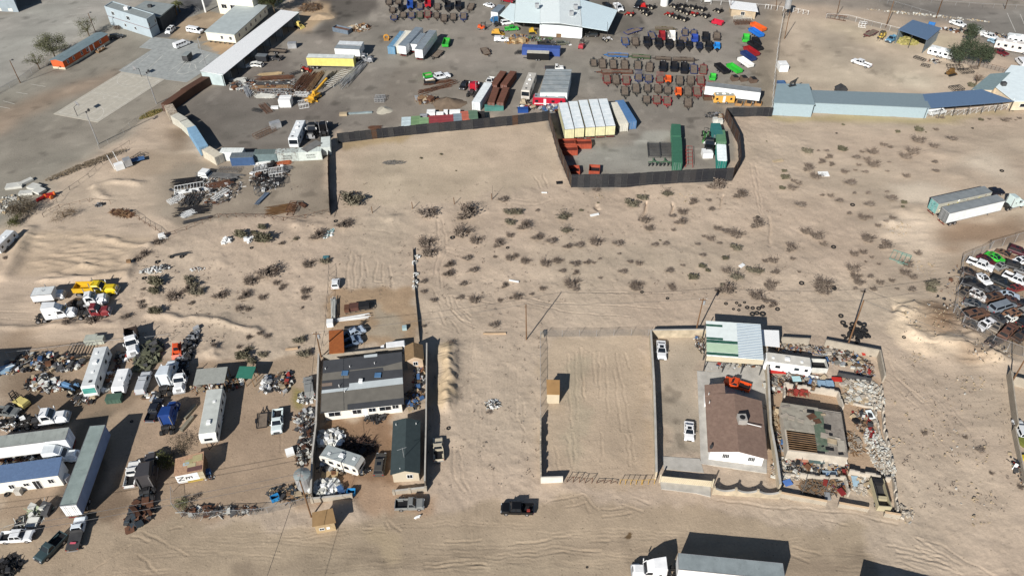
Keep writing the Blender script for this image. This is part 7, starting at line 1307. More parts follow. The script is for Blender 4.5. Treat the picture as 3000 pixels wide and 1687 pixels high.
V('bigsleeper','03',1455,690,1530,215,(78,76,78),'dark semi tractor chassis with polished tanks',z=1.1,fit=.3);heap('rear_axle_scrap','dark hood and rusty axle scrap at the end of the semi chassis','03',1420,820,2.0,3.4,.9,70,[M('slate_panel',(58,68,76)),rust_m,dgrey],(.6,1.7),83,.2)
heap('lot_edge_junk','green and white panels with pipes near the white crew cab','03',330,850,3.2,1.6,.5,60,[JM[8],M('pale_green',(170,180,150)),dgrey],(.4,1.8),84,.6,rot=.7);heap('dark_junk','dark engine scrap at the bottom left corner','03',40,1390,2.6,2.2,1.2,110,[black_m,dgrey,frame_m],(.3,1.1),85,.3);heap('pipe_junk','scrap beside the white trailer at the left edge','03',150,270,4,1.2,.6,90,None,(.3,1.2),86,.6,rot=.1)
P=[G('03',1755,440,2.6),G('03',2035,385,2.6),G('03',2045,200,2.9),G('03',1770,272,2.9)];o=Bld('patchwork_shed','shed with a patchwork tin roof and walls of lettered sign boards','shed',P);o.walls(2.5,wood_m);o.shed([2.6,2.6,2.9,2.9],M('tin_patch',(196,160,130),.8,0,.15,'ribx',3.2,rgb2=(120,80,72),amt=.4),.1,.05)
for u0,u1,v0,v1,c_ in[(.35,.62,.5,.75,(176,166,124)),(.62,.98,.55,.9,(180,170,128)),(.45,.98,.05,.28,(110,80,78)),(.28,.5,.45,.62,(170,186,190)),(.45,.75,.3,.5,(186,176,140))]:
 r=o.ring(0);f=lambda u,v:(r[0].lerp(r[1],u)).lerp(r[3].lerp(r[2],u),v);q=[f(u0,v0),f(u1,v0),f(u1,v1),f(u0,v1)];part('roof_patch',MB().m(M('patch_%d%d'%(c_[0],c_[1]),c_,.8)).hexa([(*p,2.67+.3*v)for p,v in zip(q,(v0,v0,v1,v1))]+[(*p,2.71+.3*v)for p,v in zip(q,(v0,v0,v1,v1))]),o.o)
for f0,f1,c_ in[(0,.3,(236,236,230)),(.3,.58,(238,236,226)),(.58,.8,(226,236,238)),(.8,1,(196,184,156))]:o.open(0,f0,f1,.3,2.4,M('sign_%d'%c_[2],c_,.7),'sign_board',frame=False)
o.open(0,.35,.9,.1,.6,M('sign_yellow',(196,170,90),.7),'sign_board',.06,False);d=o.l[1]-o.l[0];an=math.atan2(d.y,d.x);nn=Vector((d.y,-d.x)).normalized()*.07
for ch,f,s_ in(('N',.15,1.5),('E',.44,1.5)):q=o.l[0]+d*f+nn;textpart(o.o,ch,s_,(q.x,q.y,1.5),(R(90),R(90),an),black_m)
lm('the patchwork shed',o.c);slabo('03',2100,420,.9,.9,.9,.3,JM[6],'blue barrel beside the patchwork shed','blue_barrel','barrel');heap('shed_junk','small junk beside the blue barrel','03',2110,460,.8,.6,.4,24,None,(.2,.5),87,.3)
tree('03',1680,330,2.0,2.0,'green shrub left of the patchwork shed',M('shrub_olive',(96,98,58),.95,0,.25),n=1500,seed=31,crown0=.1,ls=.12,name='green_shrub',trunk=.06);tree('03',1830,150,1.8,2.6,'grey thicket below the office trailer',M('thicket',(104,94,78)),n=1100,seed=32,crown0=.1,ls=.1,sparse=True,name='thorn_thicket',trunk=.05);tree('03',1830,740,1.3,1.6,'pale green low shrub on the curved fence',M('shrub_pale',(128,132,92)),n=600,seed=33,crown0=.1,ls=.1,name='green_shrub',trunk=.05)
link_fence('curved wire fence around the bottom of the middle lot',GL('03',1740,600,1750,760,1830,850,1960,870,2250,840,2575,830)+GL('13',120,810,560,700),1.5,step=3,lean=.1,seed=8);heap('fence_scrap','tubing and small scrap along the curved fence','03',2200,800,7,1.0,.5,90,[dgrey,rust_m,JM[8]],(.3,1.4),88,.8)
o=Bld('tall_warehouse','tall warehouse beyond the left edge casting a long shadow','building',[G('02',310,600)-Vector((7.8,13.8,0))+Vector(q)for q in((0,0,0),(-16,-1,0),(-16,-4,0),(0,-3,0))]);o.walls(9.6,shopw);o.slab('roof',9.6,9.8,roofwhite)
wallbox=G('33',960,1280)-Vector((3.3,5.9,0));
dw=M('wall_dark_plaster',(112,106,98),.9,0,.2)
wallrun('compound_wall','dark weathered wall on the left side of the flat roofed house','wall',GL('12',650,740,625,1449)+GL('13',590,300,575,690),2.3,.25,dw,concrete);wallrun('compound_wall','long grey wall on the right side of the house compound','wall',GL('12',1728,640,1722,1449)+GL('13',1710,580),2.5,.2,dw,concrete);wallrun('compound_wall','pale low wall behind the flat roofed house','wall',GL('12',690,745,1480,660),2.0,.2,cmu)
wallrun('front_wall','pale block wall with three piers below the white rubble','wall',GL('13',570,705,965,665),1.1,.25,cmu,concrete,pier=4.5);wallrun('front_wall','pale stepped block wall above the grey loaded pickup','wall',GL('13',1390,625,1710,590),1.0,.25,cmu,concrete,pier=3.2)
d1=M('felt_dark',(74,76,80),.9,0,.1);P=[G('12',648,1257,2.8),G('12',1490,1166,2.8),G('12',1467,643,3.3),G('12',678,732,3.3)]
o=Bld('flat_roof_house','wide house with a patched grey felt roof and a white front wall','house',P);o.ins=1;q_=o.ring(-.55);o2l=o.l;o.l=q_;o.walls(2.75,M('wall_white2',(234,228,216),.7,0,.05))
for f0,f1,z0,z1,n_,m_ in[(.05,.2,1.0,2.1,'window',None),(.36,.47,1.0,2.1,'window',None),(.57,.66,1.1,2.1,'window',None),(.71,.86,1.1,2.1,'window',None),(.88,.96,1.3,2.2,'window',None),(.5,.55,0,2.1,'door',white_m)]:o.open(0,f0,f1,z0,z1,m_,n_)
o.l=o2l;o.shed([2.8,2.8,3.3,3.3],d1,0,.12);fz=lambda v:2.925+.5*v
def rp(o,name,lst,mat,dz,zf):
 mb=MB().m(mat);r=o.l;e0,e1,e2,e3=r
 P=[]
 for i in range(0,len(lst),2):
  z_=3.0;q=G('12',lst[i],lst[i+1],z_);q=Vector((q.x-o.c.x,q.y-o.c.y));v=max(0,min(1,(q-e0).dot((e3-e0).normalized())/(e3-e0).length));P.append((q.x,q.y,zf(v)+dz))
 k=len(P);mb.v=P+[(a,b_,c+.012)for a,b_,c in P];mb.face(range(k));mb.face([k+i for i in range(k)][::-1])
 for i in range(k):mb.face((i,(i+1)%k,k+(i+1)%k,k+i))
 part(name,mb,o.o)
fm1,fm2=M('felt_mid',(122,118,110),.9,0,.1),M('felt_light',(196,204,206),.8,0,.06)
for L_,m_,dz in[((674,868,1290,795,1470,750,1474,822,1285,838,1280,805,940,845,936,912,668,938),fm1,.004),((664,1030,938,1000,940,963,1475,903,1480,965,660,1062),fm2,.006),((660,1062,1480,967,1486,1100,920,1165,920,1220,654,1240),fm1,.004),((1088,690,1222,674,1222,702,1090,715),fm2,.02),((664,965,768,955,768,985,664,995),M('felt_brown',(136,120,108)),.02)]:rp(o,'roof_patch',L_,m_,dz,fz)
sk=M('skylight_blue',(92,130,170),.15)
for x,y in((897,862),(1227,882)):w_=o.cbox('skylight','12',x,y,3.1,1.2,1.1,.35,sk);q=o.at('12',x,y,3.1);part('frame',MB().m(dgrey).cbox(q.x,q.y,3.0,1.35,1.25,.3),w_)
for x,y in((702,825),(946,805),(838,995),(892,1045),(1195,770)):o.pipe('12',x,y,3.05,.7,.07)
o.cbox('roof_box','12',1055,940,3.1,.7,.7,.5,white_m);q=o.at('12',1085,1270,0);part('porch',MB().m(white_m).cbox(q.x,q.y+1.0,2.2,1.1,1.9,.12),o.o);part('step',MB().m(concrete).cbox(q.x,q.y+.7,0,1.4,1.2,.2),o.o);lm('the patched flat roof house',o.c)
shg=M('shingle_tan',(150,124,92),.95,0,.14,'riby',3,rgb2=(120,98,72),amt=.4)
def hut(name,lb_,t,R4,zr,rise,rm,wm,ends,t2=None,win=None,door=None,rmat2=None,over=.3):
 P=[G(t,R4[i],R4[i+1],zr)for i in range(0,8,2)];o=Bld(name,lb_,'shed' if 'house' not in name else 'house',P);full=o.l;o.l=o.ring(-over);o.walls(zr,wm);o.l=full
 if rise:in_=o.ring(-over);o.l=in_;o.gable(zr,rise,rm,over,wm,ends=ends)
 else:o.shed([zr,zr,zr+.3,zr+.3],rm,0);o.l=o.ring(-over)
 if win:o.open(ends if rise else 0,*win)
 if door:o.open(ends if rise else 0,*door,white_m,'door',frame=False)
 lm('the '+name.replace('_',' '),o.c);return o
hut('gabled_shed','tan shingled gabled shed with a small window by the compound wall','12',(1500,732,1690,715,1678,568,1492,585),2.9,.8,shg,M('wall_tanpink',(204,180,154),.8),0,win=(.4,.66,1.2,2.1))
hut('rust_roof_shed','shed with a rusty orange corrugated roof','12',(738,662,888,650,880,425,735,438),2.4,0,M('roof_rust',(168,98,52),.8,0,.15,'riby',1.6,rgb2=(140,78,44),amt=.4),plywood,0)
o=hut('green_roof_house','narrow cream house with a long dark green grey gabled roof','13',(1350,430,1650,412,1655,-112,1378,-110),2.6,.75,M('roof_darkgreen',(62,74,76),.8,0,.08,scale=2),M('wall_cream2',(210,198,176),.8,0,.05),0,win=(.55,.75,1.0,1.9));o.pipe('13',1450,380,2.9,.5);o.pipe('12',1410,1380,2.8,.5);o.pipe('12',1612,1370,2.8,.5);q=o.at('13',1490,260,3.3);part('antenna',MB().m(steel).tube((q.x,q.y,3.2),(q.x,q.y,6.0),.04,n=6).beam((q.x-.9,q.y-.3,5.8),(q.x+.6,q.y+.3,5.8),.05),o.o)
hut('plywood_shed','plywood shed with a slanted board roof beside the road','13',(566,955,805,912,775,778,568,822),2.5,0,M('ply_roof',(160,130,92),.9,0,.12,rgb2=(140,110,76),amt=.3),plywood,0,win=(.2,.42,.8,1.3),door=(.55,.72,.7,1.3))
V('van','12',1500,560,1250,590,(232,234,234),'white box ambulance style van with a long hood behind the house',z=1.6,fit=.2,name='ambulance_van');V('crew','12',900,480,1040,415,(190,205,222),'blue and white pickup behind the rust roofed shed',z=1.0);V('regular','12',885,555,1055,500,(130,150,176),'second blue white pickup below the first with a torn hood',z=1.0,fit=.3)
rack('12',900,240,1190,180,1.6,.4,dgrey,'dark flatbed with rusty boxes in the upper compound','lattice',6)
for x,y,sx,m_,lb_ in[(918,222,1.0,rust_m,'small rusty box at the left end of the dark flatbed'),(990,205,1.9,M('box_brown',(96,66,58)),'brown lidded box on the dark flatbed'),(1090,190,2.2,black_m,'black lidded box on the dark flatbed')]:slabo('12',x,y,sx,1.6,.9,.1,m_,lb_,'lidded_box','box',z=.5)
rack('12',780,330,785,120,1.1,1.0,JM[8],'pale wall frames stacked along the left fence','bars',5,lev=4);rack('12',800,330,1150,285,1.0,.7,white_m,'white beams on trestles in the upper compound','bars',5);slabo('12',750,375,1.3,1.3,1.2,.1,white_m,'white cupboard by the left fence','white_cupboard','cupboard');slabo('12',1495,410,.9,.8,.8,.1,M('chair_pale',(170,195,200)),'pale blue plastic chair by the right fence','plastic_chair','chair')
V('wagon','11',795,1440,805,1355,(226,228,230),'white car body at the top of the left fence',fit=.35)
link_fence('wire fence on the left side of the upper compound',GL('11',740,1260,735,1449)+GL('12',700,480,660,690),1.4,step=2.4,col=dgrey,mesh=False);wallrun('low_dark_fence','low dark board fence hung with white scraps right of the upper compound','fence',GL('11',1582,1060,1600,1449)+GL('12',1650,540),.5,.12,black_m)
for y in(1140,1200,1320,1390,1445):heap('white_debris','white car parts against the right hand wire fence','11',1565+(y%7)*10,y,.6,.7,.6,16,[JM[8],white_m],(.2,.6),y,.2)
for t,x,y,w_,d_,h_,k_,sd,lb_,mt in[('12',1640,900,1.0,3.4,.7,90,91,'buckets and metal between house and right wall',None),('12',1590,1110,1.6,3.0,.7,90,92,'timber and blue panels along the right wall',[wood_m,JM[6],dgrey,JM[4]]),('12',1200,1310,2.0,1.0,.5,50,93,'dark bicycles and motors before the house front',[black_m,dgrey]),('12',280,950,1.7,2.8,.9,130,94,'scrap steel heap in the left yard',None),('12',110,980,1.0,2.2,.8,60,95,'white machine and frames left of the scrap steel heap',[white_m,steel,dgrey]),('12',510,1100,1.8,1.6,.6,60,96,'white sheets and a drum beside the compound wall',[white_m,JM[8],dgrey]),('12',500,1330,1.8,3.0,.9,110,97,'grey pipes and rusty sheets along the wall',[steel,rust_m,dgrey,JM[8]]),('13',500,150,1.5,4.4,.9,140,98,'dark steel and ladders outside the compound wall',[dgrey,black_m,JM[8],rust_m]),('13',330,620,3.6,1.7,.5,90,99,'planks and dark boxes by the curved fence',[wood_m,dgrey,JM[4],M('slate_panel',(58,68,76))]),('13',740,70,3.0,1.9,.9,150,100,'white broken blocks above the compound camper',[white_m,JM[8],concrete]),('13',700,570,2.7,1.6,.7,130,101,'white broken blocks inside the front wall',[white_m,JM[8]]),('13',780,370,3.0,1.2,.5,60,102,'scraps between the camper and plywood sheets',None),('13',1060,400,1.2,.8,.5,26,103,'white scraps at the tail of the camper',[white_m,plywood,black_m]),('13',860,600,.8,.5,.6,20,104,'blue bags beside the front wall',[JM[6],white_m])]:
 heap('junk_heap',lb_,t,x,y,w_,d_,h_,k_,mt,(.25,1.1),sd,.45 if 'block' not in lb_ else.05,rock='block' in lb_)
heap('dead_branches','black brush heap in the shade behind the camper','13',1020,160,3.4,2.2,.8,170,[black_m,M('branch_brown',(90,70,60))],(.4,1.8),105,.95)
coach('13',690,180,1030,292,(226,222,212),'battered camper with a stained grey roof inside the compound',L=7.4,H=2.9,kind='trailer',roof=(170,178,178),name='travel_trailer',cat='trailer');slabo('13',740,430,2.8,1.5,.1,-.1,plywood,'tan plywood sheet below the battered camper','plywood_sheet','plywood',z=.3);slabo('13',735,490,2.6,.8,.12,.1,white_m,'white sheet below the tan plywood','white_sheet','sheet',z=.4)
o=thing('steel_silo','grey round steel tank with a domed top at the compound corner','tank',gz(G('13',500,545)),0);part('shell',MB().m(steel).tube((0,0,0),(0,0,3.4),1.35,n=18),o);part('dome',MB().m(M('dome_stain',(150,160,160),.7,0,.2,rgb2=(150,110,96),amt=.4)).tube((0,0,3.4),(0,0,3.9),1.4,.3,18),o);lm('the round steel tank',G('13',500,545))
for x,y,r_,lb_ in((185,645,.5,'bright blue bin at the end of the plank pile'),(955,590,0,'bright blue bin on the front wall')):bin_('13',x,y,1.3,.9,.9,r_,M('bin_cyan',(50,150,215)),lb_,'blue_bin','bin',False)
slabo('13',345,215,1.4,1.3,.9,.4,white_m,'white tilted box outside the compound wall','white_box','box',tilt=.2)
V('suv','13',1230,430,1262,205,(86,84,80),'dark grey suv parked beside the green roofed house',z=.9,fit=.15);V('regular','13',1838,270,1825,60,(204,194,172),'beige pickup with an engine in its bed beside the right wall',z=.9);V('regular','13',1400,725,1690,715,(142,144,142),'grey pickup loaded with scrap by the stepped wall',z=.9);heap('pickup_load','light scrap loaded in the grey pickup bed','13',1460,700,.9,.7,.5,40,[steel,black_m,JM[4]],(.2,.6),106,.5)
V('crew','23',215,770,-110,760,(22,23,26),'black lifted pickup alone on the dirt road',z=1.0,fit=.2);slabo('23',165,795,.5,.35,.3,0,JM[7],'red fuel can in the black pickup bed','red_fuel_can','fuel can',z=1.0);lm('the black pickup on the road',G('23',50,770))
V('capped','12',540,1050,525,915,(150,152,150),'old grey truck front behind the white sheets',fit=.15);V('regular','12',220,1215,205,1449,(214,226,226),'white pickup facing down in the left yard',z=.9);V('rail_small','12',55,1390,65,1250,(50,50,52),'dark trailer with a raised cage beside the white pickup',z=.8,fit=.4)
o=thing('dog','small white and dark dog lying on the dirt by the grey pickup','dog',gz(G('13',1625,858)),.4);me=bpy.data.meshes.new('body');me.from_pydata([(-.35,0,.18),(0,0,.2),(.25,0,.22),(.45,0,.33),(.6,0,.3),(.4,.15,.04),(.2,-.2,.04),(-.45,.2,.04),(-.3,-.2,.04),(-.6,.05,.1)],[(0,1),(1,2),(2,3),(3,4),(2,5),(2,6),(0,7),(0,8),(0,9)],[]);bo=link('body',me,o);bo.modifiers.new('s','SKIN');me.materials.append(white_m)
for sv,r_ in zip(me.skin_vertices[0].data,(.13,.14,.13,.09,.06,.04,.04,.05,.05,.03)):sv.radius=(r_,r_)
me.skin_vertices[0].data[0].use_root=True
p1,T1=pole('12',655,690,8.5,'leaning utility pole with a transformer at the compound corner',.16,arm=1.6,xform=1,tip=(603,440));p2,T2=pole('22',145,520,9.7,'bare wooden pole alone left of the fenced sand lot',.13,tip=(140,160));p3,T3=pole('22',1840,480,9,'wooden pole with a transformer beside the carport',.15,arm=1.6,xform=1,tip=(1925,100));p4,T4=pole('32',780,635,9.5,'tall wooden pole in the ruined lot',.17,tip=(965,120));p5,T5=pole('32',2440,965,8.5,'tall leaning pole at the lower right',.15,tip=(2600,690));p6,T6=pole('13',555,850,9,'leaning wooden pole beside the plywood shed',.15,tip=(440,480))
for a,b_,lb_ in((T1,T2,'wire between the compound pole and the bare pole'),(T2,T3,'wire between the bare pole and the carport pole'),(T3,T4,'wire between the carport pole and the ruined lot pole'),(T4,T5,'wire running right from the ruined lot pole'),(T6,T1,'wire from the plywood shed pole to the compound pole')):wire(a,b_,lb_)
for dy in(0,1.2):wire(T6+Vector((0,dy,0)),T6+Vector((-60,-12+dy,.5)),'pair of long wires running left from the plywood shed pole',group='wires over the lower left lots')
wire(T6,T6+Vector((-4,-35,0)),'wire running down from the plywood shed pole');wire(T4,T4+Vector((60,12,0)),'wire running up right from the ruined lot pole')
rw=M('stucco_wall',(196,182,158),.95,0,.22);cr=M('cream_steel',(214,202,176),.6,0,.05)
wallrun('stucco_wall','long rough wall between the sand lot and the driveway','wall',GL('22',1385,500,1415,1000,1430,1449)+GL('23',1440,480),2.2,.3,rw,concrete);wallrun('stucco_wall','rough wall at the back of the driveway yard','wall',GL('22',1395,495,1945,488),2.1,.25,rw,concrete);wallrun('stucco_wall','dark wall between the brown roofed house and the ruins','wall',GL('32',-35,640,5,1449)+GL('33',60,300,100,600),2.1,.3,rw,concrete)
link_fence('thin wire fence with tall posts along the left of the sand lot',GL('22',285,510,288,1300),1.8,step=2.6,mesh=True);link_fence('row of slanted shadow posts at the top of the sand lot',GL('22',330,490,1370,475),1.8,step=3.4,rail=False);slabo('22',302,485,.7,.9,1.0,0,cmu,'square white block pier at the sand lot corner','block_pier','pier')
wallrun('broken_wall','jagged block wall on the lower left of the sand lot','wall',GL('22',288,1330)+GL('23',285,200,290,505),1.8,.25,cmu,ruin=.35,seed=4);wallrun('broken_wall','short white block wall at the bottom left corner of the sand lot','wall',GL('23',290,515,510,508),1.7,.25,M('block_white',(222,216,204),.9,0,.12))
for i,(a,m_,lb_)in enumerate([((550,510,800,515),rust_m,'broken pipe gate at the bottom of the sand lot'),((850,515,1060,520),rust_m,'collapsed wire gate in the middle of the sand lot edge'),((1085,528,1300,530),M('gate_yellow',(205,165,80)),'yellow pipe gate at the bottom of the sand lot'),((1310,530,1430,525),M('gate_yellow',(205,165,80)),'short yellow gate section touching the rough wall')]):link_fence(lb_,GL('23',*a),1.3 if i!=1 else.6,mesh=False,step=1.0,col=m_,r=.05,lean=.2 if i<2 else.02,name='pipe_gate',diag=i<2)
hut('tan_shed','small tan shed with a brown roof in the sand lot','22',(350,1070,480,1073,480,937,346,932),2.5,0,M('ply_brown',(176,138,92),.9,0,.12),M('wall_buff',(212,198,172),.8,0,.05),0,over=.05)
V('sedan','22',1500,525,1507,705,(224,226,228),'white sedan with an open hood near the back wall',fit=.12);V('sedan','22',1783,1340,1785,1515,(232,233,234),'clean white sedan on the driveway yard',fit=.12);lm('the driveway yard',G('22',1650,1100))
for L_ in[(GL('22',1860,838,1985,845,2300,850,2560,860,2560,1449,1945,1449)[:4]+GL('23',2560,420,2070,345,1898,325,1885,0)),GL('23',1505,250,1888,275,1928,415,1530,378),GL('23',1490,500,1998,545,1995,655,1850,620,1500,578),GL('22',1950,745,2530,780,2540,860,1940,838)]:structure('concrete_pavement',MB().m(concrete).prism(L_ if(L_[1]-L_[0]).cross(L_[2]-L_[1]).z>0 else L_[::-1],-.3,.2+.001*len(L_)))
P=[G('22',1958,680,4.3),G('22',2530,722,4.3),G('22',2500,366,4.8),G('22',1950,330,4.8)];o=Bld('striped_carport','large carport with a striped white, green and blue metal roof','carport',P);st=M('carport_white',(224,232,230),.45,0,.05,'riby',1.5);o.shed([4.3,4.3,4.8,4.8],st,0,.1);o.posts(4.2,dgrey,(3,3,3,3),.15);part('fascia',MB().m(cr).prism([o.l[0]+Vector((0,-.12)),o.l[1]+Vector((0,-.12)),o.l[1],o.l[0]],3.1,4.3),o.o)
r=o.l;f=lambda u,v:r[0].lerp(r[1],u).lerp(r[3].lerp(r[2],u),v)
def cs(u0,u1,v0,v1,m_,k):q=[f(u0,v0),f(u1,v0),f(u1,v1),f(u0,v1)];part('roof_sheet',MB().m(m_).hexa([(*p,4.404+.5*v)for p,v in zip(q,(v0,v0,v1,v1))]+[(*p,4.415+k+.5*v)for p,v in zip(q,(v0,v0,v1,v1))]),o.o)
gd,gl2,sb=M('sheet_darkgreen',(50,96,80),.5,0,.12),M('sheet_palegreen',(196,222,192),.5,0,.06,'riby',1.5),M('sheet_blue',(168,186,204),.5,0,.06)
cs(0,.56,.03,.10,gd,.004);cs(0,.56,.11,.36,gl2,.003);cs(0,.56,.37,.45,gd,.004);cs(0,.3,.46,.52,gd,.005);cs(0,.3,.84,.9,gd,.005)
for i in range(22):cs(.56,1,.01+i*.045,.03+i*.045,sb,.004)
lm('the striped carport',o.c);heap('carport_junk','tools and drums under the carport front','22',2230,790,5.5,.8,.6,60,None,(.2,.7),107,.4);heap('wall_junk','hoses, tripod and junk beside the carport','22',1880,540,.9,3.4,.5,70,None,(.2,.8),108,.6)
V('regular','22',2400,1000,2135,915,(226,84,30),'bright orange pickup behind the brown roofed house',z=1.0)
shb=M('shingle_brown',(146,122,108),.95,0,.1,rgb2=(132,108,96),amt=.45,scale=1.4);wh2=M('wall_white3',(240,240,238),.7,0,.03)
zz=2.9;P=[G('23',1972,196,zz),G('33',0,272,zz),G('22',2512,1132,zz),G('22',1940,1060,zz)];o=Bld('brown_roof_house','white house with a brown shingled gable roof and a rooftop cooler','house',P);full=o.l;o.l=o.ring(-.5);o.walls(2.85,wh2);o.gable(2.85,.95,shb,.5,wh2,ends=0)
for f0 in(.24,.72):o.open(0,f0,f0+.055,1.2,2.2);o.open(0,f0+.065,f0+.12,1.2,2.2)
b0=o.at('22',1936,975,2.9);b1=o.at('22',2133,975,2.9);b2=o.at('22',2147,1090,3.3);b3=o.at('22',1940,1085,2.9);mb=MB().m(shb);Q=[b3,Vector((b2.x,b2.y,3.35)),Vector((b1.x,b1.y,3.35)),b0];Q=[Vector((q.x,q.y,q.z-.02))for q in Q];mb.hexa(Q+[q+Vector((0,0,.12))for q in Q]);part('rear_roof',mb,o.o);part('rear_wall',MB().m(wh2).prism([(q.x*.94,q.y*.98)for q in(b3,b2,b1,b0)],0,2.85),o.o)
c_=o.cbox('roof_cooler','22',2307,1340,3.7,1.5,1.5,1.2,M('cooler_grey',(176,172,166),.6));q=o.at('22',2307,1340,3.7);part('fan',MB().m(black_m).tube((q.x,q.y,4.9),(q.x,q.y,4.93),.5,n=14),c_);q=o.at('22',2345,1355,3.9);q2=o.at('22',2505,1400,3.4);part('cooler_pipe',MB().m(white_m).tube((q.x,q.y,3.95),(q2.x,q2.y,3.6),.07),o.o)
for x,y in((1978,1070),(1985,1155)):o.pipe('22',x,y,3.1,.5)
q=o.at('23',1995,150,3.2);part('satellite_dish',MB().m(dgrey).tube((q.x,q.y,3.4),(q.x+.1,q.y-.15,3.5),.1,.4,12).tube((q.x,q.y,3.0),(q.x,q.y,3.5),.04),o.o);lm('the brown roofed house',o.c)
a,b_=G('23',1492,505),G('23',2000,555);d=b_-a;o=thing('sliding_gate','cream perforated sliding gate across the driveway','gate',a,math.atan2(d.y,d.x));L_=d.length;mb=MB().m(cr).box(0,L_,-.04,.04,.15,1.75)
part('panel',mb,o);dm=MB().m(M('gate_slots',(190,172,140)))
for j in range(4):
 for i in range(26):dm.box(.3+i*L_/27+(j%2)*.15,.42+i*L_/27+(j%2)*.15,-.05,-.042,.4+j*.33,.55+j*.33)
part('slot_pattern',dm,o)
for x_ in(-.15,L_+.15):part('gate_post',MB().m(cr).cbox(x_,0,0,.2,.2,2.3),o)
a,b_=G('23',2020,620),G('33',100,665);d=b_-a;L_=d.length;o=thing('scalloped_wall','pale wall with a scalloped top in front of the brown roofed house','wall',a,math.atan2(d.y,d.x));n=60;mb=MB().m(rw);cb=MB().m(concrete)
hh=lambda x_:1.75-.75*math.sin(math.pi*((x_/L_*3)%1.0))**.8 if x_<L_-.01 else 1.75
for i in range(n):
 x0,x1=L_*i/n,L_*(i+1)/n;h0,h1=hh(x0),hh(x1);mb.hexa([(x0,-.12,-.2),(x1,-.12,-.2),(x1,.12,-.2),(x0,.12,-.2),(x0,-.12,h0),(x1,-.12,h1),(x1,.12,h1),(x0,.12,h0)]);cb.hexa([(x0,-.16,h0),(x1,-.16,h1),(x1,.16,h1),(x0,.16,h0),(x0,-.16,h0+.07),(x1,-.16,h1+.07),(x1,.16,h1+.07),(x0,.16,h0+.07)])
part('wall_face',mb,o);part('coping',cb,o)
for i in range(4):part('pier',MB().m(rw).cbox(L_*i/3,0,0,.35,.35,2.0),o)
rub=M('rubble_white',(200,190,175),.95,0,.12);rub2=M('rubble_grey',(176,166,152),.95,0,.15)
for lb_,L_,h_,ru in[('white plastered wall at the top of the ruins',GL('32',120,560,400,575),1.9,0),('pale block wall behind the tall pole in the ruins',GL('32',560,585,1100,690),1.9,0),('pale block wall on the upper right of the ruins',GL('32',1100,690,1150,950),2.0,0),('crumbled stone wall on the right of the ruins',GL('32',1130,1000,1160,1449)+GL('33',1220,200,1290,820),1.3,.9),('broken cross wall in the lower ruins',GL('33',110,440,560,480,760,490,800,650),1.4,.5),('white broken wall right of the lower ruins',GL('33',800,430,1220,500),1.5,.4),('second crumbled wall inside the right edge of the ruins',GL('32',1050,1160,1110,1449)+GL('33',1190,480),1.1,.8),('broken inner wall above the roofless rooms',GL('32',150,1140,150,1010,460,1050,690,1090,740,1240),1.8,.3),('white broken wall beside the chairs',GL('32',850,1170,1050,1210),1.0,.6)]:wallrun('ruined_wall',lb_,'wall',L_,h_,.28,cmu if not ru else rub,ruin=ru,seed=len(lb_))
for lb_,L_ in[('front wall of the ruins with a cream coping',(95,640,580,730)),('second front wall piece beside the stripped van',(700,745,1000,800)),('short white front wall piece at the right corner',(1160,840,1320,865))]:wallrun('ruin_front_wall',lb_,'wall',GL('33',*L_),1.0,.3,cmu,M('coping_cream',(226,196,160)))
P=[G('33',200,180,2.8),G('33',810,250,2.8),G('32',735,1240,2.8),G('32',130,1148,2.8)];o=Bld('ruined_house','abandoned house with a cracked concrete roof and a hole with bare rafters','house',P);o.walls([2.6,2.6,2.6,2.6],rub,.3)
ro=M('ruin_roof',(168,162,148),.95,0,.18,rgb2=(140,132,122),amt=.4);rg=M('ruin_green',(100,116,98),.9,0,.2,rgb2=(150,144,130),amt=.4);r=o.l;f=lambda u,v:r[0].lerp(r[1],u).lerp(r[3].lerp(r[2],u),v)
for nm_,u0,u1,v0,v1,m_,z_ in[('roof_slab',0,.62,.42,1,ro,2.7),('roof_slab',.5,1,0,.96,M('ruin_roof2',(156,148,138),.95,0,.2,rgb2=(120,112,104),amt=.4),2.62),('roof_patch',.5,.68,.05,.92,rg,2.8),('roof_patch',.7,.85,.2,.4,ro,2.8),('roof_patch',.84,.97,.1,.34,M('ruin_pale',(186,178,164)),2.8)]:q=[f(u0,v0),f(u1,v0),f(u1,v1),f(u0,v1)];part(nm_,MB().m(m_).prism(q,z_,z_+(.14 if nm_=='roof_slab' else.06)),o.o)
for i in range(9):q,q2=f(.02,.03+i*.045),f(.5,.03+i*.045);part('rafter',MB().m(wood_m).beam((q.x,q.y,2.6),(q2.x,q2.y,2.55),.1),o.o)
rd=random.Random(5)
for i in range(26):
 u,v=rd.uniform(.02,.9),rd.uniform(.02,.92)
 if u<.5 and v<.42:continue
 g_=rd.choice([rub,rub2,dgrey,JM[4],MATS['ruin_roof2'],black_m,rust_m]);a=f(u,v);L_=rd.uniform(.4,1.6);part('roof_fragment_or_painted_hole',MB().m(g_).cbox(a.x,a.y,2.84+i*.004,L_,L_*rd.uniform(.3,.9),.04 if g_==black_m else.07,rd.uniform(-.5,.5)),o.o)  # black pieces are thin patches painting the dark of holes in the roof
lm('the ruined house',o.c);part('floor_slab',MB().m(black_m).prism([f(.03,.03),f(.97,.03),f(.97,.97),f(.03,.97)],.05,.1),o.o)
coach('32',410,745,-5,690,(228,230,230),'white travel trailer parked in the upper ruins',L=8.6,W=2.5,H=2.8,kind='trailer',roof=(214,210,200),name='travel_trailer',cat='trailer',vents=3);openshed('white_canopy','flat white canopy beside the striped carport','32',[-120,570,115,592,105,435,-140,425],2.6,roofwhite,'canopy')
bin_('32',510,760,3.0,2.4,1.4,-.1,JM[8],'white open box body beside the travel trailer','open_box','box body',False)
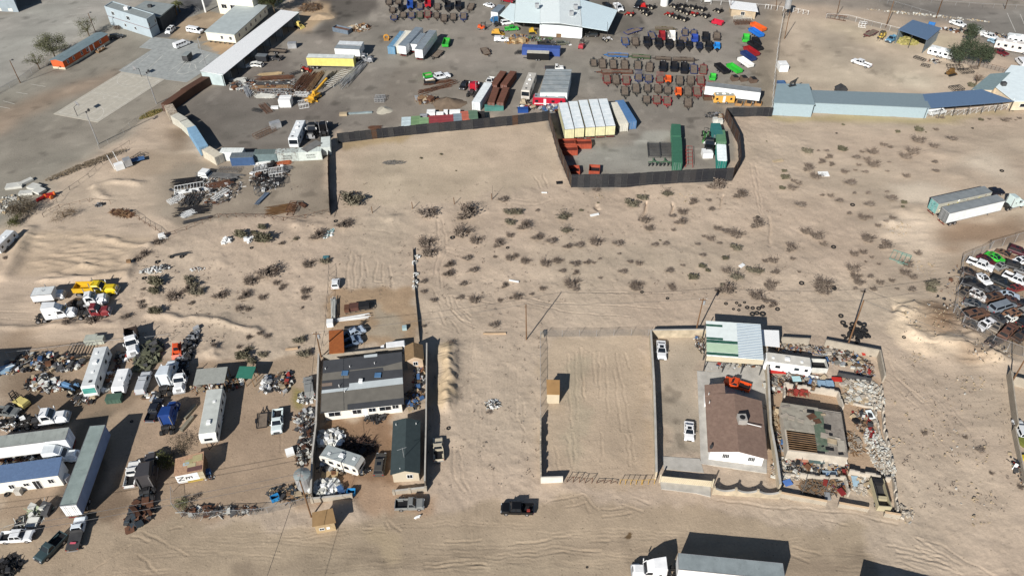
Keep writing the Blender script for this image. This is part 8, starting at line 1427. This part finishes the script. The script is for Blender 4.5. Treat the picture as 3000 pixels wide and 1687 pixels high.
for i,x in enumerate((530,610)):slabo('32',x,985,1.4,1.3,.9,-.1,M('crate_blue',(150,180,205)),['left','right'][i]+' pale blue crate of a pair in the ruins','blue_crate','crate')
for t,x,y,sx,sy,r_,c_,lb_,z_ in[('32',90,845,3.2,.8,-.1,(196,50,44),'red panels in front of the travel trailer',.5),('32',690,920,1.8,1.0,-.1,(200,50,40),'red lid right of the pale blue crates',.6),('32',285,915,1.6,1.2,0,(180,215,220),'pale cyan glass table in the ruins',.6),('32',440,890,2.4,.6,-.2,(235,232,222),'white panel above the pale blue crates',.5),('32',1030,1270,1.1,1.9,.15,(226,238,240),'white mattress leaning by the crumbled wall',.4),('32',960,655,.6,.9,0,(200,60,50),'red bin in the back corner of the ruins',.4),('32',935,1265,.9,.7,0,(150,66,50),'rust round lid in the ruins yard',.1),('32',1040,1430,.8,1.2,.1,(150,46,44),'dark red board in the ruins yard',.2),('33',1050,80,.8,2.8,-.05,(130,40,42),'long dark red board near the stone rubble',.2),('33',490,290,2.6,1.0,-.1,(84,104,104),'dark green roof sheet below the ruined house',.8),('33',600,260,1.6,1.1,-.1,(200,96,60),'orange rusty sheet below the ruined house',.8),('33',720,290,2.4,1.0,-.1,(228,226,218),'white sheet below the ruined house',.8),('33',340,280,2.0,.8,-.1,(190,140,118),'brown pink sheet below the ruined house',.7),('33',880,495,1.1,1.9,-.1,(168,196,212),'light blue door lying by the stripped van',.3),('33',200,505,1.4,1.1,.3,(90,130,200),'blue and white sign board lying in the ruins',.3),('33',740,600,1.0,1.3,.4,(140,44,46),'dark red sheet on the broken cross wall',.9),('33',620,410,2.4,.7,-.1,(150,168,184),'blue grey gutter sheet in the ruins',.4),('33',600,640,.9,1.4,-.1,(150,152,154),'grey gate panel in the front wall gap',.4),('33',765,400,.5,1.0,0,(140,50,48),'red post beside the broken cross wall',.5)]:slabo(t,x,y,sx,sy,.1,r_,M('s_%d_%d_%d'%c_,c_,.75,0,.12),lb_,'loose_board' if 'sheet' not in lb_ else 'loose_sheet','board',z=z_,tilt=.08)
RB=[rub,rub2,JM[8],JM[4]];RM=[rub,rub2,JM[4],wood_m,wood_m,dgrey,frame_m,JM[3],steel,JM[8],black_m,MATS['junk_grey'],MATS['junk_brown2'],JM[6],JM[7],rub2]
for t,x,y,w_,d_,h_,k_,mt,stk,lb_ in[('32',1020,1060,1.9,3.2,.7,220,[rub,JM[8]],0,'white stone rubble on the upper right of the ruins'),('33',1120,220,1.6,4.0,.7,260,[rub,JM[8]],0,'white stone rubble on the lower right of the ruins'),('33',1330,810,1.8,1.0,.4,70,[rub,rub2],0,'stones spilling from the front corner'),('33',160,340,1.4,1.2,.5,80,[rub,JM[8]],0,'white rubble in the left of the lower ruins'),('32',50,980,1.6,1.6,.5,70,None,.4,'white junk left of the travel trailer'),('32',250,600,3.4,.9,.7,70,None,.4,'bicycles and chairs behind the travel trailer'),('32',720,700,3.0,1.6,.6,110,None,.4,'buckets and tubs around the tall pole'),('32',350,940,4.4,1.5,.6,110,None,.5,'boxes and metal between trailer and ruined house'),('32',310,1050,1.6,.7,.5,50,[rust_m,JM[7]],.5,'dark red metal behind the ruined house'),('32',860,1000,1.8,1.5,.4,60,RB,.3,'broken boards beside the stone rubble'),('33',430,350,5.4,1.2,.6,130,None,.6,'planks and sheets below the ruined house'),('33',480,560,2.2,1.4,.6,130,[wood_m,M('grey_timber',(120,112,102))],.97,'fan of grey timber in the lower ruins'),('33',850,120,1.2,2.0,.6,80,[wood_m,rub2],.9,'dead branches right of the ruined house'),('33',1000,470,1.8,.8,.4,50,RB,.6,'boards beside the stripped van'),('32',60,1330,1.0,2.4,.5,60,[wood_m,JM[4]],.6,'boards between the dark wall and ruined house'),('33',110,100,1.0,1.6,.5,50,None,.4,'orange and white junk by the dark wall'),('32',960,1340,1.6,2.2,.4,50,None,.4,'junk scattered in the right of the ruins yard'),('33',650,520,2.0,1.6,.5,90,None,.6,'sheets and timber in the middle of the lower ruins'),('33',950,560,1.4,1.0,.3,50,RB,.5,'boards left of the stripped van'),('33',260,430,3.2,.8,.4,90,RB,.5,'rubble along the broken cross wall'),('32',560,640,2.4,.8,.4,60,None,.5,'junk at the foot of the pale block wall'),('32',950,800,1.6,2.2,.4,60,None,.6,'frames and boards in the back right corner'),('32',900,1120,2.6,.9,.4,80,RB,.3,'rubble strip behind the white broken wall')]:
 heap('ruin_rubble',lb_,t,x,y,w_*1.25,d_*1.3,h_,int(k_*1.7),mt or RM,(.15,.55)if not stk else(.25,1.1),len(lb_)+int(x),stk,rock=not stk)
for i,(x0,y0,x1,y1,h0,h1)in enumerate([(120,560,180,400,0,2.2),(335,650,400,430,0,2.4),(560,680,615,480,0,2.4),(200,440,240,320,0,1.5),(510,450,560,300,0,1.8),(300,400,345,275,0,1.8)]):a,b_=G('33',x0,y0,0),G('33',x1,y1,h1);o=link('leaning_rod',MB().m(dgrey).tube((0,0,0),b_-a,.05,n=6).mesh('leaning_rod'),None,a);tag(o,'thin dark steel rod leaning in the lower ruins','rod','steel rods in the ruins')
wallrun('pallet_fence','mesh and pallet fence in the middle of the ruins','fence',GL('32',690,890,1030,950),1.2,.12,dgrey)
o=thing('stripped_van','cream stripped van body without a roof near the front wall','van',gz(G('33',1110,660)),R(-97));vm_=paint(192,182,150,.7,.25)
for sg in(-1,1):part('side',MB().m(vm_).box(-2.7,2.6,sg*1.0-.05,sg*1.0+.05,.5,1.7),o)
part('floor',MB().m(dgrey).box(-2.7,2.6,-.95,.95,.5,.6),o);part('tail_panel',MB().m(vm_).box(2.6,2.75,-1.05,1.05,.4,1.7),o);part('bench',MB().m(vm_).box(.4,1.0,-.9,.9,.6,1.2),o);part('dash',MB().m(black_m).box(-2.7,-2.0,-.95,.95,.6,1.5),o);part('rail',MB().m(dgrey).beam((-1.6,-.9,1.9),(1.8,-.9,1.9),.07).beam((-1.6,.9,1.9),(1.8,.9,1.9),.07),o)
for x_ in(-1.9,1.6):
 for y_ in(-.95,.95):mb=MB();wheel(mb,x_,y_,.36,.22);part('wheel',mb,o)
lm('the stripped cream van',G('33',1110,660))
semi_trailer('33',160,1402,1675,1297,(236,238,238),(150,160,162),'white semi trailer at the bottom edge beside the road',H=4.1,t2='23')
V('semi','23',1660,1370,1225,1360,(232,234,235),'white semi tractor at the bottom edge pulling the trailer',z=2.0)
c_=G('33',960,1280)-Vector((3.35,5.95,0));o=Bld('off_road_trailer','trailer beyond the bottom edge casting the dark corner shadow','trailer',[c_,c_+Vector((14,-4.6,0)),c_+Vector((13.1,-7.1,0)),c_+Vector((-.9,-2.5,0))]);o.walls(4.1,white_m);o.slab('roof',4.1,4.2,graym)
slabo('12',2400,460,4.6,.35,.3,-.02,M('log_pale',(196,170,140)),'pale fallen log on the sand right of the mounds','fallen_log','log');slabo('12',362,618,2.4,.4,.35,.12,M('log_pale',(196,170,140)),'pale roll lying left of the compound pole','cloth_roll','roll');heap('bush_rubbish','white rubbish with black branches on the open sand','12',2380,1170,1.4,1.2,.5,60,[white_m,JM[8],black_m],(.2,.7),131,.5)
BUSH={'11':'950 590 300 1,2120 730 290 0,1730 720 240 2,880 830 200 0,620 940 200 0,410 960 90 6,255 1010 80 0,2050 910 200 5,2200 990 150 5,1700 1010 200 5,1730 1110 180 5,2130 1160 120 2,2530 700 140 1,2545 800 140 1,2440 1020 170 0,2545 1160 110 5,1940 1230 130 0,1930 1320 140 0,2195 1280 110 2,1690 1390 90 2,2400 1140 50 5,2090 1410 100 2,2500 1430 100 0,60 980 260 3,60 850 130 3,520 1220 150 5,690 1190 140 1,120 1310 290 0,200 1400 90 5,270 1430 80 5,1660 145 50 3,1860 105 50 3,2010 270 30 3,2490 570 130 2,2550 930 90 5','21':'40 700 150 1,540 740 220 6,120 850 190 0,250 955 150 0,400 990 130 2,560 880 170 6,690 670 70 3,1190 610 190 1,1300 550 150 1,1570 520 170 6,1820 595 130 0,2050 440 230 0,2290 530 190 0,1980 570 70 2,1710 690 120 5,1690 800 150 0,1625 870 60 5,1620 730 80 2,2010 660 90 2,1330 780 130 5,1380 860 110 5,550 1045 110 0,680 1025 130 2,830 1000 150 5,1070 1010 130 2,1440 1020 90 2,1550 1010 90 2,1485 970 40 3,1870 1015 60 2,2060 850 90 5,2150 880 110 2,2240 920 160 5,2460 830 190 0,1995 960 100 5,1930 930 50 5,2090 1000 60 2,2240 1050 150 1,1920 1130 80 2,2130 1160 110 3,1900 1240 120 3,1960 1280 80 3,1800 1350 170 3,1590 1280 110 2,1720 1230 60 2,2270 1350 200 6,2130 1430 110 1,2390 1270 130 1,2490 1290 160 6,2545 1180 70 5,2555 1420 70 5,30 1140 100 0,120 1190 120 5,330 1210 140 5,450 1180 110 5,640 1210 130 2,750 1200 100 0,820 1200 50 5,885 1160 50 2,510 1280 90 2,640 1300 90 0,1080 1110 50 2,1190 1190 70 2,1270 1210 90 5,1120 1290 110 2,890 1350 50 2,590 1420 180 5,1240 1430 130 5,1600 1430 80 5,2160 1290 110 5,260 670 60 2,860 600 40 3,850 470 90 2','31':'380 85 140 1,730 60 150 3,150 350 150 3,150 280 90 3,130 450 100 3,230 455 110 5,250 380 70 5,310 410 80 5,400 260 160 0,470 340 140 5,540 190 110 0,640 215 90 0,610 140 110 0,760 290 90 5,890 140 100 2,940 80 60 5,1050 90 130 5,1000 160 90 5,1050 220 150 5,1150 15 80 5,1230 40 60 5,1380 140 140 5,1450 90 150 5,1660 40 100 5,910 215 60 5,875 270 50 5,830 400 150 2,1390 330 90 5,1680 185 80 2,1690 280 80 2,330 620 130 2,540 525 60 0,630 530 80 5,720 575 100 2,1350 600 100 3,1340 655 60 3,1020 620 130 2,820 700 70 2,945 750 120 5,1030 745 60 5,1100 830 70 5,1240 760 80 5,380 890 120 5,490 940 150 5,560 1010 90 5,230 1060 170 0,990 970 150 5,1170 1050 180 0,860 1120 100 5,955 1100 90 5,1040 1150 50 5,45 1180 110 5,65 1300 110 0,310 1295 40 5,240 1160 60 5,850 1270 150 5,870 1340 130 5,900 1400 120 5,540 1420 180 5,30 1410 130 5,1400 1220 130 5,1370 1300 120 5,1460 1350 90 5,1030 1340 80 2,1120 1400 90 5,1240 1380 70 5,1640 1420 180 1,1110 1215 50 5,980 1190 40 5,1510 1105 90 5,870 500 60 2,1010 500 80 2,1240 560 140 2,1200 480 60 2,1220 190 50 2,1200 280 50 2,980 285 80 2,505 75 40 2,590 75 60 2,1190 790 70 2','30':'1290 1340 80 3,1495 1320 140 3,1585 1335 30 3,1690 1310 60 5,2130 1210 80 3,2225 1205 40 5,2380 1220 90 5,2430 1200 50 5,2530 1195 50 5,2070 690 100 5,750 1260 50 3,1500 1430 150 5,1850 1410 120 2,2490 1210 30 5,1750 1190 60 5,1700 1190 40 5,2460 1115 30 1,2030 870 120 3','20':'2560 1420 30 3','01':'1590 1000 130 5,1450 1120 120 5,1380 1170 110 5,2420 930 200 3,2550 900 90 3,1570 1410 230 3,1900 1370 150 1,2510 1390 180 5,1930 1430 170 1,60 1160 70 5,1200 1440 30 2','02':'1550 40 180 3,1740 100 190 5,1970 60 200 1,2210 90 190 0,2460 90 170 0,1420 150 100 2,1430 190 110 2,1560 250 200 3,2400 215 100 5,2490 215 80 5,1930 160 80 2,2400 600 70 5,2510 620 140 6,2430 700 210 3,2530 740 160 3,1270 300 110 2,920 340 170 5,670 370 110 5,2160 600 80 5,1890 30 150 0,1440 10 60 2,2500 500 80 5','12':'60 100 110 5,490 40 120 5,480 100 90 5,465 200 50 0,40 465 80 5,110 490 100 2,430 540 160 1,60 680 140 1,480 680 180 1,1790 130 90 2,1690 40 80 2,2190 130 140 5,2060 100 100 2,2400 380 130 2,2450 120 70 5,2560 100 50 5,250 10 70 5,1960 570 70 5,2350 1250 80 2,620 490 40 2,1690 380 60 2','22':'45 95 110 5,300 10 80 5,650 20 80 2,200 60 60 2,1240 10 140 5,1620 10 80 5,2140 40 230 0,2460 90 170 5,2550 130 90 5','32':'50 170 130 0,540 30 200 5,1060 20 80 5,960 40 60 2,1300 10 50 2,1450 20 100 2,1620 20 160 3,20 10 100 5,880 5 60 2,120 1340 60 5','33':'2130 190 110 2,2240 420 60 5,1570 20 70 5,1980 60 60 5,2530 560 80 5','00':'1180 290 110 5,1650 1110 80 1','03':'1990 640 90 2,1880 790 100 5,1960 830 80 2','13':'60 780 40 2'}
for t,s_ in BUSH.items():
 for e in s_.split(','):x,y,w_,k=map(int,e.split());bush(t,x,y,w_*(.62 if False else 1),k)
TY={'31':'848 618 50,1002 922 36,658 1038 52,335 1407 56,660 1445 50,2350 275 44','32':'730 288 54,752 357 60,850 373 66,665 8 50,95 210 50,1365 500 40,1030 672 40,1002 460 30,760 485 40,745 480 30','22':'1305 47 36,1562 108 36,2150 160 40,2258 152 36,2290 175 36,2338 145 32,2365 195 46,2420 200 44,2480 205 50,2520 185 46,2280 225 34,2415 268 56,2460 255 52,2520 262 66,2225 215 30','21':'2470 740 44','11':'800 780 40,2530 1048 36,1975 945 50,1620 1370 40','01':'1585 1195 48,1730 1145 44,1830 1140 44,1860 1120 40,1450 1355 44,1670 1250 30,2530 1050 34','12':'1935 1415 44,1220 1355 44,1145 1310 40','02':'705 1080 66,830 1055 66,2145 530 36,1325 1340 34,1970 920 46','03':'75 630 60,1430 585 10,430 960 30','30':'2058 1290 26,690 1340 24','23':'755 1357 26','33':'0 0 0'}
for t,s_ in TY.items():
 for e in s_.split(','):
  x,y,w_=map(int,e.split())
  if w_<20:continue
  p=gz(G(t,x,y));r_=(G(t,x+w_,y)-G(t,x,y)).length/2;K['tyre'].put('tyre',None,'tyre',p,0,r_/.49,None,'loose tyres lying on the sand',desc='loose black tyre lying')
rd=random.Random(77)
for i in range(46):
 x=890+rd.gauss(0,48);y=470+rd.gauss(0,36);p=gz(G('32',x,y));o=K['tyre'].put('tyre','black tyre in the big tyre pile behind the ruined lot wall','tyre',(p.x,p.y,p.z+rd.uniform(0,.55)),0,rd.uniform(.8,1.15),None,'tyres heaped in the big pile');o.rotation_euler=(rd.uniform(-.5,.5),rd.uniform(-.5,.5),0)
rd=random.Random(99);tw=MB();lf=[LEAF[0],LEAF[2],TWIG]
for i in range(1500):
 if i%3:p=G('21',rd.uniform(-2400,4200),rd.uniform(380,1600))if rd.random()<.75 else G('02',rd.uniform(1300,2550),rd.uniform(-300,560))
 else:p=G('12',rd.uniform(1700,2900),rd.uniform(-200,2000))if rd.random()<.4 else G('33',rd.uniform(1350,2450),rd.uniform(-1400,800))
 if p.x>66 and p.y>118:continue
 z=zt(p.x,p.y);r_=rd.uniform(.08,.3);tw.m(rd.choice(lf))
 for j in range(5):a=rd.uniform(0,6.28);c=Vector((p.x+math.cos(a)*r_,p.y+math.sin(a)*r_,z+rd.uniform(.05,.2)));u=Vector((rd.gauss(0,1),rd.gauss(0,1),rd.gauss(0,.6))).normalized()*r_*.6;v=Vector((rd.gauss(0,1),rd.gauss(0,1),rd.gauss(0,.6))).normalized()*r_*.35;tw.poly([c-u,c+v,c+u,c-v])
stuff('dry_grass',tw,'tiny dry grass tufts dotted over the open sand','grass')
ORD=['nearest','second nearest','third nearest','fourth nearest','fifth nearest','sixth nearest','seventh nearest','eighth nearest','ninth nearest','tenth nearest','eleventh nearest','twelfth nearest']+['%s nearest'%w for w in('thirteenth','fourteenth','fifteenth','sixteenth','seventeenth','eighteenth','nineteenth','twentieth')]
SEC=['right of','up right of','above','up left of','left of','down left of','below','down right of']
buck={}
for o,d in REG:
 x,y=o.location.x,o.location.y;n_,lx,ly=min(LM,key=lambda l:math.hypot(l[1]-x,l[2]-y));k=int(((math.degrees(math.atan2(y-ly,x-lx))+382.5)%360)//45)
 buck.setdefault((d,n_,SEC[k]),[]).append((math.hypot(lx-x,ly-y),o))
for(d,n_,s_),L_ in buck.items():
 for i,(q,o)in enumerate(sorted(L_,key=lambda v:v[0])):
  o['label']='%s %s %s'%(d,s_,n_)+('' if len(L_)==1 else ', %s'%(ORD[i]if i<len(ORD)else 'farthest'))
